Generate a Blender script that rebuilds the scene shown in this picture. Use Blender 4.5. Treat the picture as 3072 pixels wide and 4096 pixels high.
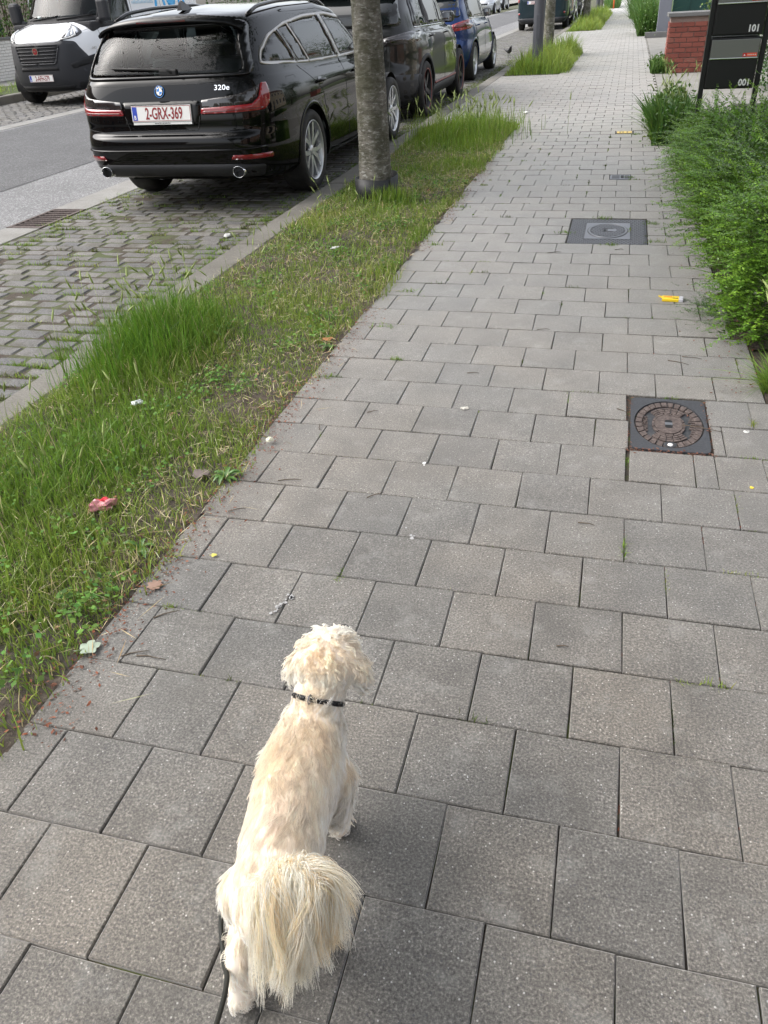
import bpy, bmesh, math, random
import numpy as np
from mathutils import Vector, Matrix
from mathutils.bvhtree import BVHTree
from mathutils.geometry import delaunay_2d_cdt

for o in list(bpy.data.objects):
    bpy.data.objects.remove(o)
SC = bpy.context.scene
COL = SC.collection
random.seed(7)
RNG = np.random.default_rng(11)
R = math.radians
PI = math.pi

# ---------------------------------------------------------------- camera
CAM_H = 1.35275
cam_d = bpy.data.cameras.new('camera')
cam = bpy.data.objects.new('camera', cam_d)
COL.objects.link(cam)
cam_d.sensor_fit = 'VERTICAL'
cam_d.sensor_height = 24.0
cam_d.lens = 3098.07 / 4096 * 24.0
cam_d.clip_start = 0.05
cam_d.clip_end = 2000
_r = Vector((0.96478577, 0.25790503, -0.05170507))
_u = Vector((-0.10118313, 0.54533024, 0.83209189))
_f = Vector((-0.24279702, 0.79755873, -0.55222249))
cam.matrix_world = Matrix(((_r.x, _u.x, -_f.x, 0), (_r.y, _u.y, -_f.y, 0), (_r.z, _u.z, -_f.z, CAM_H), (0, 0, 0, 1)))
SC.camera = cam

# ---------------------------------------------------------------- sky, sun, exposure
SUN_EL, SUN_AZ = R(46), R(-98)          # azimuth from +Y (along the pavement), clockwise positive
wd = bpy.data.worlds.new('World')
SC.world = wd
wd.use_nodes = True
wn = wd.node_tree
sky = wn.nodes.new('ShaderNodeTexSky')
sky.sky_type = 'NISHITA'
sky.sun_disc = False
sky.sun_elevation = SUN_EL
sky.sun_rotation = SUN_AZ
sky.air_density = 1.0
sky.dust_density = 4.0
sky.ozone_density = 1.0
hs = wn.nodes.new('ShaderNodeHueSaturation')      # thin overcast: the blue is mostly washed out
hs.inputs['Saturation'].default_value = 0.32
bg = wn.nodes['Background']
bg.inputs['Strength'].default_value = 0.135
wn.links.new(sky.outputs[0], hs.inputs['Color'])
wn.links.new(hs.outputs[0], bg.inputs['Color'])
sun_d = bpy.data.lights.new('sun', 'SUN')
sun_d.energy = .55
sun_d.angle = R(75)
sun_d.color = (1.0, 0.95, 0.88)
sun = bpy.data.objects.new('sun', sun_d)
COL.objects.link(sun)
_sd = Vector((math.sin(SUN_AZ) * math.cos(SUN_EL), math.cos(SUN_AZ) * math.cos(SUN_EL), math.sin(SUN_EL)))
sun.rotation_euler = _sd.to_track_quat('Z', 'Y').to_euler()
SC.view_settings.view_transform = 'Standard'
SC.view_settings.look = 'None'
SC.view_settings.gamma = 1.0
SC.view_settings.exposure = 1.62
SC.render.engine = 'CYCLES'
SC.cycles.max_bounces = 8
SC.cycles.transparent_max_bounces = 12
SC.cycles.use_denoising = True

# ---------------------------------------------------------------- helpers
def mark(o, label=None, cat=None, group=None, kind=None):
    if label: o['label'] = label
    if cat: o['category'] = cat
    if group: o['group'] = group
    if kind: o['kind'] = kind
    return o

def link(name, data, parent=None, loc=None, rot=None):
    o = bpy.data.objects.new(name, data)
    COL.objects.link(o)
    if parent is not None: o.parent = parent
    if loc is not None: o.location = loc
    if rot is not None: o.rotation_euler = rot
    return o

def empty(name, loc=(0, 0, 0), rz=0.0, parent=None):
    return link(name, None, parent, loc, (0, 0, rz))

def npmesh(name, V, F, mat=None, smooth=False, tint=None):
    V = np.ascontiguousarray(V, dtype=np.float32)
    F = np.ascontiguousarray(F, dtype=np.int32)
    me = bpy.data.meshes.new(name)
    k = F.shape[1]
    me.vertices.add(len(V)); me.vertices.foreach_set('co', V.ravel())
    me.loops.add(F.size); me.loops.foreach_set('vertex_index', F.ravel())
    me.polygons.add(len(F)); me.polygons.foreach_set('loop_start', np.arange(0, F.size, k, dtype=np.int32))
    if smooth: me.polygons.foreach_set('use_smooth', np.ones(len(F), dtype=bool))
    me.update(calc_edges=True)
    if tint is not None:
        a = me.attributes.new('tint', 'FLOAT_COLOR', 'POINT')
        c = np.ones((len(V), 4), dtype=np.float32); c[:, :3] = tint
        a.data.foreach_set('color', c.ravel())
    if mat: me.materials.append(mat)
    return me

class MB:
    """collects shapes; build() links them as one mesh object"""
    def __init__(s): s.v = []; s.f = []; s.sm = []
    def add(s, vs, fs, smooth=False):
        n = len(s.v); s.v += [tuple(p) for p in vs]
        s.f += [tuple(i + n for i in f) for f in fs]; s.sm += [smooth] * len(fs)
        return s
    def box(s, x0, x1, y0, y1, z0, z1, b=0.0, M=None):
        if b <= 0:
            vs = [(x, y, z) for z in (z0, z1) for y in (y0, y1) for x in (x0, x1)]
            fs = [(0, 2, 3, 1), (4, 5, 7, 6), (0, 1, 5, 4), (2, 6, 7, 3), (0, 4, 6, 2), (1, 3, 7, 5)]
        else:
            bm = bmesh.new()
            bmesh.ops.create_cube(bm, size=1)
            for v in bm.verts:
                v.co = Vector(((x0 + x1) / 2 + v.co.x * (x1 - x0), (y0 + y1) / 2 + v.co.y * (y1 - y0), (z0 + z1) / 2 + v.co.z * (z1 - z0)))
            bmesh.ops.bevel(bm, geom=bm.edges[:], offset=b, segments=2, profile=.5, affect='EDGES')
            bm.verts.index_update()
            vs = [v.co.copy() for v in bm.verts]; fs = [[v.index for v in f.verts] for f in bm.faces]; bm.free()
        if M is not None: vs = [M @ Vector(v) for v in vs]
        return s.add(vs, fs)
    def tube(s, pts, rad, n=8, cap=True, smooth=True):
        pts = [Vector(p) for p in pts]
        if not hasattr(rad, '__len__'): rad = [rad] * len(pts)
        vs, fs = [], []
        ref = Vector((0, 0, 1))
        t0 = (pts[1] - pts[0]).normalized()
        if abs(t0.dot(ref)) > .9: ref = Vector((1, 0, 0))
        for i, p in enumerate(pts):
            t = (pts[min(i + 1, len(pts) - 1)] - pts[max(i - 1, 0)]).normalized()
            a = t.cross(ref).normalized(); b = t.cross(a)
            ref = -b.cross(t).cross(t) if False else ref
            for k in range(n):
                w = 2 * PI * k / n
                vs.append(p + (a * math.cos(w) + b * math.sin(w)) * rad[i])
        for i in range(len(pts) - 1):
            for k in range(n):
                fs.append((i * n + k, i * n + (k + 1) % n, (i + 1) * n + (k + 1) % n, (i + 1) * n + k))
        if cap:
            fs.append(tuple(range(n))[::-1]); fs.append(tuple(range((len(pts) - 1) * n, len(pts) * n)))
        return s.add(vs, fs, smooth)
    def lathe(s, prof, n=32, M=None, smooth=True, close=False):
        """prof: (r, z) list turned about z, M places it"""
        vs = [(r * math.cos(2 * PI * k / n), r * math.sin(2 * PI * k / n), z) for r, z in prof for k in range(n)]
        m = len(prof); fs = []
        for i in range(m - (0 if close else 1)):
            j = (i + 1) % m
            for k in range(n):
                fs.append((i * n + k, i * n + (k + 1) % n, j * n + (k + 1) % n, j * n + k))
        if M is not None: vs = [M @ Vector(v) for v in vs]
        return s.add(vs, fs, smooth)
    def prism(s, poly, z0, z1, M=None):
        n = len(poly)
        vs = [(x, y, z0) for x, y in poly] + [(x, y, z1) for x, y in poly]
        fs = [tuple(range(n))[::-1], tuple(range(n, 2 * n))] + [(i, (i + 1) % n, n + (i + 1) % n, n + i) for i in range(n)]
        if M is not None: vs = [M @ Vector(v) for v in vs]
        return s.add(vs, fs)
    def mesh(s, name, mat=None):
        me = bpy.data.meshes.new(name)
        me.from_pydata([tuple(v) for v in s.v], [], s.f)
        me.polygons.foreach_set('use_smooth', s.sm)
        if mat: me.materials.append(mat)
        me.update()
        return me
    def build(s, name, mat=None, parent=None, loc=None, rot=None):
        return link(name, s.mesh(name, mat), parent, loc, rot)

def text_mesh(body, size, mat, M, parent, name='lettering', align='CENTER', sx=1.0, extrude=0.0006, bold=0.0, shear=0.0):
    cu = bpy.data.curves.new('txt', 'FONT')
    cu.body = body; cu.size = size; cu.align_x = align; cu.align_y = 'CENTER'
    cu.extrude = extrude; cu.offset = bold; cu.shear = shear; cu.resolution_u = 3
    to = bpy.data.objects.new('txt', cu); COL.objects.link(to)
    dg = bpy.context.evaluated_depsgraph_get()
    me = bpy.data.meshes.new_from_object(to.evaluated_get(dg))
    bpy.data.objects.remove(to)
    me.transform(M @ Matrix.Diagonal((sx, 1, 1, 1)))
    me.materials.clear(); me.materials.append(mat)
    me.name = name
    return link(name, me, parent)

def frame(origin, xdir, ydir):
    x = Vector(xdir).normalized(); y = Vector(ydir); y = (y - x * y.dot(x)).normalized(); z = x.cross(y); o = Vector(origin)
    return Matrix(((x.x, y.x, z.x, o.x), (x.y, y.y, z.y, o.y), (x.z, y.z, z.z, o.z), (0, 0, 0, 1)))

def copy_tree(o, parent=None):
    c = o.copy(); COL.objects.link(c)
    if parent is not None: c.parent = parent
    for ch in list(o.children): copy_tree(ch, c)
    return c

# ---------------------------------------------------------------- materials
class Mat:
    def __init__(s, name, color=(.5, .5, .5), rough=.6, metal=0.0, **kw):
        s.m = bpy.data.materials.new(name); s.m.use_nodes = True
        s.t = s.m.node_tree; s.b = s.t.nodes['Principled BSDF']
        s.b.inputs['Base Color'].default_value = (*color, 1)
        s.b.inputs['Roughness'].default_value = rough
        s.b.inputs['Metallic'].default_value = metal
        for k, v in kw.items(): s.set(k, v)
    def set(s, k, v):
        i = s.b.inputs[k]
        if isinstance(v, bpy.types.NodeSocket): s.t.links.new(v, i)
        else: i.default_value = v
        return s
    def n(s, ty, ins=None, out=0, **at):
        nd = s.t.nodes.new('ShaderNode' + ty)
        for k, v in at.items(): setattr(nd, k, v)
        for k, v in (ins or {}).items():
            i = nd.inputs[k]
            if isinstance(v, bpy.types.NodeSocket): s.t.links.new(v, i)
            else: i.default_value = v
        return nd.outputs[out]
    def pos(s): return s.n('NewGeometry')
    def obj(s): return s.n('TexCoord', out=3)
    def scaled(s, vec, sc): return s.n('Mapping', {'Vector': vec, 'Scale': sc})
    def noise(s, vec, scale, detail=3, rough=.55, out=0): return s.n('TexNoise', {'Vector': vec, 'Scale': scale, 'Detail': detail, 'Roughness': rough}, out=out)
    def vor(s, vec, scale, out=0, **at): return s.n('TexVoronoi', {'Vector': vec, 'Scale': scale}, out=out, **at)
    def ramp(s, fac, stops, interp='LINEAR'):
        nd = s.t.nodes.new('ShaderNodeValToRGB'); s.t.links.new(fac, nd.inputs[0])
        cr = nd.color_ramp; cr.interpolation = interp
        while len(cr.elements) < len(stops): cr.elements.new(.5)
        for e, (p, c) in zip(cr.elements, stops):
            e.position = p; e.color = (*c, 1) if hasattr(c, '__len__') else (c, c, c, 1)
        return nd.outputs[0]
    def mix(s, fac, a, b, mode='MIX'):
        nd = s.t.nodes.new('ShaderNodeMix'); nd.data_type = 'RGBA'; nd.blend_type = mode
        for i, v in ((0, fac), (6, a), (7, b)):
            if isinstance(v, bpy.types.NodeSocket): s.t.links.new(v, nd.inputs[i])
            elif i == 0: nd.inputs[0].default_value = v
            else: nd.inputs[i].default_value = (*v, 1) if hasattr(v, '__len__') else (v, v, v, 1)
        return nd.outputs[2]
    def math(s, op, a, b=0.0):
        nd = s.t.nodes.new('ShaderNodeMath'); nd.operation = op
        for i, v in ((0, a), (1, b)):
            if isinstance(v, bpy.types.NodeSocket): s.t.links.new(v, nd.inputs[i])
            else: nd.inputs[i].default_value = v
        return nd.outputs[0]
    def rnd(s): return s.n('ObjectInfo', out=5)
    def bump(s, h, strength=.3, dist=.002):
        return s.set('Normal', s.n('Bump', {'Height': h, 'Strength': strength, 'Distance': dist}))
    def attr(s, name): return s.n('Attribute', attribute_name=name)

def simple(name, color, rough=.5, metal=0.0, **kw): return Mat(name, color, rough, metal, **kw).m

def make_tile_mat(name, lo, hi, pink=0.0):
    t = Mat(name, rough=.68)
    t.set('Specular IOR Level', .5); t.set('Sheen Weight', .75); t.set('Sheen Roughness', .42); t.set('Sheen Tint', (.95, .93, .9, 1))
    p = t.pos()
    rn = t.rnd()
    isl = t.n('NewGeometry', out=8)
    rr = t.math('FRACT', t.math('ADD', rn, isl))
    grain = t.noise(p, 190, 3, .75)
    col = t.ramp(grain, [(.32, tuple(c * .38 for c in lo)), (.46, lo), (.57, hi), (.70, tuple(c * 2.0 for c in hi))])
    sp = t.vor(p, 150, out=0)
    spc = t.vor(p, 150, out=1)
    spr = t.n('SeparateColor', {'Color': spc})
    near = t.math('LESS_THAN', sp, .26)
    few = t.math('GREATER_THAN', spr, .945)
    col = t.mix(t.math('MULTIPLY', near, few), col, (.40, .39, .37))
    fewd = t.math('LESS_THAN', spr, .13)
    col = t.mix(t.math('MULTIPLY', t.math('LESS_THAN', sp, .3), fewd), col, (.07, .07, .07))
    bl = t.noise(p, 5.5, 5, .62)
    col = t.mix(1.0, col, t.ramp(bl, [(.26, .66), (.5, .98), (.74, 1.25)]), 'MULTIPLY')
    bl2 = t.noise(p, 1.1, 3)
    col = t.mix(1.0, col, t.ramp(bl2, [(.32, (.90, .95, 1.0)), (.50, (1, 1, 1)), (.70, (1.05, 1.01, .96))]), 'MULTIPLY')
    col = t.mix(1.0, col, t.ramp(rr, [(0, (.88, .89, .90)), (.5, (1, .995, .985)), (.8, (1.05, 1.03, 1.0)), (1, (1.10, 1.08, 1.05))]), 'MULTIPLY')
    pale = t.noise(p, 9, 6, .7)
    col = t.mix(t.ramp(pale, [(.54, 0), (.78, .42)]), col, (.30, .30, .285))
    st = t.noise(p, 17, 4, .7)
    col = t.mix(t.ramp(st, [(.66, 0), (.78, .55)]), col, (.085, .08, .072))
    gum = t.vor(p, 5.2, out=0); gr = t.n('SeparateColor', {'Color': t.vor(p, 5.2, out=1)})
    gm = t.math('MULTIPLY', t.math('LESS_THAN', t.math('ADD', gum, t.math('MULTIPLY', st, .08)), .105), t.math('GREATER_THAN', gr, .80))
    col = t.mix(t.math('MULTIPLY', gm, .55), col, (.055, .052, .048))
    run = t.noise(t.scaled(p, (1.0, .55, 1.0)), 2.6, 6, .72)
    col = t.mix(t.ramp(run, [(.53, 0), (.70, .50)]), col, (.062, .056, .046))
    lich = t.noise(p, 13, 5, .75)
    col = t.mix(t.ramp(lich, [(.63, 0), (.70, .35)]), col, (.20, .20, .17))
    t.set('Base Color', col)
    t.bump(t.noise(p, 420, 3, .7), .55, .0016)
    return t.m

M_TILE = make_tile_mat('concrete_paver', (.096, .089, .079), (.147, .137, .122))

def make_bed():
    t = Mat('joint_sand', rough=.95); p = t.pos()
    n = t.noise(p, 60, 4, .7)
    col = t.ramp(n, [(.3, (.024, .020, .016)), (.6, (.065, .054, .043)), (.8, (.11, .088, .066))])
    g = t.noise(p, 6.5, 4, .6)
    col = t.mix(t.ramp(g, [(.50, 0), (.62, .85)]), col, t.mix(n, (.035, .055, .012), (.10, .12, .03)))
    r = t.noise(t.scaled(p, (1.3, 1.3, 1.3)), 3.1, 3)
    col = t.mix(t.ramp(r, [(.58, 0), (.72, .6)]), col, (.10, .035, .02))
    t.set('Base Color', col); t.bump(n, .8, .004)
    return t.m
M_BED = make_bed()

def make_soil():
    t = Mat('garden_soil', rough=.95); p = t.pos()
    n = t.noise(p, 38, 6, .7); n2 = t.noise(p, 4, 3)
    col = t.ramp(n, [(.28, (.022, .017, .013)), (.5, (.058, .046, .035)), (.75, (.13, .108, .082))])
    col = t.mix(t.ramp(n2, [(.45, 0), (.7, .5)]), col, (.085, .055, .038))
    t.set('Base Color', col); t.bump(n, 1.0, .012)
    return t.m
M_SOIL = make_soil()

def make_grassland():
    t = Mat('far_turf', rough=.95); p = t.pos()
    n = t.noise(p, 9, 6, .7)
    t.set('Base Color', t.ramp(n, [(.3, (.03, .045, .012)), (.7, (.075, .10, .03))]))
    t.bump(n, 1, .03); return t.m
M_TURF = make_grassland()

def make_cobble():
    t = Mat('worn_cobble', rough=.7); p = t.pos()
    rn = t.math('FRACT', t.math('ADD', t.rnd(), t.n('NewGeometry', out=8)))
    n = t.noise(p, 130, 4, .7)
    col = t.ramp(n, [(.3, (.058, .057, .056)), (.5, (.130, .127, .123)), (.72, (.23, .225, .215))])
    col = t.mix(1.0, col, t.ramp(rn, [(0, (.74, .75, .78)), (.5, (1.0, .98, .96)), (1, (1.24, 1.2, 1.14))]), 'MULTIPLY')
    d = t.noise(p, 7, 4)
    col = t.mix(t.ramp(d, [(.48, 0), (.64, .6)]), col, (.062, .056, .036))
    t.set('Base Color', col); t.bump(t.noise(p, 90, 5, .7), .7, .005)
    return t.m
M_COB = make_cobble()

def make_cob_bed():
    t = Mat('cobble_joint', rough=.95); p = t.pos()
    n = t.noise(p, 70, 4, .7)
    col = t.ramp(n, [(.3, (.028, .021, .015)), (.6, (.066, .050, .037)), (.8, (.12, .10, .07))])
    g = t.noise(p, 3.4, 4, .65)
    col = t.mix(t.ramp(g, [(.42, 0), (.56, .85)]), col, t.mix(n, (.03, .045, .012), (.11, .135, .045)))
    t.set('Base Color', col); t.bump(n, .8, .006); return t.m
M_COBBED = make_cob_bed()

def make_conc(name, c, dirt=(.09, .075, .055)):
    t = Mat(name, rough=.85); p = t.pos()
    n = t.noise(p, 110, 4, .7); m = t.noise(p, 3.2, 5, .65)
    col = t.ramp(n, [(.3, tuple(x * .6 for x in c)), (.55, c), (.8, tuple(x * 1.35 for x in c))])
    col = t.mix(t.ramp(m, [(.42, 0), (.72, .75)]), col, dirt)
    t.set('Base Color', col); t.bump(n, .6, .003); return t.m
M_KERB = make_conc('kerb_concrete', (.175, .165, .145), (.095, .088, .070))
M_GUT = make_conc('gutter_concrete', (.26, .255, .24), (.16, .15, .135))
M_STONE = make_conc('bluestone', (.15, .15, .15), (.09, .09, .085))
M_DRIVE = make_conc('driveway_concrete', (.24, .232, .215), (.14, .13, .11))

def make_asph(name, c):
    t = Mat(name, rough=.85); p = t.pos()
    v = t.vor(p, 95, out=1); n = t.noise(p, 1.3, 5, .6); n2 = t.noise(p, 140, 3, .7)
    sr = t.n('SeparateColor', {'Color': v})
    col = t.ramp(sr, [(0, tuple(x * .62 for x in c)), (.7, c), (1, tuple(x * 1.9 for x in c))])
    col = t.mix(1, col, t.ramp(n2, [(.3, .75), (.7, 1.25)]), 'MULTIPLY')
    col = t.mix(1, col, t.ramp(n, [(.3, .86), (.7, 1.12)]), 'MULTIPLY')
    t.set('Base Color', col); t.bump(v, .4, .004); return t.m
M_ASPH_L = make_asph('old_asphalt', (.17, .17, .172))
M_ASPH_D = make_asph('resurfaced_asphalt', (.088, .088, .09))

def make_blade(name, rough=.5, trans=.35):
    t = Mat(name, rough=rough)
    a = t.attr('tint'); t.set('Base Color', a)
    t.set('Specular IOR Level', .35)
    tr = t.t.nodes.new('ShaderNodeBsdfTranslucent'); t.t.links.new(a, tr.inputs[0])
    mx = t.t.nodes.new('ShaderNodeMixShader'); mx.inputs[0].default_value = trans
    out = t.t.nodes['Material Output']
    t.t.links.new(t.b.outputs[0], mx.inputs[1]); t.t.links.new(tr.outputs[0], mx.inputs[2]); t.t.links.new(mx.outputs[0], out.inputs[0])
    return t.m
M_BLADE = make_blade('grass_blade', .45, .42)
M_LEAF = make_blade('small_leaf', .28, .25)
M_DEAD = make_blade('dead_leaf', .8, .1)
# ================================================================ ground, road, paving
ZS = -0.08                      # street level; pavement slab tops lie at z = 0
Y_FAR = 260.0

def sheet(name, x0, x1, y0, y1, z, mat, kind='structure', nx=1, ny=1):
    xs = np.linspace(x0, x1, nx + 1); ys = np.linspace(y0, y1, ny + 1)
    V = np.array([(x, y, z) for y in ys for x in xs])
    F = np.array([(j * (nx + 1) + i, j * (nx + 1) + i + 1, (j + 1) * (nx + 1) + i + 1, (j + 1) * (nx + 1) + i) for j in range(ny) for i in range(nx)])
    return mark(link(name, npmesh(name, V, F, mat)), kind=kind)

sheet('ground', -600, 600, -300, 1500, -.32, M_TURF)
sheet('road', -9.85, -4.852, -60, Y_FAR, ZS - .004, M_ASPH_L)
dk = sheet('road_resurfacing', -9.33, -5.98, -60, Y_FAR, ZS, M_ASPH_D)
sheet('parking_lane_bed', -4.52, -2.40, -20, Y_FAR, ZS - .0035, M_COBBED)
sheet('parking_lane_bed', -12.5, -9.84, -20, Y_FAR, ZS - .018, M_COBBED)
sheet('sidewalk_bed', -2.30, .66, -6, Y_FAR, -.0095, M_BED)
sheet('sidewalk_bed', .66, 4.2, -6, 2.95, -.0095, M_BED)
sheet('far_sidewalk', -19, -14.0, -20, Y_FAR, 0.0, M_DRIVE)

def slab_mesh(lx, ly, h, b=.004, jit=.0, rnd=None, dome=0.0):
    """paving piece with chamfered upper edge, origin at the middle of its top"""
    x, y = lx / 2, ly / 2
    rj = (lambda: rnd.uniform(-jit, jit)) if rnd else (lambda: 0)
    top = [(-x + b, -y + b), (x - b, -y + b), (x - b, y - b), (-x + b, y - b)]
    mid = [(-x, -y), (x, -y), (x, y), (-x, y)]
    j = [(rj(), rj()) for _ in range(4)]
    vs = [(p[0] + q[0], p[1] + q[1], 0 + rj() * .25) for p, q in zip(top, j)] + [(p[0] + q[0], p[1] + q[1], -b) for p, q in zip(mid, j)] + [(p[0] + q[0], p[1] + q[1], -h) for p, q in zip(mid, j)]
    fs = []
    if dome:
        vs.append((0, 0, dome)); fs = [(0, 1, 12), (1, 2, 12), (2, 3, 12), (3, 0, 12)]
    else: fs = [(0, 1, 2, 3)]
    for a in (0, 4):
        for k in range(4): fs.append((a + 4 + k, a + 4 + (k + 1) % 4, a + (k + 1) % 4, a + k))
    return vs, fs

# ---------------------------------------------------------------- pavement slabs (22 x 22 cm, half bond)
T = .22; GX, GY = -.3044, .7345
HOLES = [(.145, .425, 2.49, 2.935), (-.255, .245, 5.135, 5.795), (-.035, .135, 7.13, 7.32), (-.035, .155, 9.56, 9.72)]
LEFT_EDGE = lambda y: -1.184 if not (10.5 < y < 16.9 or 22.4 < y < 33.4 or y > 52) else -2.255
def right_edge(y):
    if y < 2.93: return 3.3
    if y < 3.5: return .645
    return .60 if y < 9.8 else .50
rows = []
r = -6
while GY + r * T < 120:
    y0 = GY + r * T; yc = y0 + T / 2
    off = 0.0 if r % 2 else .5
    le, re = LEFT_EDGE(yc), right_edge(yc)
    k = math.floor((le - GX) / T - off) - 1
    while GX + (k + off) * T < re:
        a = max(GX + (k + off) * T, le); b = min(GX + (k + off + 1) * T, re)
        k += 1
        if b - a < .035: continue
        segs = [(a, b, y0, y0 + T)]
        for hx0, hx1, hy0, hy1 in HOLES:
            new = []
            for (sa, sb, sy0, sy1) in segs:
                if sb <= hx0 + .004 or sa >= hx1 - .004 or sy1 <= hy0 + .004 or sy0 >= hy1 - .004: new.append((sa, sb, sy0, sy1)); continue
                if sa < hx0 - .03: new.append((sa, hx0, sy0, sy1))
                if sb > hx1 + .03: new.append((hx1, sb, sy0, sy1))
                ma, mb = max(sa, hx0), min(sb, hx1)
                if sy0 < hy0 - .02: new.append((ma, mb, sy0, hy0))
                if sy1 > hy1 + .02: new.append((ma, mb, hy1, sy1))
            segs = new
        rows += [s for s in segs if s[1] - s[0] > .02]
    r += 1
def seen_size(x, y):
    d = Vector((x, y, -CAM_H)); z = d.dot(_f)
    if z < .1: return -1
    u, v = 3098 * d.dot(_r) / z, 3098 * d.dot(_u) / z
    if abs(u) > 1536 + 380 / max(z, .6) or abs(v) > 2048 + 380 / max(z, .6): return -1
    return 1.0 / z
sidewalk = mark(empty('sidewalk'), kind='structure')
order = sorted(range(len(rows)), key=lambda i: -seen_size((rows[i][0] + rows[i][1]) / 2, (rows[i][2] + rows[i][3]) / 2))
near = set(order[:300])
_cache = {}
rest = MB()
rs = random.Random(3)
for i, (a, b, y0, y1) in enumerate(rows):
    lx, ly = round(b - a, 3), round(y1 - y0, 3)
    cx, cy = (a + b) / 2, (y0 + y1) / 2
    g = rs.uniform(.0032, .0046) if cy < 3 else (rs.uniform(.0042, .0056) if cy < 5 else rs.uniform(.0052, .0070))
    if cx > .15 and cy < 4: g += rs.uniform(0, .005)
    dz = rs.gauss(0, .0008); rz = rs.gauss(0, .006); tx = rs.gauss(0, .003); ty = rs.gauss(0, .004)
    if i in near:
        key = (lx, ly, rs.randrange(3))
        if key not in _cache:
            mb = MB(); mb.add(*slab_mesh(lx - g, ly - g, .04, .0024, .0016, rs)); _cache[key] = mb.mesh('paving_slab', M_TILE)
        o = link('paving_slab', _cache[key], sidewalk, (cx, cy, dz), (tx, ty, rz))
    elif seen_size(cx, cy) > 0 or cy < 60:
        vs, fs = slab_mesh(lx - g, ly - g, .03, .003)
        M = Matrix.Translation((cx, cy, dz)) @ Matrix.Rotation(rz, 4, 'Z') @ Matrix.Rotation(tx, 4, 'X')
        rest.add([M @ Vector(v) for v in vs], fs)
o = rest.build('distant_paving', M_TILE, sidewalk); o['kind'] = 'stuff'

# ---------------------------------------------------------------- kerb stones between verge and parking lane
kerb = mark(empty('kerb'), kind='structure')
y = -3.0
km = {}
while y < 110:
    L = 1.0
    key = rs.randrange(4)
    if key not in km:
        mb = MB(); mb.add(*slab_mesh(.205, L - .008, .2, .012, .003, rs)); km[key] = mb.mesh('kerb_stone', M_KERB)
    link('kerb_stone', km[key], kerb, (-2.36 + rs.gauss(0, .003), y + L / 2, -.004 + rs.gauss(0, .003)), (0, rs.gauss(0, .006), rs.gauss(0, .003)))
    y += L
fkerb = mark(empty('far_kerb'), kind='structure')
y = 8.0
while y < 60:
    link('kerb_stone', km[rs.randrange(4)], fkerb, (-12.42, y + .5, .07), (0, 0, rs.gauss(0, .003)))
    y += 1.0

# ---------------------------------------------------------------- cobbled parking lanes
def cobbles(x0, x1, y0, y1, nmax, name):
    root = mark(empty(name), kind='structure')
    CL, CW = .200, .118
    pcs = []
    j = 0; y = y0
    while y < y1:
        x = x0 - (.5 * CL if j % 2 else 0) + rs.uniform(-.012, .012)
        while x < x1:
            l = CL + rs.gauss(0, .009)
            a, b = max(x, x0), min(x + l, x1)
            if b - a > .06: pcs.append(((a + b) / 2, y + CW / 2, b - a))
            x += l
        y += CW; j += 1
    pcs.sort(key=lambda p: -seen_size(p[0], p[1]))
    cm = {}
    mb2 = MB()
    for n, (cx, cy, l) in enumerate(pcs):
        dz = rs.gauss(0, .0025); rz = rs.gauss(0, .014); tx, ty = rs.gauss(0, .010), rs.gauss(0, .008)
        if n < nmax:
            key = (round(l, 2), rs.randrange(4))
            if key not in cm:
                m = MB(); m.add(*slab_mesh(key[0] - .013, CW - .014, .06, .011, .006, rs, .002)); cm[key] = m.mesh('cobble', M_COB)
            link('cobble', cm[key], root, (cx, cy, ZS + dz), (tx, ty, rz))
        else:
            if cy < -1: continue
            vs, fs = slab_mesh(l - .013, CW - .014, .04, .011, .006, rs, .002)
            M = Matrix.Translation((cx, cy, ZS + dz)) @ Matrix.Rotation(rz, 4, 'Z') @ Matrix.Rotation(tx, 4, 'X')
            mb2.add([M @ Vector(v) for v in vs], fs)
    if mb2.v:
        o = mb2.build('distant_cobbles', M_COB, root); o['kind'] = 'stuff'
    return root
cobbles(-4.50, -2.475, 1.0, 52, 300, 'parking_lane')
cobbles(-12.32, -9.86, 10.0, 46, 0, 'far_parking_lane')

# ---------------------------------------------------------------- gutter slabs along the carriageway
gut = mark(empty('gutter'), kind='structure')
gm = MB(); gm.add(*slab_mesh(.335, .992, .1, .004)); gm = gm.mesh('gutter_slab', M_GUT)
y = 1.63
while y < 80:
    if not (5.55 < y + .5 < 6.35):
        link('gutter_slab', gm, gut, (-4.685, y + .5, ZS + .002), (0, rs.gauss(0, .004), rs.gauss(0, .002)))
    y += 1.0
sm_ = MB(); sm_.add(*slab_mesh(.335, .322, .1, .004)); link('gutter_slab', sm_.mesh('gutter_slab', M_GUT), gut, (-4.685, 6.467, ZS + .002))
fg = mark(empty('far_gutter'), kind='structure')
y = 8.0
while y < 60:
    link('gutter_slab', gm, fg, (-9.60, y + .5, ZS + .003))
    y += 1.0

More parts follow.
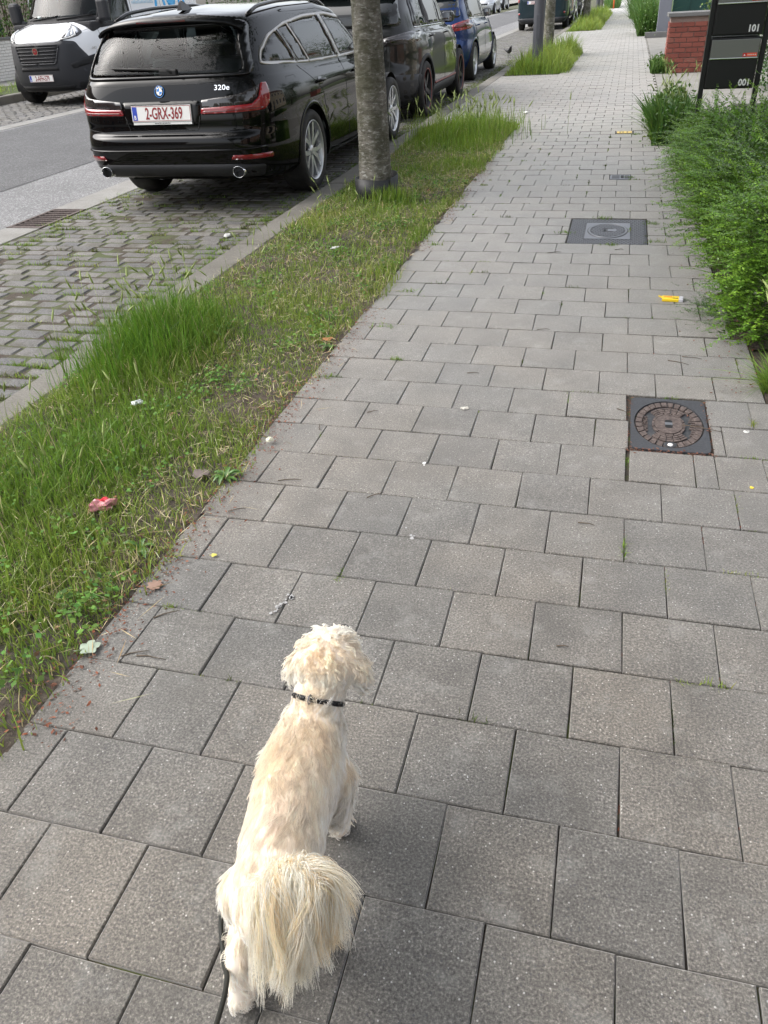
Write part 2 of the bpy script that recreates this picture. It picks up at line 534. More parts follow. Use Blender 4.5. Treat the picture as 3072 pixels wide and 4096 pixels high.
# ---------------------------------------------------------------- verge soil
def bumpy(name, x0, x1, y0, y1, z, mat, amp=.015, cell=.06, kind='structure', seed=1, edge=.0):
    g = np.random.default_rng(seed)
    nx, ny = max(2, int((x1 - x0) / cell)), max(2, int((y1 - y0) / cell))
    xs = np.linspace(x0, x1, nx + 1); ys = np.linspace(y0, y1, ny + 1)
    X, Y = np.meshgrid(xs, ys)
    Z = z + amp * (np.sin(X * 9 + 2.1 * np.sin(Y * 3.3)) * .4 + np.sin(Y * 7.7 + X * 4) * .4) + g.normal(0, amp * .35, X.shape)
    V = np.stack([X.ravel(), Y.ravel(), Z.ravel()], 1)
    j, i = np.meshgrid(np.arange(ny), np.arange(nx), indexing='ij')
    a = (j * (nx + 1) + i).ravel()
    F = np.stack([a, a + 1, a + nx + 2, a + nx + 1], 1)
    return mark(link(name, npmesh(name, V, F, mat, smooth=True)), kind=kind)
bumpy('verge_soil', -2.262, -1.17, -1.0, 10.5, -.006, M_SOIL, .012)
bumpy('verge_soil', -2.262, -1.19, 16.85, 22.45, -.010, M_SOIL, .012, .12, seed=2)
bumpy('verge_soil', -2.262, -1.19, 33.35, 52, -.010, M_SOIL, .012, .2, seed=3)
bumpy('planting_bed', .60, 4.2, 3.5, 9.75, .006, M_SOIL, .018, .08, seed=4)
bumpy('planting_bed', .645, 4.2, 2.95, 3.52, .0, M_SOIL, .015, .06, seed=5)
bumpy('far_verge', -14.1, -12.5, 8, 60, .07, M_TURF, .03, .3, seed=6)
sheet('driveway', .505, 7.0, 9.75, 27.6, -.004, M_DRIVE, ny=1)
sheet('front_garden', .505, 7.0, 27.6, 130, .0, M_TURF)
# ================================================================ vegetation
def ribbons(root, height, lean, curve, width, col, seg=3, tipcol=None, twist=None):
    """root (n,3); lean (n,2) horizontal direction * amount; blades bend over; returns V, F(tris), tint"""
    n = len(root)
    t = np.linspace(0, 1, seg + 1)
    ang = np.arctan2(lean[:, 1], lean[:, 0]) + (RNG.uniform(-1.2, 1.2, n) + PI / 2 if twist is None else twist)
    sx, sy = np.cos(ang), np.sin(ang)
    V = np.zeros((n, 2 * seg + 1, 3)); Cc = np.zeros((n, 2 * seg + 1, 3))
    for k in range(seg + 1):
        u = t[k]
        c = root + np.stack([lean[:, 0] * height * (u * .35 + curve * u * u), lean[:, 1] * height * (u * .35 + curve * u * u), height * (u - .42 * curve * np.hypot(lean[:, 0], lean[:, 1]) * u * u)], 1)
        cc = col if tipcol is None else col * (1 - u) + tipcol * u
        if k == seg:
            V[:, 2 * seg] = c; Cc[:, 2 * seg] = cc
        else:
            w = width * (1 - .55 * u) * .5
            d = np.stack([sx * w, sy * w, np.zeros(n)], 1)
            V[:, 2 * k] = c - d; V[:, 2 * k + 1] = c + d
            Cc[:, 2 * k] = cc; Cc[:, 2 * k + 1] = cc
    base = (np.arange(n) * (2 * seg + 1))[:, None]
    tris = []
    for k in range(seg - 1):
        a = 2 * k
        tris += [[a, a + 1, a + 3], [a, a + 3, a + 2]]
    a = 2 * (seg - 1); tris.append([a, a + 1, a + 2])
    F = (base[:, None, :] + np.array(tris)[None]).reshape(-1, 3)
    return V.reshape(-1, 3), F, Cc.reshape(-1, 3)

def join(parts):
    Vs, Fs, Cs, n = [], [], [], 0
    for V, F, Ct in parts:
        Vs.append(V); Fs.append(F + n); Cs.append(Ct); n += len(V)
    return np.concatenate(Vs), np.concatenate(Fs), np.concatenate(Cs)

def stuff_mesh(name, parts, mat, label, cat, parent=None, smooth=False):
    V, F, Ct = join(parts)
    o = link(name, npmesh(name, V, F, mat, smooth, Ct), parent)
    o['kind'] = 'stuff'
    if parent is None: mark(o, label, cat)
    return o

def jitter(n, c, s=.22, hue=.10):
    c = np.array(c)[None].repeat(n, 0)
    b = RNG.normal(1, s, (n, 1)).clip(.45, 1.7)
    h = RNG.normal(0, hue, (n, 1))
    return (c * b * np.concatenate([1 + h, 1 + 0 * h, 1 - h * .6], 1)).clip(.004, .8)

LUSH, MID, YEL, STRAW = (.100, .215, .026), (.170, .275, .042), (.255, .315, .070), (.44, .40, .23)

def nfield(x, y, s, seed):
    a = np.random.default_rng(seed).uniform(0, 6.28, 8)
    return (np.sin(x * s + a[0] + 1.7 * np.sin(y * s * .6 + a[1])) + np.sin(y * s * 1.1 + a[2] + 1.3 * np.sin(x * s * .8 + a[3])) + np.sin((x + y) * s * 1.9 + a[4]) * .6 + np.sin((x - y) * s * 2.3 + a[5]) * .5) / 3.1

def field_blades(x0, x1, y0, y1, n, hfun, dfun, cfun, width=.0035, far=0.0):
    x = RNG.uniform(x0, x1, n); y = RNG.uniform(y0, y1, n)
    keep = RNG.uniform(0, 1, n) < dfun(x, y)
    x, y = x[keep], y[keep]; n = len(x)
    h = hfun(x, y) * RNG.lognormal(0, .38, n).clip(.3, 2.0)
    a = RNG.uniform(0, 2 * PI, n); m = RNG.uniform(.1, .85, n)
    col = cfun(x, y, n)
    w = width * RNG.uniform(.6, 1.4, n) * (1 + far * y)
    root = np.stack([x, y, np.full(n, -.012)], 1)
    return ribbons(root, h, np.stack([np.cos(a) * m, np.sin(a) * m], 1), RNG.uniform(.2, 1.1, n), w, col, 3, col * np.array([1.25, 1.12, 1.1]))

def gauss(x, y, cx, cy, sx, sy): return np.exp(-((x - cx) / sx) ** 2 - ((y - cy) / sy) ** 2)

# fields of the near verge, read off the photograph
def lush(x, y):
    return np.clip(1.15 * gauss(x, y, -2.06, 3.12, .30, .42) + .62 * gauss(x, y, -1.95, 1.35, .62, .75) + .8 * gauss(x, y, -1.72, 2.2, .35, .5) * 0.8
                   + .9 * gauss(x, y, -1.6, 9.6, .45, .9) + .35 * gauss(x, y, -1.66, 6.3, .3, .45) + .55 * gauss(x, y, -1.22, 4.75, .07, .5) + .4 * gauss(x, y, -1.25, 5.9, .06, .9)
                   + .45 * gauss(x, y, -1.85, 4.35, .25, .25) + .35 * gauss(x, y, -1.75, 7.6, .2, .3), 0, 1.3)
def hgt(x, y):
    return .026 + .036 * np.clip(nfield(x, y, 3.0, 1) + .3, 0, 1) + .055 * np.clip(lush(x, y) - .15, 0, 1.1) + .06 * gauss(x, y, -2.06, 3.12, .28, .36) + .06 * gauss(x, y, -1.6, 9.6, .4, .8)
def dens(x, y):
    n = nfield(x, y, 5.5, 2); n2 = nfield(x, y, 2.2, 3)
    d = .30 + .45 * n + .28 * n2 + .85 * lush(x, y)
    d = np.where(y < 3.0, d + .06, d)
    d *= np.clip((-1.13 + .11 * nfield(x, y, 5, 9) - x) / .07, .0, 1)
    return np.clip(d, .48 * np.clip((-1.16 - x) / .06, 0, 1), 1) * np.clip(1 - .75 * gauss(x, y, -2.28, 6, .07, 2.6), 0, 1)
def colr(x, y, n):
    L = np.clip(lush(x, y) * .95, 0, 1)[:, None]
    dry = np.clip(.55 + .7 * nfield(x, y, 4.2, 4), 0, 1)[:, None] * (1 - L)
    base = jitter(n, LUSH) * L + jitter(n, MID) * (1 - L)
    out = base * (1 - dry * .6) + jitter(n, YEL) * dry * .6
    st = RNG.uniform(0, 1, n) < (.03 + .10 * dry[:, 0])
    out[st] = jitter(int(st.sum()), STRAW, .25, .05)
    return out

parts = [field_blades(-2.25, -1.13, .2, 4.2, 72000, hgt, dens, colr, .0037),
         field_blades(-2.25, -1.13, 4.2, 10.55, 76000, hgt, dens, colr, .0034, .09)]
# blades that stand tall in the clump by the kerb, leaning over the lane
def extra(cx, cy, sx, sy, n, h, col=LUSH, w=.0042, lean=(.0, .0), z=-.01):
    x = RNG.normal(cx, sx, n); y = RNG.normal(cy, sy, n)
    a = RNG.uniform(0, 2 * PI, n); m = RNG.uniform(.05, .55, n)
    c = jitter(n, col)
    return ribbons(np.stack([x, y, np.full(n, z)], 1), h * RNG.uniform(.55, 1.25, n), np.stack([np.cos(a) * m + lean[0], np.sin(a) * m + lean[1]], 1), RNG.uniform(.1, .8, n), w * RNG.uniform(.6, 1.3, n), c, 4, c * np.array([1.2, 1.1, 1.0]))
parts += [extra(-2.04, 3.08, .13, .22, 1500, .20), extra(-2.10, 3.36, .09, .13, 500, .21), extra(-1.65, 9.7, .25, .4, 1900, .22, MID, .006), extra(-1.98, 9.2, .12, .4, 500, .18, MID, .006),
          extra(-1.70, 6.22, .10, .05, 420, .14, MID), extra(-2.05, 1.2, .16, .3, 700, .12), extra(-1.5, 8.9, .14, .3, 500, .13, MID, .005)]
stuff_mesh('verge_grass', parts, M_BLADE, 'rough green and straw coloured grass growing between kerb and paving slabs', 'grass')

def simple_lawn(name, x0, x1, y0, y1, n, h, label, col=MID, edge=0.0, w=.011):
    def d(x, y):
        e = np.minimum(x - x0, x1 - x) / .22
        return np.clip(.55 + .6 * nfield(x, y, 3.1, 21), .1, 1) * np.clip(e + .25, .15, 1)
    def hh(x, y): return h * (.55 + .8 * np.clip(.5 + nfield(x, y, 1.9, 22), 0, 1)) * np.clip(np.minimum(np.minimum(x - x0, x1 - x) / .35, np.minimum(y - y0, y1 - y) / .35) + .25, .3, 1)
    def c(x, y, n):
        k = np.clip(.5 + nfield(x, y, 2.6, 23), 0, 1)[:, None]
        return jitter(n, col) * (1 - .5 * k) + jitter(n, YEL) * .5 * k
    return stuff_mesh(name, [field_blades(x0, x1, y0, y1, n, hh, d, c, w)], M_BLADE, label, 'grass')
simple_lawn('verge_grass', -2.22, -1.02, 16.95, 22.35, 24000, .25, 'dense green grass round the grey lamp post')
simple_lawn('verge_grass', -2.2, -.98, 33.5, 52, 22000, .26, 'far strip of green grass beyond the second paved crossing', w=.02)
simple_lawn('verge_grass', -14.0, -12.55, 12, 30, 11000, .20, 'green grass strip behind the white van', w=.02)

# weeds in the joints of the cobbles and along the kerb
def joint_weeds():
    ps = []
    cl = []
    for _ in range(620):
        y = random.choice([random.uniform(2.2, 7.0), random.uniform(2.2, 16)])
        x = random.choice([random.uniform(-4.5, -2.5), random.uniform(-4.5, -4.1), random.uniform(-2.75, -2.48)])
        j = round((y - 1.0) / .118); yy = 1.0 + j * .118
        if -4.3 < x < -2.7 and 6.8 < y < 10.4 and random.random() < .7: continue
        cl.append((x, yy))
    for x, y in cl:
        n = random.randint(8, 42); L = random.uniform(.02, .11)
        rx = RNG.uniform(-L, L, n) + x; ry = RNG.normal(0, .007, n) + y
        a = RNG.uniform(0, 2 * PI, n); m = RNG.uniform(.2, 1.2, n)
        col = jitter(n, random.choice([YEL, MID, MID, (.10, .12, .03)]))
        ps.append(ribbons(np.stack([rx, ry, np.full(n, ZS - .008)], 1), RNG.uniform(.018, .05, n), np.stack([np.cos(a) * m, np.sin(a) * m], 1), RNG.uniform(.2, 1, n), np.full(n, .0042) * RNG.uniform(.6, 1.4, n), col, 2))
    n = 1500                                   # along the kerb foot, thicker beside the parked cars
    y = RNG.uniform(3, 19, n); x = RNG.normal(-2.51, .03, n); k = np.clip(.4 + nfield(x * 0, y, 2.7, 31), 0, 1) > .35
    x, y = x[k], y[k]; n = len(x); a = RNG.uniform(0, 2 * PI, n)
    ps.append(ribbons(np.stack([x, y, np.full(n, ZS - .015)], 1), RNG.uniform(.02, .09, n), np.stack([np.cos(a) * .6, np.sin(a) * .6], 1), RNG.uniform(.2, 1, n), np.full(n, .006), jitter(n, MID), 2))
    n = 5000                                   # green strip between kerb and cars further on
    y = RNG.uniform(10, 22, n); x = RNG.normal(-2.62, .09, n)
    a = RNG.uniform(0, 2 * PI, n)
    ps.append(ribbons(np.stack([x, y, np.full(n, ZS - .015)], 1), RNG.uniform(.02, .06, n), np.stack([np.cos(a) * .7, np.sin(a) * .7], 1), RNG.uniform(.2, 1, n), np.full(n, .010), jitter(n, (.12, .15, .04)), 2))
    stuff_mesh('joint_weeds', ps, M_BLADE, 'small weeds and moss growing in the cobble joints', 'weeds')
joint_weeds()
def slab_weeds():
    ps = []
    for _ in range(150):
        if random.random() < .55:
            r_ = random.randint(2, 40); y = GY + r_ * T; x = random.uniform(-1.2, -.55) if random.random() < .6 else random.uniform(-.5, .6); vert = False
        else:
            r_ = random.randint(2, 40); k = random.randint(-4, 4) + (0 if r_ % 2 else .5); x = GX + k * T; y = GY + (r_ + random.random()) * T; vert = True
        n = random.randint(10, 50); L = random.uniform(.01, .06)
        rx = x + (RNG.normal(0, .0025, n) if vert else RNG.uniform(-L, L, n)); ry = y + (RNG.uniform(-L, L, n) if vert else RNG.normal(0, .0025, n))
        a = RNG.uniform(0, 2 * PI, n); m = RNG.uniform(.1, 1., n)
        s = random.choice([.4, .5, .6, 1.0])
        ps.append(ribbons(np.stack([rx, ry, np.full(n, -.012)], 1), RNG.uniform(.012, .03, n) * s + .006, np.stack([np.cos(a) * m, np.sin(a) * m], 1), RNG.uniform(.2, 1, n), np.full(n, .0026) + .0006 * y, jitter(n, random.choice([YEL, MID, (.09, .12, .03)])), 2))
    for x, y in ((-1.02, 3.55), (-1.12, 2.93), (-1.02, 4.1), (-1.08, 5.05), (-1.1, 6.1), (.28, 5.2), (.28, 5.65), (-.05, 5.8), (-.28, 5.4), (.02, 5.11), (.12, 7.2), (.16, 9.5), (.28, 7.55)):
        n = 60; a = RNG.uniform(0, 2 * PI, n); m = RNG.uniform(.2, 1.3, n)
        ps.append(ribbons(np.stack([RNG.normal(x, .03, n), RNG.normal(y, .012, n), np.full(n, -.01)], 1), RNG.uniform(.01, .04, n), np.stack([np.cos(a) * m, np.sin(a) * m], 1), RNG.uniform(.2, 1, n), np.full(n, .005), jitter(n, MID), 2))
    stuff_mesh('slab_weeds', ps, M_BLADE, 'tiny weeds and moss in the joints of the grey paving slabs', 'weeds')
slab_weeds()

# ---------------------------------------------------------------- seed heads of wild barley
def barley(spots, label, zb=0.0):
    mb = MB(); ps = []
    for x, y, h, s in spots:
        a = random.uniform(0, 2 * PI); d = Vector((math.cos(a), math.sin(a), 0)) * random.uniform(.03, .35) * h
        p0 = Vector((x, y, zb)); p1 = p0 + Vector((0, 0, h * .62)) + d * .35; p2 = p0 + Vector((0, 0, h)) + d
        mb.tube([p0, p1, p2], [.0011 * s, .0010 * s, .0008 * s], 4)
        t = (p2 - p1).normalized() + d.normalized() * random.uniform(.0, .7); t.normalize()
        L = .055 * s
        mb.tube([p2 - t * .004, p2 + t * L * .2, p2 + t * L * .6, p2 + t * L], [.001 * s, .0052 * s, .0042 * s, .0008 * s], 5)
        sd = t.cross(Vector((random.random(), random.random(), .3))).normalized(); s2 = t.cross(sd)
        for k in range(9):
            w = k * 2.4; q = p2 + t * L * (.15 + .08 * k); o = (sd * math.cos(w) + s2 * math.sin(w))
            e = q + t * .035 * s + o * .014 * s
            b = t.cross(o).normalized() * .0007 * s
            mb.add([q + b, q - b, e], [(0, 1, 2)])
    return mb
M_BARLEY = simple('barley_head', (.24, .30, .09), .6)
sp = []
for _ in range(46): sp.append((random.gauss(-2.06, .11), random.gauss(3.15, .25), random.uniform(.22, .34), 1.0))
for _ in range(26): sp.append((random.uniform(-2.2, -1.6), random.uniform(1.3, 2.4), random.uniform(.12, .24), .9))
for _ in range(40): sp.append((random.uniform(-2.22, -1.35), random.uniform(3.6, 6.4), random.uniform(.12, .22), .9))
for _ in range(90): sp.append((random.gauss(-1.65, .3), random.gauss(9.7, .45), random.uniform(.22, .36), 1.5))
for _ in range(16): sp.append((random.uniform(-2.2, -1.6), random.uniform(6.9, 8.8), random.uniform(.14, .26), 1.2))
ob = barley(sp, '').build('barley_grass', M_BARLEY); mark(ob, 'pale green bristly seed heads of wild barley standing in the verge', 'wild barley', kind='stuff')
sp = [(random.uniform(.36, .62), random.uniform(8.9, 10.6), random.uniform(.36, .58), 1.35) for _ in range(34)] + [(random.uniform(.62, 1.1), random.uniform(9.8, 11.5), random.uniform(.3, .5), 1.3) for _ in range(12)]
bt = mark(empty('wild_barley_clump', (.48, 9.7, 0)), 'tall bristly wild barley clump left of the black letterboxes', 'wild plant')
ob = barley([(x - .48, y - 9.7, h, s) for x, y, h, s in sp], '').build('seed_heads', M_BARLEY, bt); ob['kind'] = 'stuff'
def leafy(cx, cy, sx, sy, n, h, w, col, z=0.0, m0=.2, m1=.9, seg=4):
    x = RNG.uniform(-sx, sx, n); y = RNG.uniform(-sy, sy, n)
    a = RNG.uniform(0, 2 * PI, n); m = RNG.uniform(m0, m1, n); c = jitter(n, col)
    return ribbons(np.stack([x + cx, y + cy, np.full(n, z)], 1), h * RNG.uniform(.4, 1.15, n), np.stack([np.cos(a) * m, np.sin(a) * m], 1), RNG.uniform(.2, 1.1, n), w * RNG.uniform(.6, 1.3, n), c, seg, c * 1.15)
stuff_mesh('leaf_blades', [leafy(0, 0, .16, .75, 1900, .30, .009, MID, 0, .3, 1.2)], M_BLADE, '', '', bt)
tu = mark(empty('grass_tuft', (.685, 3.06, 0)), 'spiky green grass tuft beside the oval manhole cover', 'grass tuft')
stuff_mesh('leaf_blades', [leafy(0, 0, .045, .035, 420, .17, .0042, MID, -.01, .3, 1.5)], M_BLADE, '', '', tu)
ob = barley([(.02, .04, .34, 1.3), (-.03, .05, .30, 1.2)], '').build('seed_head', M_BARLEY, tu)

# ---------------------------------------------------------------- broad-leaved weeds by the verge edge
def rosette(name, loc, n, L, label, col=(.06, .14, .02)):
    rt = mark(empty(name, loc), label, 'weed')
    for k in range(n):
        a = 2 * PI * k / n + random.uniform(-.4, .4); l = L * random.uniform(.6, 1.2); w = l * .26
        d = Vector((math.cos(a), math.sin(a), 0)); s = Vector((-d.y, d.x, 0)); up = random.uniform(.2, 1.6)
        mb = MB(); vs = []
        for u, ww in ((0, .15), (.25, .8), (.55, 1.0), (.8, .65), (1, .05)):
            c = d * l * u + Vector((0, 0, l * up * u * (1.1 - u)))
            vs += [c - s * w * ww * .5, c + Vector((0, 0, -.15 * w * ww)), c + s * w * ww * .5]
        fs = []
        for i in range(4):
            for j in range(2): fs.append((i * 3 + j, i * 3 + j + 1, i * 3 + j + 4, i * 3 + j + 3))
        mb.add(vs, fs, True)
        ob = mb.build('leaf', simple_leaf(col), rt)
    return rt
_lc = {}
def simple_leaf(c):
    if c not in _lc: _lc[c] = simple('weed_leaf', c, .45)
    return _lc[c]
rosette('broadleaf_weed', (-1.19, 2.06, 0), 22, .052, 'bright green broad-leaved weed at slab edge below the white snail shell')
rosette('broadleaf_weed', (-1.21, 3.25, 0), 16, .045, 'low leafy weed at the verge edge below the straw patch')
rosette('broadleaf_weed', (-1.27, 1.63, 0), 12, .06, 'small dark leafy weed right of the red wrapper')
# ================================================================ hedge, trees
def leaf_quads(P, D, Nn, L, W, col):
    """rhombic leaves: base P, direction D, normal Nn"""
    n = len(P)
    S = np.cross(D, Nn); S /= np.linalg.norm(S, axis=1, keepdims=True) + 1e-9
    V = np.zeros((n, 4, 3))
    V[:, 0] = P; V[:, 1] = P + D * (L * .5)[:, None] + S * (W * .5)[:, None]
    V[:, 2] = P + D * L[:, None]; V[:, 3] = P + D * (L * .5)[:, None] - S * (W * .5)[:, None]
    b = (np.arange(n) * 4)[:, None]
    F = np.concatenate([b + np.array([[0, 1, 2]]), b + np.array([[0, 2, 3]])], 1).reshape(-1, 3)
    return V.reshape(-1, 3), F, np.repeat(col, 4, 0)

def unit(v): return v / (np.linalg.norm(v, axis=1, keepdims=True) + 1e-9)

def sprays(base, dirn, length, step, leafL, col, droop=.5, tipcol=None):
    """shoots with two ranks of small leaves"""
    ns = len(base); K = max(3, int(np.max(length) / step))
    parts = []
    d = unit(dirn.copy()); p = base.copy()
    side0 = unit(np.cross(d, np.array([0, 0, 1.0])[None] + RNG.normal(0, .25, (ns, 3))))
    pts = [p.copy()]
    for k in range(K):
        alive = (k * step) < length
        d = unit(d + np.array([0, 0, -droop * step])[None] + RNG.normal(0, .02, (ns, 3)))
        p = p + d * step
        pts.append(p.copy())
        if k == 0: continue
        u = (k * step) / length
        for sgn in (-1, 1):
            m = alive & (RNG.uniform(0, 1, ns) < .93)
            nn = int(m.sum())
            if nn == 0: continue
            s = side0[m]; dd = d[m]
            ld = unit(s * sgn * 1.0 + dd * .55 + RNG.normal(0, .22, (nn, 3)))
            nrm = unit(np.cross(dd, s) + RNG.normal(0, .3, (nn, 3)))
            nrm = np.where(nrm[:, 2:3] < 0, -nrm, nrm)
            c = col[m] if tipcol is None else col[m] * (1 - u[m])[:, None] ** .7 + tipcol[m] * (u[m])[:, None] ** 1.2
            c = c * RNG.normal(1, .14, (nn, 1)).clip(.5, 1.5)
            L = leafL * RNG.uniform(.7, 1.2, nn) * (1.08 - .5 * u[m])
            parts.append(leaf_quads(p[m], ld, nrm, L, L * .56, c))
    return parts, np.stack(pts, 1)

def twig_mesh(pts, length, step, r0=.0016):
    ns, K, _ = pts.shape
    V, F = [], []
    n = 0
    idx = list(range(0, K, 4))
    for i in range(ns):
        kk = [k for k in idx if k * step <= length[i]]
        if len(kk) < 2: continue
        q = pts[i][kk]; m = len(kk)
        r = np.linspace(r0, r0 * .4, m)[:, None]
        ring = [q + r * np.array(o)[None] for o in ((1, 0, 0), (-.5, .86, .2), (-.5, -.86, -.2))]
        V.append(np.stack(ring, 1).reshape(-1, 3))
        for j in range(m - 1):
            for k in range(3):
                a, b = n + j * 3 + k, n + j * 3 + (k + 1) % 3
                F.append((a, b, b + 3, a + 3))
        n += m * 3
    return np.concatenate(V), np.array(F)

M_TWIG = simple('twig_bark', (.085, .062, .042), .8)
HX0, HX1, HY0, HY1 = .61, 2.9, 3.55, 7.9
def hedge_top(x, y):
    return (.55 + .05 * np.sin(y * 2.1 + 1) + .04 * np.sin(x * 3.3 + y * 1.3) + .03 * np.sin(y * 5.1)) * np.clip((x - .36) / .36, .25, 1) ** .6 * np.clip((y - 3.3) / .45, .4, 1) * np.interp(y, [6.6, 7.9], [1.06, .86])
def build_hedge():
    root = mark(empty('hedge', (1.3, 6.2, 0)), 'wide green small-leaved hedge spilling over the paving below the letterboxes', 'hedge')
    n = 5200
    x = RNG.uniform(HX0, HX1, n); y = RNG.uniform(HY0, HY1, n)
    fr = RNG.uniform(0, 1, n) < .40                      # shoots along the path side
    x[fr] = RNG.uniform(HX0 - .04, HX0 + .22, fr.sum())
    en = RNG.uniform(0, 1, n) < .10                      # and at the near end
    y[en] = RNG.uniform(HY0 - .05, HY0 + .2, en.sum())
    keep = x < .75 + .62 * (y - 3.0) * .55 + .9          # nothing is seen far right of the frame
    x, y, fr, en = x[keep], y[keep], fr[keep], en[keep]; n = len(x)
    top = hedge_top(x, y)
    z = top * np.where(fr, RNG.uniform(.15, .85, n), RNG.uniform(.45, .9, n))
    z[en] = (top * RNG.uniform(.1, .8, n))[en]
    d = np.stack([RNG.normal(-.35, .55, n), RNG.normal(-.12, .5, n), RNG.uniform(.05, .75, n)], 1)
    d[fr] = np.stack([RNG.uniform(-1, -.5, n), RNG.normal(-.05, .45, n), RNG.uniform(-.1, .45, n)], 1)[fr]
    d[en] = np.stack([RNG.normal(-.2, .5, n), RNG.uniform(-1, -.3, n), RNG.uniform(-.1, .45, n)], 1)[en]
    ln = RNG.uniform(.14, .32, n) * np.where(RNG.uniform(0, 1, n) < .12, 1.35, 1)
    ln = np.where(fr & (y < 4.7), ln * .62, ln)
    g = np.array([.090, .185, .023])[None] * RNG.normal(1, .2, (n, 1)).clip(.5, 1.5)
    tip = np.array([.19, .33, .034])[None] * RNG.normal(1, .25, (n, 1)).clip(.4, 1.6)
    old = RNG.uniform(0, 1, n) < .46
    tip[old] = g[old] * 1.3
    ps, pts = sprays(np.stack([x, y, z], 1), d, ln, .0115, .0225, g, .9, tip)
    stuff_mesh('foliage', [(V - np.array([1.3, 6.2, 0]), F, c) for V, F, c in ps], M_LEAF, '', '', root)
    V, F = twig_mesh(pts[:2600], ln[:2600], .0115)
    o = link('twigs', npmesh('twigs', V - np.array([1.3, 6.2, 0]), F, M_TWIG), root); o['kind'] = 'stuff'
    # darker green inner leaves that close the hedge
    m = 62000
    x = RNG.uniform(HX0 + .02, HX1, m); y = RNG.uniform(HY0, HY1, m)
    k = x < .75 + .62 * (y - 3.0) * .55 + .9
    x, y = x[k], y[k]; m = len(x)
    z = hedge_top(x, y) * (1 - RNG.uniform(0, 1, m) ** 1.6 * .95) * .93
    dd = unit(RNG.normal(0, 1, (m, 3)) + np.array([-.3, -.2, .1])[None]); nn = unit(RNG.normal(0, .6, (m, 3)) + np.array([0, 0, 1.0])[None])
    L = RNG.uniform(.014, .024, m)
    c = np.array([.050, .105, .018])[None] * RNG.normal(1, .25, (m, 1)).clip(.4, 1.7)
    stuff_mesh('inner_foliage', [leaf_quads(np.stack([x - 1.3, y - 6.2, z], 1), dd, nn, L, L * .6, c)], M_LEAF, '', '', root)
    # stems standing in the soil
    mb = MB()
    for _ in range(110):
        a, b = random.uniform(HX0 + .1, HX1 - .6), random.uniform(HY0 + .1, HY1 - .1); h = .3
        mb.tube([(a - 1.3, b - 6.2, -.02), (a - 1.3 + random.gauss(0, .03), b - 6.2 + random.gauss(0, .03), h * .5), (a - 1.3 + random.gauss(-.03, .06), b - 6.2 + random.gauss(0, .06), h)], [.008, .006, .003], 5)
    o = mb.build('stems', M_TWIG, root); o['kind'] = 'stuff'
    # a low shoot spilling on the slabs by the yellow carton
build_hedge()
def low_shoot():
    n = 150
    b = np.stack([RNG.normal(.56, .07, n), RNG.normal(3.92, .12, n), np.full(n, .02)], 1)
    d = np.stack([RNG.normal(-.7, .5, n), RNG.normal(-.3, .5, n), RNG.uniform(.05, .4, n)], 1)
    ln = RNG.uniform(.06, .14, n)
    c = jitter(n, (.05, .12, .015))
    ps, pts = sprays(b, d, ln, .007, .009, c, .8, c * 1.3)
    stuff_mesh('creeping_plant', ps, M_LEAF, 'low green creeping shoots on the slabs under the hedge corner', 'plant')
low_shoot()

# ---------------------------------------------------------------- street trees
def make_bark():
    t = Mat('tree_bark', rough=.85); o = t.obj()
    w = t.noise(t.scaled(o, (6, 6, 15)), 2.2, 7, .75)
    w2 = t.noise(t.scaled(o, (11, 11, 30)), 2.0, 5, .65)
    w3 = t.noise(t.scaled(o, (3, 3, 3)), 2.0, 5, .65)
    col = t.ramp(w, [(.30, (.062, .055, .045)), (.46, (.145, .134, .112)), (.60, (.225, .213, .185)), (.76, (.38, .37, .34))])
    col = t.mix(t.ramp(w2, [(.56, 0), (.61, .85)]), col, (.40, .395, .37))
    col = t.mix(t.ramp(w3, [(.40, 0), (.58, .75)]), col, (.050, .050, .022))
    col = t.mix(t.ramp(w2, [(.30, .8), (.40, 0)]), col, (.030, .025, .020))
    t.set('Base Color', col)
    h = t.math('ADD', w, t.math('MULTIPLY', w2, .6))
    t.bump(h, .9, .02); return t.m
M_BARK = make_bark()
M_CROWN = make_blade('tree_leaf', .4, .3)
M_COLLAR = simple('black_plastic', (.018, .019, .021), .55)
M_COLLAR2 = simple('weathered_rubber', (.045, .047, .05), .7)

def trunk_mesh(r0, r1, h, seed, flare=1.10, n=28, rings=60):
    g = random.Random(seed)
    ph = [g.uniform(0, 6.28) for _ in range(8)]
    V = []
    for i in range(rings + 1):
        u = i / rings; z = -.05 + u * (h + .05)
        r = r0 + (r1 - r0) * u
        r *= 1 + (flare - 1) * math.exp(-max(z, 0) / .16)
        cx, cy = .012 * math.sin(z * 1.7 + ph[0]), .012 * math.sin(z * 1.3 + ph[1])
        for k in range(n):
            a = 2 * PI * k / n
            rr = r * (1 + .022 * math.sin(3 * a + ph[2] + z * .8) + .018 * math.sin(5 * a + ph[3] - z * 1.9) + .012 * math.sin(z * 21 + ph[4] + 1.5 * math.sin(a + ph[5])) + g.gauss(0, .006))
            V.append((cx + rr * math.cos(a), cy + rr * math.sin(a), z))
    F = [(i * n + k, i * n + (k + 1) % n, (i + 1) * n + (k + 1) % n, (i + 1) * n + k) for i in range(rings) for k in range(n)]
    return V, F

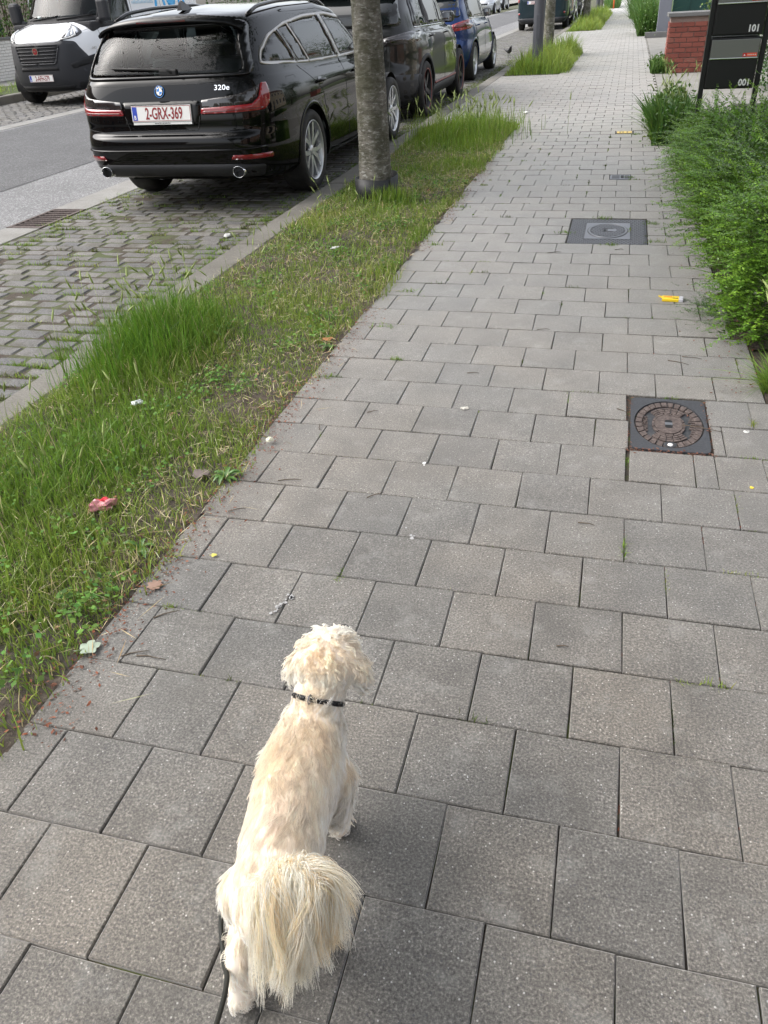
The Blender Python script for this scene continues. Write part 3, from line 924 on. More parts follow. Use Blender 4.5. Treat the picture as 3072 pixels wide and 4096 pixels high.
def tree(loc, r0, h, label, seed, leaves=7000, crown_r=1.9, crown_z=4.4, group=None, trunk_top=None):
    rt = mark(empty('street_tree', loc), label, 'tree')
    V, F = trunk_mesh(r0, r0 * .62, h, seed)
    mb = MB(); mb.add(V, F, True)
    mb.build('trunk', M_BARK, rt)
    g = random.Random(seed + 50)
    ends = []
    for k in range(9):
        a = 2 * PI * k / 9 + g.uniform(-.3, .3); z0 = h * g.uniform(.72, .99)
        p0 = Vector((0, 0, z0)); out = crown_r * g.uniform(.55, .9)
        p1 = Vector((math.cos(a) * out * .45, math.sin(a) * out * .45, z0 + g.uniform(.5, 1.0)))
        p2 = Vector((math.cos(a) * out, math.sin(a) * out, z0 + g.uniform(.8, 2.3)))
        mb = MB(); mb.tube([p0, p1, p2], [r0 * .32, r0 * .2, r0 * .07], 7)
        mb.build('branch', M_BARK, rt); ends += [p1, p2, (p1 + p2) / 2]
    cl = np.array([tuple(e) for e in ends] + [(g.gauss(0, crown_r * .4), g.gauss(0, crown_r * .4), crown_z + g.gauss(0, .7)) for _ in range(26)])
    n = leaves
    c = cl[RNG.integers(0, len(cl), n)]
    P = c + RNG.normal(0, .34 if crown_r < 3 else .5, (n, 3))
    P[:, 2] = np.maximum(P[:, 2], 2.35 + RNG.uniform(0, .3, n))
    D = unit(RNG.normal(0, 1, (n, 3)) + np.array([0, 0, -.5])[None]); N = unit(RNG.normal(0, .6, (n, 3)) + np.array([0, 0, 1.0])[None])
    L = RNG.uniform(.07, .12, n)
    stuff_mesh('crown', [leaf_quads(P, D, N, L, L * .62, jitter(n, (.045, .085, .018)))], M_CROWN, '', '', rt)
    return rt
t1 = tree((-1.855, 6.40, 0), .128, 3.0, 'nearest grey mottled tree trunk standing in a black plastic collar', 1, 26000, 3.6, 4.6)
col = mark(empty('tree_guard', (-1.845, 6.40, 0)), 'split black plastic guard round the foot of the nearest tree', 'tree guard')
mb = MB()
def cup(r, h0, h1, a0, a1, th, n=40, wob=.0):
    vs, fs = [], []
    for i in range(n + 1):
        a = a0 + (a1 - a0) * i / n
        for rr, z in ((r, h0), (r + .01, h1 + wob * math.sin(a * 2.3)), (r + .01 - th, h1 + wob * math.sin(a * 2.3)), (r - th, h0)):
            vs.append((rr * math.cos(a), rr * math.sin(a), z))
    for i in range(n):
        for k in range(4):
            fs.append((i * 4 + k, (i + 1) * 4 + k, (i + 1) * 4 + (k + 1) % 4, i * 4 + (k + 1) % 4))
    fs += [(0, 1, 2, 3), tuple(n * 4 + k for k in (3, 2, 1, 0))]
    return vs, fs
mb.add(*cup(.158, -.03, .165, R(-200), R(-20), .006, wob=.006), True); mb.build('front_shell', M_COLLAR, col)
mb = MB(); mb.add(*cup(.172, -.03, .180, R(-32), R(150), .006, wob=.008), True); mb.build('back_shell', M_COLLAR2, col)
t2 = tree((-1.80, 21.3, 0), .125, 3.2, 'second grey tree trunk right behind the lamp post', 2, 3500)
mb = MB(); mb.add(*cup(.16, -.03, .22, 0, 2 * PI, .006), True)
g2 = mark(mb.build('tree_guard', M_COLLAR, None, (-1.80, 21.3, 0)), 'black guard at the foot of the second tree', 'tree guard')
t3 = tree((-1.80, 39.2, 0), .15, 3.4, 'third tree along the verge, just right of the dark van', 3, 2500)
t4 = tree((-1.80, 56.5, 0), .14, 3.4, 'thin fourth tree far along the verge', 4, 2000)
t5 = tree((-1.80, 72, 0), .14, 3.4, 'most distant tree on the verge side near the orange post', 5, 1500)

# ---------------------------------------------------------------- lamp posts
def lamp_post(loc, r, label):
    rt = mark(empty('lamp_post', loc), label, 'lamp post')
    mb = MB(); mb.lathe([(r * 1.02, -.05), (r * 1.02, .5), (r * .98, 1.3), (r * .95, 2.2), (r * .6, 5.2), (r * .55, 5.9)], 28)
    mb.build('pole', M_POST, rt)
    mb = MB(); mb.box(-r * .35, r * .35, -r * 1.06, -r * .90, .55, .95, .004); mb.build('access_door', M_POST, rt)
    mb = MB(); mb.tube([(0, 0, 5.85), (-.25, 0, 6.05), (-.8, 0, 6.12)], [r * .5, r * .42, r * .35], 10); mb.build('arm', M_POST, rt)
    mb = MB(); mb.box(-1.3, -.75, -.13, .13, 6.05, 6.16, .03); mb.build('lamp_head', M_POST, rt)
M_POST = Mat('painted_steel', (.065, .068, .078), .5, .0).m
lamp_post((-1.68, 17.62, 0), .098, 'dark grey lamp post standing in the grass in front of the second tree')
lamp_post((-1.75, 50.5, 0), .10, 'slim far lamp post beyond the third tree')
mb = MB(); mb.tube([(0, 0, -.02), (0, 0, 1.1)], .045, 12); mb.tube([(0, 0, 1.1), (0, 0, 1.14)], [.05, .03], 12)
mark(mb.build('orange_post', simple('orange_plastic', (.65, .12, .03), .5), None, (-1.15, 62.0, 0)), 'small orange marker post far along the pavement', 'marker post')
# ================================================================ vehicles
M_PAINT = {}
def paint(name, c, rough=.32, metal=.0, spec=.12):
    if name not in M_PAINT:
        t = Mat(name, c, rough, metal); t.set('Coat Weight', 1.0); t.set('Coat IOR', 1.38); t.set('Coat Roughness', .03); t.set('Specular IOR Level', spec)
        d = t.noise(t.obj(), 2.2, 4)
        t.set('Coat Roughness', t.ramp(d, [(.35, .015), (.7, .05)]))
        M_PAINT[name] = t.m
    return M_PAINT[name]
def make_glass(name, tint, ior=1.72):
    m = bpy.data.materials.new(name); m.use_nodes = True; nt = m.node_tree; nt.nodes.clear()
    out = nt.nodes.new('ShaderNodeOutputMaterial'); tr = nt.nodes.new('ShaderNodeBsdfTransparent'); gl = nt.nodes.new('ShaderNodeBsdfGlossy')
    fr = nt.nodes.new('ShaderNodeFresnel'); fr.inputs[0].default_value = ior; mx = nt.nodes.new('ShaderNodeMixShader')
    tr.inputs[0].default_value = (*tint, 1); gl.inputs['Roughness'].default_value = .01
    nt.links.new(fr.outputs[0], mx.inputs[0]); nt.links.new(tr.outputs[0], mx.inputs[1]); nt.links.new(gl.outputs[0], mx.inputs[2]); nt.links.new(mx.outputs[0], out.inputs[0])
    return m
G_TINT = make_glass('tinted_glass', (.66, .76, .75))
G_SCREEN = make_glass('screen_glass', (.70, .80, .80), 1.36)
G_DARK = simple('dark_glass', (.006, .008, .008), .02, **{'Specular IOR Level': .75})
M_CHROME = simple('chrome', (.82, .83, .85), .08, 1.0)
M_SATIN = simple('satin_trim', (.42, .40, .38), .32, 1.0)
M_ALLOY = simple('alloy', (.72, .73, .75), .38, .75)
M_ALLOY_D = simple('dark_alloy', (.035, .035, .04), .35, .6)
def make_rubber():
    t = Mat('tyre_rubber', (.018, .018, .019), .75)
    n = t.noise(t.obj(), 14, 4)
    t.set('Base Color', t.ramp(n, [(.3, (.012, .012, .013)), (.7, (.035, .033, .031))])); return t.m
M_TYRE = make_rubber()
M_PLAST = Mat('grey_bumper_plastic', (.022, .023, .027), .58).m
M_BLACKP = simple('gloss_black', (.004, .004, .005), .12)
M_MATT = simple('matt_black', (.006, .006, .007), .7)
M_UNDER = simple('underbody', (.006, .006, .006), .9)
M_RED = Mat('red_lens', (.24, .004, .008), .12, **{'Coat Weight': 1.0}).m
M_REDD = Mat('dark_red_lens', (.10, .003, .006), .12, **{'Coat Weight': 1.0}).m
M_SMOKE = Mat('smoked_lens', (.018, .014, .015), .1, **{'Coat Weight': 1.0}).m
M_LENS = Mat('headlamp_lens', (.55, .57, .60), .15, .6).m
M_WHITEP = simple('plate_white', (.80, .80, .78), .45)
M_PLRED = simple('plate_red', (.25, .012, .016), .5)
M_PLBLUE = simple('plate_blue', (.02, .06, .45), .45)
M_SEAT = simple('seat_cloth', (.03, .03, .032), .9)
M_SEATG = simple('grey_trim', (.30, .31, .32), .8)
M_ROUNDB = simple('badge_blue', (.02, .20, .60), .25)
M_BLUEP = simple('sky_blue_print', (.05, .42, .80), .4)
M_LILAC = simple('pale_script_print', (.42, .62, .74), .4)

def superell(yF, yR, y0, w, nF, nR, M):
    """half outline front centre -> side -> rear centre, M points each half"""
    out = []
    for (ye, n, rev) in ((yF, nF, False), (yR, nR, True)):
        a = np.linspace(0, PI / 2, 300)
        x = w * np.sin(a) ** (2 / n); y = y0 + (ye - y0) * np.cos(a) ** (2 / n)
        s = np.concatenate([[0], np.cumsum(np.hypot(np.diff(x), np.diff(y)))])
        q = np.linspace(0, s[-1], M)
        p = np.stack([np.interp(q, s, x), np.interp(q, s, y)], 1)
        out.append(p[::-1] if rev else p)
    return np.concatenate([out[0], out[1][1:]])

def crom(P, m):
    """Catmull-Rom through the levels P (L,N,3) -> finer"""
    L = len(P); res = []
    for i in range(L - 1):
        p0 = P[i - 1] if i > 0 else 2 * P[0] - P[1]; p1 = P[i]; p2 = P[i + 1]; p3 = P[i + 2] if i + 2 < L else 2 * P[-1] - P[-2]
        for k in range(m):
            t = k / m; t2, t3 = t * t, t ** 3
            # damped tangents keep creases tidy
            m1, m2 = (p2 - p0) * .5, (p3 - p1) * .5
            d = np.linalg.norm(p2 - p1, axis=1, keepdims=True)
            for mm in (m1, m2):
                l = np.linalg.norm(mm, axis=1, keepdims=True); mm *= np.minimum(1, d * 1.0 / (l + 1e-9))
            res.append((2 * t3 - 3 * t2 + 1) * p1 + (t3 - 2 * t2 + t) * m1 + (-2 * t3 + 3 * t2) * p2 + (t3 - t2) * m2)
    res.append(P[-1])
    return np.array(res)

def deg(poly): return [(math.radians(a) * .5, z) for a, z in poly]
class Car:
    """levels: dicts w, yF, yR, nF, nR, z = [(y, z), ...]; local frame: +y forward, +x right side, z = 0 street"""
    def __init__(s, name, levels, y0=0.0, M=70, sub=8, flares=()):
        P = []
        for l in levels:
            o = superell(l['yF'], l['yR'], y0, l['w'], l.get('nF', 4), l.get('nR', 4), M)
            zk = sorted(l['z']) if hasattr(l['z'], '__len__') else [(0, l['z'])]
            z = np.interp(o[:, 1], [k[0] for k in zk], [k[1] for k in zk])
            fx = np.zeros(len(o))
            for fy, amt, wd in flares: fx += amt * np.exp(-((o[:, 1] - fy) / wd) ** 2) * l.get('fl', 0)
            o[:, 0] += fx * (o[:, 0] / max(l['w'], .01))
            if 'tw' in l:                                  # taper of the width along y
                tk = sorted(l['tw']); o[:, 0] *= np.interp(o[:, 1], [k[0] for k in tk], [k[1] for k in tk])
            P.append(np.stack([o[:, 0], o[:, 1], z], 1))
        G = crom(np.array(P), sub)
        s.G = G
        nl, npt = G.shape[:2]
        full = np.concatenate([G, (G * np.array([-1, 1, 1]))[:, ::-1][:, 1:-1]], 1)
        s.V = full.reshape(-1, 3); n = full.shape[1]
        i, j = np.meshgrid(np.arange(nl - 1), np.arange(n), indexing='ij')
        a = (i * n + j).ravel(); b = (i * n + (j + 1) % n).ravel()
        s.F = np.stack([b, a, a + n, b + n], 1)
        s.bvh = BVHTree.FromPolygons([tuple(v) for v in s.V], [tuple(f) for f in s.F])
        s.keep = np.ones(len(s.F), bool)
        s.cen = s.V[s.F].mean(1)
        e1 = s.V[s.F[:, 1]] - s.V[s.F[:, 0]]; e2 = s.V[s.F[:, 2]] - s.V[s.F[:, 1]]
        s.nor = unit(np.cross(e1, e2))
        s.name = name
    def cast(s, axis, a, b, sgn=1):
        if axis[0] == 'c':
            _, ax, ay, fy = axis; th = a / .5; dx, dy = math.sin(th) * sgn, math.cos(th) * fy
            o, d = Vector((ax * sgn + dx * 3, ay + dy * 3, b)), Vector((-dx, -dy, 0))
        elif axis == 'x': o, d = Vector((sgn * 5, a, b)), Vector((-sgn, 0, 0))
        elif axis == 'y': o, d = Vector((a, sgn * 9, b)), Vector((0, -sgn, 0))
        else: o, d = Vector((a, b, 6)), Vector((0, 0, -1))
        h, n, _, _ = s.bvh.ray_cast(o, d)
        if h is None: return None, None
        if n.dot(d) > 0: n = -n
        return h, n
    def cut(s, axis, poly, sgn=1, shrink=.0):
        c = s.cen; pa = np.array(poly)
        u, v = {'x': (c[:, 1], c[:, 2]), 'y': (c[:, 0], c[:, 2]), 'z': (c[:, 0], c[:, 1])}[axis]
        inside = np.zeros(len(c), bool)
        for k in range(len(pa)):
            x1, y1 = pa[k]; x2, y2 = pa[(k + 1) % len(pa)]
            cond = (y1 > v) != (y2 > v)
            xi = (x2 - x1) * (v - y1) / ((y2 - y1) if abs(y2 - y1) > 1e-9 else 1e-9) + x1
            inside ^= cond & (u < xi)
        side = {'x': c[:, 0] * sgn > .3, 'y': s.nor[:, 1] * sgn > .15, 'z': s.nor[:, 2] > .2}[axis]
        s.keep &= ~(inside & side)
    def patch(s, name, axis, poly, mat, parent, sgn=1, off=.003, dens=.05, skirt=.006, holes=None, both=False):
        """panel that follows the body inside a 2D outline"""
        pts = []; n = len(poly); edges = []
        def addloop(pl):
            st = len(pts); m = len(pl)
            for k in range(m):
                p, q = pl[k], pl[(k + 1) % m]
                d = math.hypot(q[0] - p[0], q[1] - p[1]); c = max(1, int(d / dens))
                for i in range(c): pts.append((p[0] + (q[0] - p[0]) * i / c, p[1] + (q[1] - p[1]) * i / c))
            e = len(pts)
            edges.extend([(i, i + 1 if i + 1 < e else st) for i in range(st, e)])
            return list(range(st, e))
        outer = addloop(poly)
        inner = [addloop(h) for h in (holes or [])]
        xs = [p[0] for p in poly]; ys = [p[1] for p in poly]
        x = min(xs) + dens / 2
        def inp(px, py, pl):
            c = False
            for k in range(len(pl)):
                x1, y1 = pl[k]; x2, y2 = pl[(k + 1) % len(pl)]
                if (y1 > py) != (y2 > py) and px < (x2 - x1) * (py - y1) / (y2 - y1) + x1: c = not c
            return c
        while x < max(xs):
            y = min(ys) + dens / 2
            while y < max(ys):
                if inp(x, y, poly) and not any(inp(x, y, h) for h in (holes or [])):
                    if min(math.hypot(x - p[0], y - p[1]) for p in pts[:len(outer)]) > dens * .4: pts.append((x, y))
                y += dens
            x += dens
        r = delaunay_2d_cdt([Vector(p) for p in pts], edges, [], 0, 1e-6)
        vs2, fs2 = r[0], r[2]
        fs = []
        for f in fs2:
            cx = sum(vs2[i][0] for i in f) / len(f); cy = sum(vs2[i][1] for i in f) / len(f)
            if inp(cx, cy, poly) and not any(inp(cx, cy, h) for h in (holes or [])): fs.append(tuple(f))
        V, N, ok = [], [], []
        last = None
        for p in vs2:
            h, nn = s.cast(axis, p[0], p[1], sgn)
            if h is None or (last is not None and False): V.append(None); N.append(None)
            else: V.append(h); N.append(nn)
        fs = [f for f in fs if all(V[i] is not None for i in f)]
        used = sorted({i for f in fs for i in f}); mp = {i: k for k, i in enumerate(used)}
        W = [V[i] + N[i] * off for i in used]; B = [V[i] - N[i] * skirt for i in used]
        m = len(W)
        F = []
        cnt = {}
        for f in fs:
            g = [mp[i] for i in f]
            nv = (W[g[1]] - W[g[0]]).cross(W[g[2]] - W[g[0]])
            if nv.dot(N[f[0]]) < 0: g = g[::-1]
            F.append(tuple(g))
            for k in range(len(g)):
                e = (g[k], g[(k + 1) % len(g)])
                cnt[e] = cnt.get(e, 0) + 1
        sk = [(b, a, a + m, b + m) for (a, b) in cnt if (b, a) not in cnt]
        me = bpy.data.meshes.new(name)
        me.from_pydata([tuple(v) for v in W + B], [], F + sk)
        me.polygons.foreach_set('use_smooth', [True] * len(F) + [False] * len(sk))
        me.materials.append(mat); me.update()
        o = link(name, me, parent)
        if both:
            me2 = me.copy(); me2.transform(Matrix.Diagonal((-1, 1, 1, 1))); me2.flip_normals()
            return o, link(name, me2, parent)
        return o
    def line(s, name, axis, pts, mat, parent, sgn=1, r=.0035, off=-.0012, both=False, dens=.04, n=6):
        q = []
        for a, b in zip(pts[:-1], pts[1:]):
            c = max(1, int(math.hypot(b[0] - a[0], b[1] - a[1]) / dens))
            q += [(a[0] + (b[0] - a[0]) * i / c, a[1] + (b[1] - a[1]) * i / c) for i in range(c)]
        q.append(pts[-1])
        P = []
        for a, b in q:
            h, nn = s.cast(axis, a, b, sgn)
            if h is not None: P.append(h + nn * off)
        if len(P) < 2: return None
        mb = MB(); mb.tube(P, r, n); o = mb.build(name, mat, parent)
        if both:
            mb = MB(); mb.tube([Vector((-p.x, p.y, p.z)) for p in P], r, n); mb.build(name, mat, parent)
        return o
    def body(s, mat, parent, name='body'):
        me = npmesh(name, s.V, s.F[s.keep], mat, True)
        return link(name, me, parent)

def rnd_poly(poly, r, n=5):
    out = []
    m = len(poly)
    for k in range(m):
        p0, p1, p2 = Vector(poly[k - 1]), Vector(poly[k]), Vector(poly[(k + 1) % m])
        a, b = (p0 - p1), (p2 - p1)
        rr = min(r, a.length * .45, b.length * .45)
        A, B = p1 + a.normalized() * rr, p1 + b.normalized() * rr
        for i in range(n + 1):
            t = i / n
            q = A * (1 - t) ** 2 + p1 * 2 * t * (1 - t) + B * t * t
            out.append((q.x, q.y))
    return out

def wheel(parent, loc, r, wdt, side, style, rim_mat, accent=None):
    """wheel with its axle along x; outer face towards side"""
    rt = empty('wheel', loc, 0, parent)
    Mx = Matrix.Rotation(PI / 2 * side, 4, 'Y')
    rr = r * .735 if style != 'van' else r * .60
    mb = MB(); w = wdt / 2
    mb.lathe([(rr * .98, -w * .9), (rr * 1.02, -w), (r * .93, -w * 1.02), (r * .985, -w * .82), (r, -w * .55), (r, w * .55), (r * .985, w * .82), (r * .93, w * 1.02), (rr * 1.04, w), (rr, w * .92)], 44, Mx)
    mb.build('tyre', M_TYRE, rt)
    mb = MB(); mb.lathe([(rr * 1.0, -w * .9), (rr * .94, -w * .6), (rr * .92, w * .5), (rr * .965, w * .86), (rr * 1.0, w * .95), (rr * .985, w * .99), (rr * .955, w * .95), (rr * .935, w * .72)], 44, Mx)
    rim = mb.build('rim', rim_mat, rt)
    mb = MB(); mb.lathe([(rr * .62, w * .15), (rr * .62, w * .1), (rr * .1, w * .1), (rr * .1, w * .16), (rr * .62, w * .15)], 30, Mx)
    mb.build('brake_disc', simple('brake_steel', (.12, .11, .11), .4, 1.0) if 'brake_steel' not in bpy.data.materials else bpy.data.materials['brake_steel'], rt)
    mb = MB()
    def spoke(a0, a1, w0, w1, d0=.62, d1=.82):
        # tapered bar from hub to rim in the plane of the face
        vs = []
        for rad, a, ww, z in ((rr * .10, a0, w0, w * (d0 + .08)), (rr * .5, (a0 + a1) / 2, (w0 + w1) / 2, w * (d0 + d1 + .12) / 2), (rr * .955, a1, w1, w * d1)):
            c = Vector((math.cos(a) * rad, math.sin(a) * rad, z)); t = Vector((-math.sin(a), math.cos(a), 0)) * ww / 2
            vs += [c - t, c + t, c + t * .7 - Vector((0, 0, w * .28)), c - t * .7 - Vector((0, 0, w * .28))]
        fs = []
        for i in range(2):
            for k in range(4): fs.append((i * 4 + k, i * 4 + (k + 1) % 4, (i + 1) * 4 + (k + 1) % 4, (i + 1) * 4 + k))
        fs += [(0, 3, 2, 1), (8, 9, 10, 11)]
        mb.add([Mx @ v for v in vs], fs)
    if style == 'vspoke':
        for k in range(5):
            a = 2 * PI * k / 5
            for d in (-1, 1): spoke(a + d * .11, a + d * .36, rr * .13, rr * .17); 
            spoke(a + .0, a + .0, rr * .03, rr * .03, .45, .6)
    elif style == 'five':
        for k in range(5): spoke(2 * PI * k / 5, 2 * PI * k / 5, rr * .26, rr * .22)
    elif style == 'multi':
        for k in range(10): spoke(2 * PI * k / 10, 2 * PI * k / 10 + .12, rr * .10, rr * .12)
    else:
        mb.lathe([(rr * .2, w * .5), (rr * .45, w * .62), (rr * .75, w * .45), (rr * .95, w * .7)], 30, Mx)
    mb.build('spokes', rim_mat, rim)
    mb = MB(); mb.lathe([(0.0005, w * .80), (rr * .12, w * .80), (rr * .17, w * .74), (rr * .19, w * .55)], 20, Mx); mb.build('hub_cap', rim_mat, rim)
    if accent:
        mb = MB(); mb.lathe([(rr * .955, w * .96), (rr * 1.005, w * 1.0), (rr * 1.005, w * 1.03), (rr * .955, w * .99)], 44, Mx, close=True); mb.build('accent_ring', accent, rim)
    return rt

def wheels(car, parent, ya, yb, r, wdt, track, style, rim_mat, arch, arch_mat, accent=None, lipw=.03, lip_off=.004):
    for y in (ya, yb):
        circ = [(y + arch * math.cos(a), r + arch * math.sin(a)) for a in np.linspace(0, 2 * PI, 49)[:-1]]
        for sd in (1, -1):
            car.cut('x', circ, sd)
            wheel(parent, (sd * (track - wdt / 2), y, r), r, wdt, sd, style, rim_mat, accent)
            # liner
            mb = MB(); vs, fs = [], []
            for i in range(25):
                a = PI * i / 24 * 1.16 - .25
                for x in (track - wdt - .10, track - .03): vs.append((sd * x, y + (arch + .012) * math.cos(a), r + (arch + .012) * math.sin(a)))
            for i in range(24): fs.append((i * 2, i * 2 + 1, i * 2 + 3, i * 2 + 2))
            mb.add(vs, fs, True); mb.build('wheel_liner', M_MATT, parent)
        a0, a1 = -.32, PI + .32
        ring = [(y + (arch + lipw) * math.cos(a), r + (arch + lipw) * math.sin(a)) for a in np.linspace(a0, a1, 40)] + [(y + (arch - .004) * math.cos(a), r + (arch - .004) * math.sin(a)) for a in np.linspace(a1, a0, 40)]
        car.patch('wheel_arch', 'x', ring, arch_mat, parent, 1, lip_off, .05, .02, both=True)

def plate(parent, M, text, w=.52, h=.115, band=True, size=.116, sx=.60):
    p = MB(); p.box(-w / 2, w / 2, -h / 2, h / 2, -.004, .002, .0)
    p.v = [tuple(M @ Vector(v)) for v in p.v]
    rt = p.build('number_plate', M_WHITEP, parent)
    def rect(x0, x1, y0, y1, z, mat, nm):
        q = MB(); q.add([M @ Vector(v) for v in ((x0, y0, z), (x1, y0, z), (x1, y1, z), (x0, y1, z))], [(0, 1, 2, 3)]); q.build(nm, mat, rt)
    t = .004
    for a in ((-w / 2 + .004, w / 2 - .004, -h / 2 + .004, -h / 2 + .004 + t), (-w / 2 + .004, w / 2 - .004, h / 2 - .004 - t, h / 2 - .004), (w / 2 - .004 - t, w / 2 - .004, -h / 2 + .008, h / 2 - .008)):
        rect(*a, .0025, M_PLRED, 'border')
    if band:
        rect(-w / 2 + .006, -w / 2 + .048, -h / 2 + .010, h / 2 - .010, .0026, M_PLBLUE, 'country_band')
        text_mesh('B', .04, M_WHITEP, M @ Matrix.Translation((-w / 2 + .027, -.028, .003)), rt, 'country_letter', sx=.85, bold=.001)
    text_mesh(text, size, M_PLRED, M @ Matrix.Translation((.024 if band else 0, -.004, .003)), rt, 'registration', sx=sx, bold=.0022)
    return rt

def seats(parent, y_front, y_rear, z, hw):
    for x in (-hw, hw):
        mb = MB(); mb.box(x - .24, x + .24, y_front - .25, y_front + .25, z, z + .16, .04)
        mb.box(x - .23, x + .23, y_front - .36, y_front - .24, z + .1, z + .68, .05); st = mb.build('front_seat', M_SEAT, parent)
        mb = MB(); mb.box(x - .13, x + .13, y_front - .38, y_front - .29, z + .70, z + .88, .035); mb.build('headrest', M_SEAT, st)
    mb = MB(); mb.box(-.62, .62, y_rear - .2, y_rear + .3, z, z + .16, .04); mb.box(-.62, .62, y_rear - .36, y_rear - .22, z + .1, z + .60, .05); bench = mb.build('rear_bench', M_SEAT, parent)
    for x in (-.38, 0, .38):
        mb = MB(); mb.box(x - .11, x + .11, y_rear - .37, y_rear - .29, z + .61, z + (.74 if x else .68), .03); mb.build('headrest', M_SEAT, bench)

# ---------------------------------------------------------------- black estate car
def black_estate():
    root = mark(empty('estate_car', (-3.50, 8.57, ZS)), 'glossy black estate car parked nearest, with red and white plate 2-GRX-369', 'car', 'cars parked along the kerb')
    Z = lambda *k: list(k)
    L = [
        dict(w=.66, yF=1.95, yR=-2.20, nF=4, nR=4, z=Z((-2.3, .29), (-1.7, .20), (1.7, .17))),
        dict(w=.80, yF=2.08, yR=-2.36, nF=3.6, nR=6.5, z=Z((-2.5, .305), (-1.9, .22), (1.7, .18), (2.2, .20))),
        dict(w=.885, yF=2.17, yR=-2.45, nF=3.2, nR=6.5, z=Z((-2.5, .385), (-1.6, .26), (1.5, .25), (2.2, .30)), fl=.5),
        dict(w=.905, yF=2.215, yR=-2.485, nF=3.0, nR=6.5, z=Z((-2.5, .50), (-1.6, .42), (1.5, .42), (2.2, .48)), fl=1),
        dict(w=.903, yF=2.22, yR=-2.480, nF=2.9, nR=6.5, z=Z((-2.5, .585), (-1.6, .55), (1.5, .55), (2.2, .58)), fl=1),
        dict(w=.898, yF=2.19, yR=-2.435, nF=2.9, nR=7, z=Z((-2.5, .625), (-1.6, .66), (1.5, .64), (2.2, .66)), fl=1),
        dict(w=.903, yF=2.13, yR=-2.425, nF=2.8, nR=7, z=Z((-2.5, .72), (-1.6, .77), (0, .76), (1.5, .74), (2.2, .70)), fl=.8),
        dict(w=.890, yF=2.06, yR=-2.405, nF=2.7, nR=7, z=Z((-2.5, .86), (-1.6, .875), (0, .855), (1.4, .80), (2.1, .74)), fl=.3),
        dict(w=.855, yF=1.96, yR=-2.372, nF=2.8, nR=7, z=Z((-2.45, .965), (-1.6, .955), (0, .93), (1.2, .86), (2.0, .78))),
        dict(w=.835, yF=1.02, yR=-2.345, nF=3.6, nR=7, z=Z((-2.4, 1.005), (-1.6, .985), (0, .955), (.9, .955), (1.1, .965))),
        dict(w=.760, yF=.62, yR=-2.245, nF=3.6, nR=7, z=Z((-2.3, 1.18), (-1, 1.18), (.6, 1.18))),
        dict(w=.672, yF=.22, yR=-2.085, nF=3.8, nR=7, z=Z((-2.1, 1.345), (-1.2, 1.365), (-.3, 1.372), (.2, 1.345))),
        dict(w=.605, yF=.10, yR=-2.02, nF=4, nR=6, z=Z((-2.1, 1.385), (-1.2, 1.425), (-.4, 1.435), (.1, 1.385))),
        dict(w=.44, yF=-.02, yR=-1.92, nF=4, nR=6, z=Z((-2.0, 1.405), (-1.2, 1.446), (-.5, 1.456), (.0, 1.42))),
        dict(w=.20, yF=-.2, yR=-1.7, nF=4, nR=6, z=Z((-2.0, 1.43), (-1.2, 1.455), (-.5, 1.465), (.0, 1.44))),
        dict(w=.004, yF=-.4, yR=-1.4, nF=3, nR=3, z=1.466),
    ]
    c = Car('estate', L, -.1, 110, 8, ((-1.4255, .014, .55), (1.4255, .012, .5)))
    P = paint('black_paint', (.0025, .0025, .003), .25, 0, .0)
    # glazing outlines (side: y,z)
    beltz = lambda y: np.interp(y, [-2.2, -1.2, 0, .8], [1.045, 1.005, .985, .985])
    topz = lambda y: np.interp(y, [-2.02, -1.8, -1.4, -.9, -.3, .1, .45, .75], [1.14, 1.235, 1.305, 1.345, 1.352, 1.315, 1.20, 1.04])
    def band(y0, y1, inset=0.0, n=14, slantr=0, slantf=0):
        ys = np.linspace(y0, y1, n)
        bot = [(y, float(beltz(y)) + inset) for y in ys]
        top = [(y + slantr * (1 - (y - y0) / (y1 - y0)) + slantf * (y - y0) / (y1 - y0), 0) for y in ys]
        top = [(a, float(topz(a)) - inset) for a, _ in top]
        return bot + top[::-1]
    outer = rnd_poly([(-2.10, 1.05), (-1.2, 1.0), (0, .982), (.80, .985), (.47, 1.20), (.12, 1.318), (-.3, 1.357), (-.9, 1.35), (-1.4, 1.312), (-1.8, 1.242), (-2.02, 1.15)], .05)
    q1 = rnd_poly([(-2.065, 1.07), (-1.50, 1.035), (-1.63, 1.258), (-1.80, 1.215), (-1.99, 1.135)], .035)
    q2 = rnd_poly([(-1.44, 1.03), (-1.20, 1.02), (-1.36, 1.295), (-1.565, 1.268)], .012)
    q3 = rnd_poly([(-1.165, 1.018), (-.42, 1.006), (-.55, 1.332), (-.9, 1.326), (-1.325, 1.298)], .015)
    q4 = rnd_poly([(-.30, 1.004), (.70, 1.004), (.42, 1.19), (.10, 1.29), (-.3, 1.330), (-.43, 1.332)], .02)
    for q in (q1, q2, q3, q4):
        for sd in (1, -1): c.cut('x', q, sd)
    rw = rnd_poly([(-.68, 1.012), (.68, 1.012), (.565, 1.325), (-.565, 1.325)], .07)
    ws = rnd_poly([(-.68, 1.0), (.68, 1.0), (.56, 1.33), (-.56, 1.33)], .05)
    c.cut('y', rw, -1); c.cut('y', ws, 1)
    tr = c.patch('window_surround', 'x', outer, M_SATIN, root, 1, .004, .05, .004, holes=[q1, q2 + [], q3, q4], both=True)
    for q, nm in ((q1, 'quarter_window'), (q2, 'vent_window'), (q3, 'rear_door_window'), (q4, 'front_door_window')):
        c.patch(nm, 'x', q, G_TINT, root, 1, .001, .05, .002, both=True)
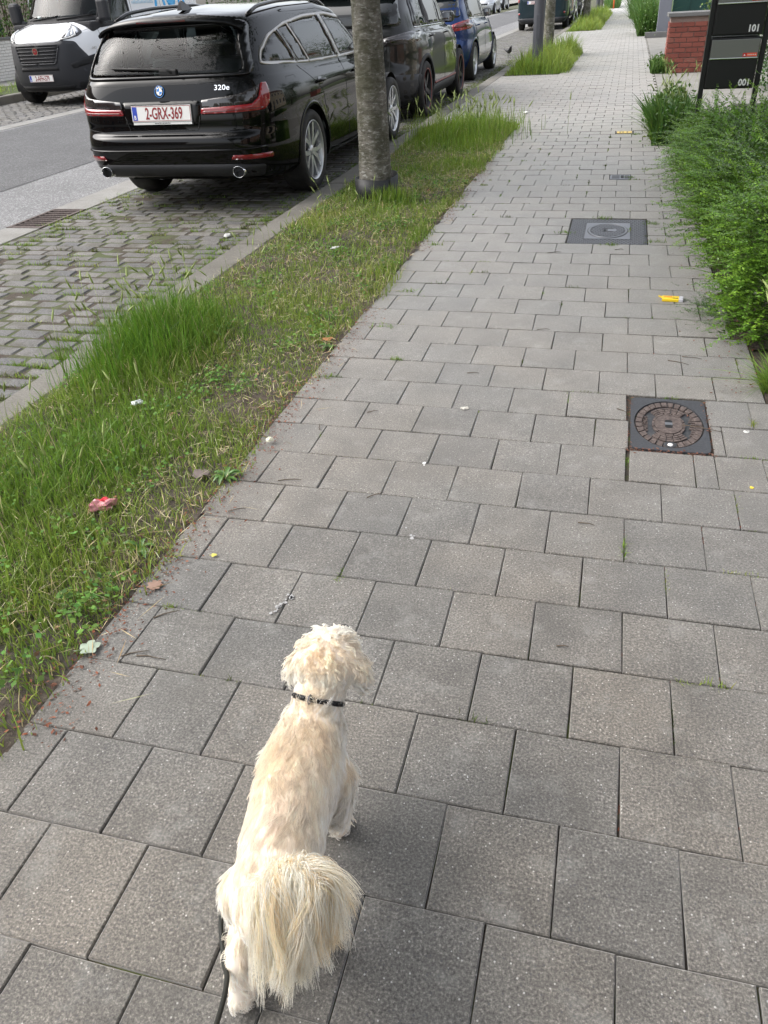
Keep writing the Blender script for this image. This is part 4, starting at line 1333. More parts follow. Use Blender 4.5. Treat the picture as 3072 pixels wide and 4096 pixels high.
    # dark pillars between the panes
    for a in ([(-1.495, 1.03), (-1.45, 1.03), (-1.57, 1.268), (-1.62, 1.258)], [(-.415, 1.004), (-.36, 1.004), (-.49, 1.334), (-.55, 1.334)]):
        c.patch('pillar_cover', 'x', a, M_BLACKP, root, 1, .0065, .05, .004, both=True)
    rborder = rnd_poly([(-.735, .995), (.735, .995), (.612, 1.348), (-.612, 1.348)], .06)
    rg = c.patch('rear_window', 'y', rw, G_SCREEN, root, -1, .002, .06, .002)
    c.patch('frit_border', 'y', rborder, M_BLACKP, rg, -1, .010, .022, .002, holes=[rw])
    wsb = rnd_poly([(-.74, .985), (.74, .985), (.60, 1.352), (-.60, 1.352)], .05)
    wg = c.patch('windscreen', 'y', ws, G_SCREEN, root, 1, .002, .06, .002)
    c.patch('frit_border', 'y', wsb, M_BLACKP, wg, 1, .004, .05, .004, holes=[ws])
    wheels(c, root, -1.4255, 1.4255, .332, .225, .893, 'vspoke', M_ALLOY, .368, P)
    # lamps
    def both_rear(nm, poly, mat, off, par):
        a = c.patch(nm, 'y', poly, mat, par, -1, off, .03, .01)
        b = c.patch(nm, 'y', [(-x, z) for x, z in poly][::-1], mat, par, -1, off, .03, .01)
        return a, b
    CA = ('c', .45, -1.9, -1)
    for sd in (1, -1):
        lr = c.patch('tail_lamp', CA, rnd_poly(deg([(-12, .752), (46, .758), (53, .80), (56, .87), (54.5, .935), (47, .935), (41, .845), (34, .806), (-11, .792)]), .012), M_RED, root, sd, .0075, .02, .012)
        c.patch('lamp_smoked_cover', CA, rnd_poly(deg([(-11.5, .796), (32, .812), (40, .862), (44.5, .925), (24, .876), (-11, .846)]), .012), M_SMOKE, lr, sd, .004, .02, .01)
        c.patch('lamp_light_bar', CA, deg([(-10, .764), (44, .770), (44, .776), (-10, .770)]), M_REDD, lr, sd, .0095, .02, .004)
    # tailgate shut lines
    for pts in ([(-.33, .745), (-.30, .64), (.30, .64), (.33, .745)],):
        c.line('shut_line', 'y', pts, M_MATT, root, -1)
    c.line('shut_line', 'y', [(-.80, .955), (.80, .955)], M_MATT, root, -1, .002)
    for sx in (1, -1): c.line('shut_line', 'y', [(sx * .34, .75), (sx * .80, .75)], M_MATT, root, -1, .004)
    for pts in ([(-1.02, .30), (-1.03, .55), (-1.12, .78), (-1.50, 1.0)], [(-.40, .24), (-.40, .75), (-.38, .98)], [(.72, .28), (.70, .70), (.72, .94)], [(-1.02, .30), (-.40, .24), (.72, .28)]):
        c.line('shut_line', 'x', pts, M_MATT, root, 1, both=True)
    c.line('fuel_flap', 'x', rnd_poly([(-1.86, .80), (-1.66, .80), (-1.66, .945), (-1.84, .945)], .02), M_MATT, root, 1, .002)
    c.line('bumper_line', 'y', [(-.87, .665), (-.42, .62), (.42, .62), (.87, .665)], M_MATT, root, -1, .003)
    c.line('bumper_crease', 'y', [(-.80, .50), (.80, .50)], P, root, -1, .009, .002, n=10)
    low = [(-.72, .27), (.72, .27), (.78, .37), (.55, .395), (-.55, .395), (-.78, .37)]
    c.patch('rear_diffuser', 'y', rnd_poly(low, .03), M_PLAST, root, -1, .004, .05, .01)
    for sx in (1, -1):
        q = [(sx * .56, .43), (sx * .82, .415), (sx * .82, .452), (sx * .58, .462)]
        c.patch('reflector', 'y', rnd_poly(q if sx > 0 else q[::-1], .01), M_RED, root, -1, .006, .03, .01)
        h, n = c.cast('y', sx * .60, .335, -1)
        mb = MB(); Mx = Matrix.Translation((sx * .60, h.y - .045, .335)) @ Matrix.Rotation(PI / 2, 4, 'X') @ Matrix.Diagonal((1.18, 1, 1, 1))
        mb.lathe([(.038, -.14), (.042, -.14), (.043, .012), (.0415, .014), (.040, .012), (.038, -.05)], 28, Mx); ex = mb.build('exhaust_tip', M_CHROME, root)
        mb = MB(); mb.lathe([(.0005, -.04), (.037, -.04)], 28, Mx); mb.build('exhaust_bore', M_MATT, ex)
    # number plate and its recess
    rec = rnd_poly([(-.33, .675), (.33, .675), (.345, .845), (-.345, .845)], .03)
    c.patch('plate_recess', 'y', rec, P, root, -1, .001, .05, .01)
    h1, _ = c.cast('y', 0, .705, -1); h2, _ = c.cast('y', 0, .825, -1)
    Mp = frame(((h1 + h2) / 2) + Vector((0, -.012, 0)), (1, 0, 0), (h2 - h1))
    pl = plate(root, Mp, '2·GRX·369'.replace('·', '-'))
    mb = MB(); mb.box(-.268, .268, -.082, .062, -.012, -.005); mb.v = [tuple(Mp @ Vector(v)) for v in mb.v]; mb.build('plate_holder', M_BLACKP, pl)
    q = MB(); q.add([Mp @ Vector(v) for v in ((-.258, -.078, -.003), (.258, -.078, -.003), (.258, -.060, -.003), (-.258, -.060, -.003))], [(0, 1, 2, 3)]); q.build('dealer_strip', M_WHITEP, pl)
    text_mesh('www.kbccarsales.be', .017, M_MATT, Mp @ Matrix.Translation((0, -.0685, -.0024)), pl, 'dealer_text')
    # badge
    h, n = c.cast('y', 0, .912, -1)
    Mb = frame(h + Vector((0, -.004, 0)), (1, 0, 0), Vector((0, 0, 1)) - n * n.z)
    mb = MB(); mb.lathe([(.0005, .004), (.041, .004), (.043, .0), (.043, -.004)], 32, Mb); bd = mb.build('badge', M_BLACKP, root)
    mb = MB(); mb.lathe([(.038, .0045), (.0405, .007), (.043, .0045)], 32, Mb); mb.build('badge_ring', M_ROUNDB, bd)
    mb = MB(); mb.lathe([(.0245, .0045), (.026, .006), (.0275, .0045)], 32, Mb); mb.build('badge_inner_ring', M_CHROME, bd)
    for k in range(4):
        vs = [(0, 0, .0052)] + [(.0245 * math.cos(a), .0245 * math.sin(a), .0052) for a in np.linspace(k * PI / 2, (k + 1) * PI / 2, 8)]
        mb = MB(); mb.add([Mb @ Vector(v) for v in vs], [tuple(range(9))]); mb.build('badge_quarter', M_WHITEP if k % 2 == 0 else M_ROUNDB, bd)
    for ch, a in (('B', 2.2), ('M', PI / 2), ('W', .94)):
        text_mesh(ch, .017, M_WHITEP, Mb @ Matrix.Translation((.0325 * math.cos(a), .0325 * math.sin(a), .0052)) @ Matrix.Rotation(a - PI / 2, 4, 'Z'), bd, 'badge_letter', bold=.0004)
    h, n = c.cast('y', .53, .922, -1)
    text_mesh('320e', .052, M_CHROME, frame(h + n * .010, (1, 0, 0), Vector((0, 0, 1)) - n * n.z), root, 'model_badge', sx=1.30, extrude=.002, bold=.0002)
    # spoiler, brake lamp, wiper, rails, antenna
    mb = MB(); vs, fs = [], []
    for i in range(31):
        x = -.63 + 1.26 * i / 30; e = abs(x) / .63
        h, n = c.cast('z', x * .95, -1.90)
        yb = -2.19 + .10 * e ** 3; zb = h.z - .045 - .02 * e ** 3
        vs += [(x * .95, -1.88, h.z + .003), (x, yb, zb + .004), (x, yb + .012, zb - .016), (x * .95, -1.98, h.z - .07)]
    for i in range(30):
        for k in range(3): fs.append((i * 4 + k, i * 4 + k + 1, i * 4 + k + 5, i * 4 + k + 4))
    mb.add(vs, fs, True); sp = mb.build('roof_spoiler', P, root)
    mb = MB(); mb.box(-.21, .21, -2.196, -2.186, 1.363, 1.373); mb.v = [(x, y + .02 * (abs(x) / .3) ** 2, z) for x, y, z in mb.v]; mb.build('high_brake_lamp', M_REDD, sp)
    h0, n0 = c.cast('y', .05, 1.045, -1); hh = [c.cast('y', x, 1.055 + .02 * u, -1)[0] + Vector((0, -.018, 0)) for u, x in ((0, .05), (.5, -.16), (1, -.42))]
    mb = MB(); mb.tube([h0 + Vector((.06, -.02, -.01))] + hh, [.016, .014, .010, .006], 8); mb.build('rear_wiper', M_MATT, root)
    mb = MB(); mb.box(h0.x - .05, h0.x + .10, h0.y - .03, h0.y + .01, h0.z - .035, h0.z + .012, .01); mb.build('wiper_base', M_MATT, root)
    for sd in (1, -1):
        pts = []
        for y in np.linspace(-1.86, .02, 22):
            h, n = c.cast('z', sd * .585, y); u = (y + 1.86) / 1.88
            pts.append((sd * .585, y, h.z + .028 * min(1, 9 * u, 9 * (1 - u)) + .004))
        mb = MB(); mb.tube(pts, .015, 8); mb.build('roof_rail', M_BLACKP, root)
    h, n = c.cast('z', .0, -1.72)
    fin = [(-.12, 0), (-.10, .055), (-.075, .068), (-.04, .058), (.05, .018), (.10, 0)]
    mb = MB()
    vs = [(-.022 + .018 * (z / .07), h.y + y, h.z - .004 + z) for y, z in fin] + [(.022 - .018 * (z / .07), h.y + y, h.z - .004 + z) for y, z in fin]
    n6 = len(fin); mb.add(vs, [tuple(range(n6)), tuple(range(n6, 2 * n6))[::-1]] + [(i, i + n6, i + n6 + 1, i + 1) for i in range(n6 - 1)]); mb.build('antenna_fin', P, root)
    # handles, mirrors
    for y in (-1.13, -.02):
        for sd in (1, -1):
            h, n = c.cast('x', y, .855, sd)
            mb = MB(); mb.tube([h + Vector((0, -.10, 0)), h + Vector((sd * .030, -.07, .004)), h + Vector((sd * .034, .03, .006)), h + Vector((sd * .012, .11, .006))], [.010, .013, .013, .009], 8); hd = mb.build('door_handle', P, root)
            c.patch('handle_cup', 'x', rnd_poly([(y - .07, .825), (y + .06, .825), (y + .06, .885), (y - .07, .885)], .025), M_BLACKP, hd, sd, .001, .04, .002)
    for sd in (1, -1):
        h, n = c.cast('x', .62, .99, sd)
        mb = MB(); mb.box(h.x + (sd * .05 if sd > 0 else -.25), h.x + (.25 if sd > 0 else -.05), .50, .63, .97, 1.12, .045); mi = mb.build('mirror', P, root)
        mb = MB(); xs = sorted((h.x + sd * .07, h.x + sd * .23)); mb.box(xs[0], xs[1], .493, .499, .99, 1.10, .0); mb.build('mirror_glass', M_CHROME, mi)
        mb = MB(); mb.tube([h + Vector((-sd * .02, -.02, 0)), h + Vector((sd * .08, -.04, .02))], .022, 8); mb.build('mirror_foot', M_BLACKP, mi)
    # front ends (headlamps, kidney grille)
    for sd in (1, -1):
        q = [(sd * .42, .64), (sd * .82, .66), (sd * .82, .75), (sd * .42, .72)]
        c.patch('headlamp', 'y', q if sd > 0 else q[::-1], M_LENS, root, 1, .004, .05, .01)
        q = [(sd * .04, .45), (sd * .33, .47), (sd * .33, .66), (sd * .04, .67)]
        c.patch('grille', 'y', q if sd > 0 else q[::-1], M_BLACKP, root, 1, .006, .05, .01)
    c.patch('charge_badge', 'x', [(.98, .70), (1.12, .70), (1.12, .735), (.98, .735)], M_CHROME, root, 1, .005, .03, .004)
    c.body(P, root)
    # cabin and underside
    mb = MB(); mb.box(-.78, .78, -2.2, 1.3, .30, .34); mb.box(-.64, .64, -2.0, 1.8, .20, .21); mb.build('floor_pan', M_UNDER, root)
    mb = MB(); mb.box(-.74, .74, .35, .95, .62, .93, .06); mb.build('dashboard', M_SEAT, root)
    mb = MB(); mb.box(-.62, .62, -2.18, -1.25, .62, .93, .03); mb.build('luggage_cover', M_SEAT, root)
    seats(root, -.28, -1.02, .48, .37)
    mb = MB(); mb.box(-.16, .10, .22, .25, 1.215, 1.275, .01); mb.build('interior_mirror', M_MATT, root)
    return root
estate = black_estate()
# ---------------------------------------------------------------- generic car with opaque dark glazing
def levels_hatch(Lr, Lf, W, H, belt, hood, cowl, roofF, roofR, glassR, clr=.20, tail=.03):
    """Lr, Lf rear and front ends (y), heights for a hatchback or small SUV"""
    Z = lambda *k: list(k)
    b = belt
    return [
        dict(w=W * .74, yF=Lf - .25, yR=Lr + .25, z=clr - .02),
        dict(w=W * .90, yF=Lf - .10, yR=Lr + .10, nF=3.6, nR=4.5, z=clr),
        dict(w=W * .975, yF=Lf - .03, yR=Lr + .02, nF=3.4, nR=5, z=clr + .14, fl=.6),
        dict(w=W * .995, yF=Lf, yR=Lr, nF=3.2, nR=5, z=clr + .30, fl=1),
        dict(w=W * .99, yF=Lf - .005, yR=Lr + .01, nF=3.2, nR=5, z=clr + .40, fl=1),
        dict(w=W * .985, yF=Lf - .03, yR=Lr + .06, nF=3.0, nR=5, z=Z((Lr, clr + .50), (0, clr + .52), (Lf, clr + .50)), fl=.9),
        dict(w=W * .99, yF=Lf - .07, yR=Lr + .075, nF=3.0, nR=5, z=Z((Lr, b - .20), (0, b - .18), (Lf, hood - .16)), fl=.6),
        dict(w=W * .965, yF=Lf - .14, yR=Lr + .09, nF=2.9, nR=5.2, z=Z((Lr, b - .06), (0, b - .07), (Lf, hood - .07)), fl=.2),
        dict(w=W * .93, yF=Lf - .24, yR=Lr + .12, nF=3, nR=5.5, z=Z((Lr, b), (0, b - .02), (cowl, b - .04), (Lf, hood))),
        dict(w=W * .90, yF=cowl, yR=Lr + .15, nF=3.6, nR=6, z=Z((Lr, b + .05), (0, b + .01), (cowl, b + .02))),
        dict(w=W * .82, yF=(cowl + roofF) / 2 + .03, yR=(Lr + roofR) / 2 - tail, nF=3.6, nR=6, z=Z((Lr, (b + glassR) / 2 + .02), (roofF, (b + H) / 2 - .02), (cowl, (b + H) / 2 - .04))),
        dict(w=W * .73, yF=roofF, yR=roofR, nF=3.8, nR=6, z=Z((roofR, glassR), ((roofR + roofF) / 2, H - .085), (roofF, H - .11))),
        dict(w=W * .65, yF=roofF - .12, yR=roofR + .07, nF=4, nR=6, z=Z((roofR, H - .06), ((roofR + roofF) / 2, H - .025), (roofF, H - .065))),
        dict(w=W * .42, yF=roofF - .25, yR=roofR + .2, nF=4, nR=6, z=Z((roofR, H - .03), ((roofR + roofF) / 2, H - .006), (roofF, H - .03))),
        dict(w=.004, yF=roofF - .5, yR=roofR + .5, nF=3, nR=3, z=H),
    ]

def small_car(name, loc, rz, label, paintm, Lr, Lf, W, H, belt, wheel_r, ya, yb, tail_poly, style, rim_mat, cladding, accent=None, lamp=None, roof_mat=None, M=70, sub=6, group=None, head=True, rear_text=None, plate_text=None, mirrors=True):
    root = mark(empty(name, loc, rz), label, 'car', group)
    hood = belt - .10; cowl = Lf - 1.15; roofF = cowl - .72; roofR = Lr + .42; glassR = H - .14
    c = Car(name, levels_hatch(Lr, Lf, W, H, belt, hood, cowl, roofF, roofR, glassR), (Lr + Lf) / 2 - .1, M, sub, ((ya, .018, .5), (yb, .018, .5)))
    z0, z1 = belt + .045, H - .135
    # side glass with trim
    ymid = ya + (yb - ya) * .46
    outer = rnd_poly([(Lr + .52, z0 - .01), (cowl - .02, z0 - .03), (roofF + .30, z1 - .08), (roofF - .10, z1 + .028), ((roofF + roofR) / 2, z1 + .045), (roofR + .45, z1 + .01), (roofR + .18, z1 - .09)], .06)
    gr = rnd_poly([(Lr + .62, z0 + .02), (ymid - .04, z0 + .005), (ymid - .10, z1 + .022), (roofR + .48, z1 - .012), (roofR + .27, z1 - .09)], .04)
    gf = rnd_poly([(ymid + .05, z0 + .005), (cowl - .13, z0), (roofF + .22, z1 - .09), (roofF - .10, z1 + .006), (ymid - .01, z1 + .025)], .03)
    c.patch('window_surround', 'x', outer, M_BLACKP, root, 1, .003, .07, .004, both=True)
    for q, nm in ((gr, 'rear_door_window'), (gf, 'front_door_window')):
        c.patch(nm, 'x', q, G_DARK, root, 1, .006, .07, .004, both=True)
    c.line('window_trim', 'x', [(Lr + .55, z0 - .012), (cowl - .05, z0 - .03)], M_CHROME, root, 1, .008, .004, both=True)
    hr = c.cast('y', 0, glassR - .02, -1)
    rw = rnd_poly([(-W * .76, belt + .06), (W * .76, belt + .06), (W * .64, glassR - .015), (-W * .64, glassR - .015)], .08)
    c.patch('rear_window', 'y', rw, G_DARK, root, -1, .004, .07, .006)
    ws = rnd_poly([(-W * .80, belt + .03), (W * .80, belt + .03), (W * .64, H - .13), (-W * .64, H - .13)], .06)
    c.patch('windscreen', 'y', ws, G_DARK, root, 1, .004, .07, .006)
    wheels(c, root, ya, yb, wheel_r, .215, W * .985, style, rim_mat, wheel_r + .04, cladding or paintm, accent, .05 if cladding else .028)
    for sx in (1, -1):
        q = [(sx * x, z) for x, z in tail_poly]
        q = q if sx > 0 else q[::-1]
        tl = c.patch('tail_lamp', 'y', rnd_poly(q, .02), lamp or M_RED, root, -1, .006, .05, .012)
        cx = sum(x for x, _ in tail_poly) / len(tail_poly); cz = sum(z for _, z in tail_poly) / len(tail_poly)
        q2 = [(sx * (cx + (x - cx) * .72), cz + (z - cz) * .45) for x, z in tail_poly]
        c.patch('lamp_core', 'y', q2 if sx > 0 else q2[::-1], lamp or M_REDD, tl, -1, .009, .05, .006)
    if cladding:
        b0 = [(-W * .95, .17), (W * .95, .17), (W * .97, .56), (W * .55, .60), (-W * .55, .60), (-W * .97, .56)]
        c.patch('rear_bumper', 'y', rnd_poly(b0, .04), cladding, root, -1, .006, .07, .01)
        c.patch('sill', 'x', [(ya + wheel_r + .05, .18), (yb - wheel_r - .05, .18), (yb - wheel_r - .05, .36), (ya + wheel_r + .05, .36)], cladding, root, 1, .008, .08, .01, both=True)
        c.patch('front_bumper', 'y', rnd_poly([(-W * .9, .18), (W * .9, .18), (W * .92, .50), (-W * .92, .50)], .05), cladding, root, 1, .006, .08, .01)
    if accent: c.line('sill_stripe', 'x', [(ya + .45, .385), (yb - .45, .37)], accent, root, 1, .012, .006, both=True)
    dm = ymid
    for pts in ([(ya + .33, .42), (ya + .20, .62), (ya + .05, belt)], [(dm, .36), (dm, belt - .02)], [(yb - .46, .40), (yb - .50, .7), (cowl - .05, belt - .04)], [(ya + .40, .38), (yb - .46, .38)]):
        c.line('shut_line', 'x', pts, M_MATT, root, 1, both=True)
    c.line('shut_line', 'y', [(-W * .62, belt - .02), (-W * .60, .60), (W * .60, .60), (W * .62, belt - .02)], M_MATT, root, -1)
    for y in (ya + .35, dm + .18):
        for sd in (1, -1):
            h, n = c.cast('x', y, belt - .09, sd)
            mb = MB(); mb.tube([h + Vector((0, -.09, 0)), h + Vector((sd * .03, -.06, .004)), h + Vector((sd * .03, .05, .006)), h + Vector((sd * .004, .09, .006))], [.009, .012, .012, .008], 8); mb.build('door_handle', paintm, root)
    if mirrors:
        for sd in (1, -1):
            h, n = c.cast('x', cowl - .20, belt + .03, sd)
            xs = sorted((h.x + sd * .03, h.x + sd * .23))
            mb = MB(); mb.box(xs[0], xs[1], cowl - .30, cowl - .15, belt + .01, belt + .155, .05); mi = mb.build('mirror', M_BLACKP, root)
            xs = sorted((h.x + sd * .05, h.x + sd * .21))
            mb = MB(); mb.box(xs[0], xs[1], cowl - .308, cowl - .301, belt + .03, belt + .135); mb.build('mirror_glass', M_CHROME, mi)
    if head:
        for sx in (1, -1):
            q = [(sx * W * .48, hood - .24), (sx * W * .92, hood - .20), (sx * W * .90, hood - .08), (sx * W * .50, hood - .13)]
            c.patch('headlamp', 'y', rnd_poly(q if sx > 0 else q[::-1], .02), M_LENS, root, 1, .006, .05, .012)
        c.patch('grille', 'y', rnd_poly([(-W * .42, hood - .30), (W * .42, hood - .30), (W * .40, hood - .15), (-W * .40, hood - .15)], .03), M_BLACKP, root, 1, .005, .06, .01)
        c.patch('lower_grille', 'y', rnd_poly([(-W * .6, .26), (W * .6, .26), (W * .55, .40), (-W * .55, .40)], .03), M_MATT, root, 1, .008, .06, .01)
    mb = MB(); vs, fs = [], []
    for i in range(17):
        x = (-1 + i / 8) * W * .66; e = abs(x) / (W * .66); h, n = c.cast('z', x * .95, roofR + .10)
        vs += [(x * .95, roofR + .12, h.z + .004), (x, roofR - .13 + .07 * e ** 3, h.z - .03), (x, roofR - .12 + .07 * e ** 3, h.z - .05), (x * .95, roofR - .01, h.z - .10)]
    for i in range(16):
        for k in range(3): fs.append((i * 4 + k, i * 4 + k + 1, i * 4 + k + 5, i * 4 + k + 4))
    mb.add(vs, fs, True); mb.build('roof_spoiler', roof_mat or paintm, root)
    if plate_text:
        h1, _ = c.cast('y', 0, .72, -1); h2, _ = c.cast('y', 0, .82, -1)
        plate(root, frame((h1 + h2) / 2 + Vector((0, -.014, 0)), (1, 0, 0), h2 - h1), plate_text)
    if roof_mat:
        c.patch('roof', 'z', rnd_poly([(-W * .66, roofR + .15), (W * .66, roofR + .15), (W * .62, roofF - .1), (-W * .62, roofF - .1)], .08), roof_mat, root, 1, .003, .1, .003)
    c.body(paintm, root)
    mb = MB(); mb.box(-W * .72, W * .72, Lr + .3, Lf - .3, clr_(c), clr_(c) + .02); mb.box(-W * .6, W * .6, Lr + .4, Lf - .4, .5, .52); mb.build('floor_pan', M_UNDER, root)
    return root
def clr_(c): return .17

P_GREY = paint('charcoal_paint', (.016, .0165, .0165), .3, .35)
P_BLACK = M_PAINT['black_paint']
P_BLUE = paint('deep_blue_paint', (.006, .030, .12), .28, .45)
P_SILV = paint('silver_paint', (.52, .53, .54), .35, .6)
P_WHITE = paint('white_paint', (.78, .79, .80), .35)
P_TEAL = paint('petrol_paint', (.020, .036, .045), .3, .3)
P_SILVB = paint('pale_blue_paint', (.40, .45, .52), .35, .5)
M_ORANGE = simple('copper_accent', (.22, .045, .035), .4)
GRP = 'cars parked along the kerb'
suv = small_car('compact_suv', (-3.53, 13.30, ZS), 0, 'dark grey compact SUV with black wheels behind the tree trunk', P_GREY, -2.12, 2.08, .91, 1.62, 1.06, .345, -1.28, 1.30,
                [(.42, .90), (.86, .93), (.88, 1.04), (.80, 1.06), (.42, .98)], 'five', M_ALLOY_D, M_PLAST, M_ORANGE, M_SMOKE, None, 90, 7, GRP, plate_text=None)
blue = small_car('blue_hatchback', (-3.70, 18.45, ZS), 0, 'deep blue hatchback with silver wheels, third car along the kerb', P_BLUE, -1.95, 2.12, .885, 1.56, 1.00, .325, -1.20, 1.36,
                 [(.50, .84), (.885, .88), (.885, 1.02), (.78, 1.03), (.52, .95)], 'multi', M_ALLOY, None, None, None, None, 80, 6, GRP)
# far vehicles on the other side of the carriageway
small_car('silver_hatchback', (-10.9, 71.5, ZS), PI, 'far silver hatchback facing the camera across the road', P_SILV, -2.0, 2.1, .90, 1.52, .98, .33, -1.3, 1.3, [(.5, .84), (.86, .87), (.86, 1.0), (.5, .95)], 'multi', M_ALLOY, None, None, None, None, 36, 3, 'far cars across the road')
small_car('white_suv', (-11.9, 84.0, ZS), PI, 'far white SUV behind the silver hatchback across the road', P_WHITE, -2.2, 2.2, .93, 1.70, 1.06, .37, -1.35, 1.35, [(.5, .84), (.86, .87), (.86, 1.0), (.5, .95)], 'five', M_ALLOY, M_PLAST, None, None, None, 36, 3, 'far cars across the road')
small_car('pale_blue_car', (-11.6, 30.0, ZS), PI, 'pale blue car beyond the white van, its roof just above the black estate', P_SILVB, -2.1, 2.1, .90, 1.50, .97, .33, -1.3, 1.3, [(.5, .84), (.86, .87), (.86, 1.0), (.5, .95)], 'multi', M_ALLOY, None, None, None, None, 36, 3, 'far cars across the road')
small_car('red_hatchback', (-11.5, 38.5, ZS), PI, 'red hatchback across the road glimpsed above the estate car roof', paint('red_paint', (.30, .015, .02), .3, .2), -2.0, 2.0, .88, 1.5, .97, .32, -1.25, 1.25, [(.5, .84), (.86, .87), (.86, 1.0), (.5, .95)], 'multi', M_ALLOY, None, None, None, None, 36, 3, 'far cars across the road')
small_car('grey_car', (-3.55, 46.8, ZS), 0, 'silver grey car parked ahead of the dark van', P_SILV, -2.1, 2.1, .90, 1.55, 1.0, .33, -1.3, 1.3, [(.5, .84), (.86, .87), (.86, 1.0), (.5, .95)], 'multi', M_ALLOY, None, None, None, None, 36, 3, GRP)
small_car('dark_car', (-3.55, 53.0, ZS), 0, 'black car parked ahead of the silver grey one', P_BLACK, -2.1, 2.1, .90, 1.50, .98, .33, -1.3, 1.3, [(.5, .84), (.86, .87), (.86, 1.0), (.5, .95)], 'multi', M_ALLOY, None, None, None, None, 36, 3, GRP)
small_car('driveway_car', (3.05, 31.5, 0), R(10), 'silver car parked in the driveway behind the brick pillar', P_SILV, -2.1, 2.1, .90, 1.50, .98, .33, -1.3, 1.3, [(.45, .80), (.88, .83), (.88, 1.0), (.5, .95)], 'multi', M_ALLOY, None, None, None, None, 50, 4)

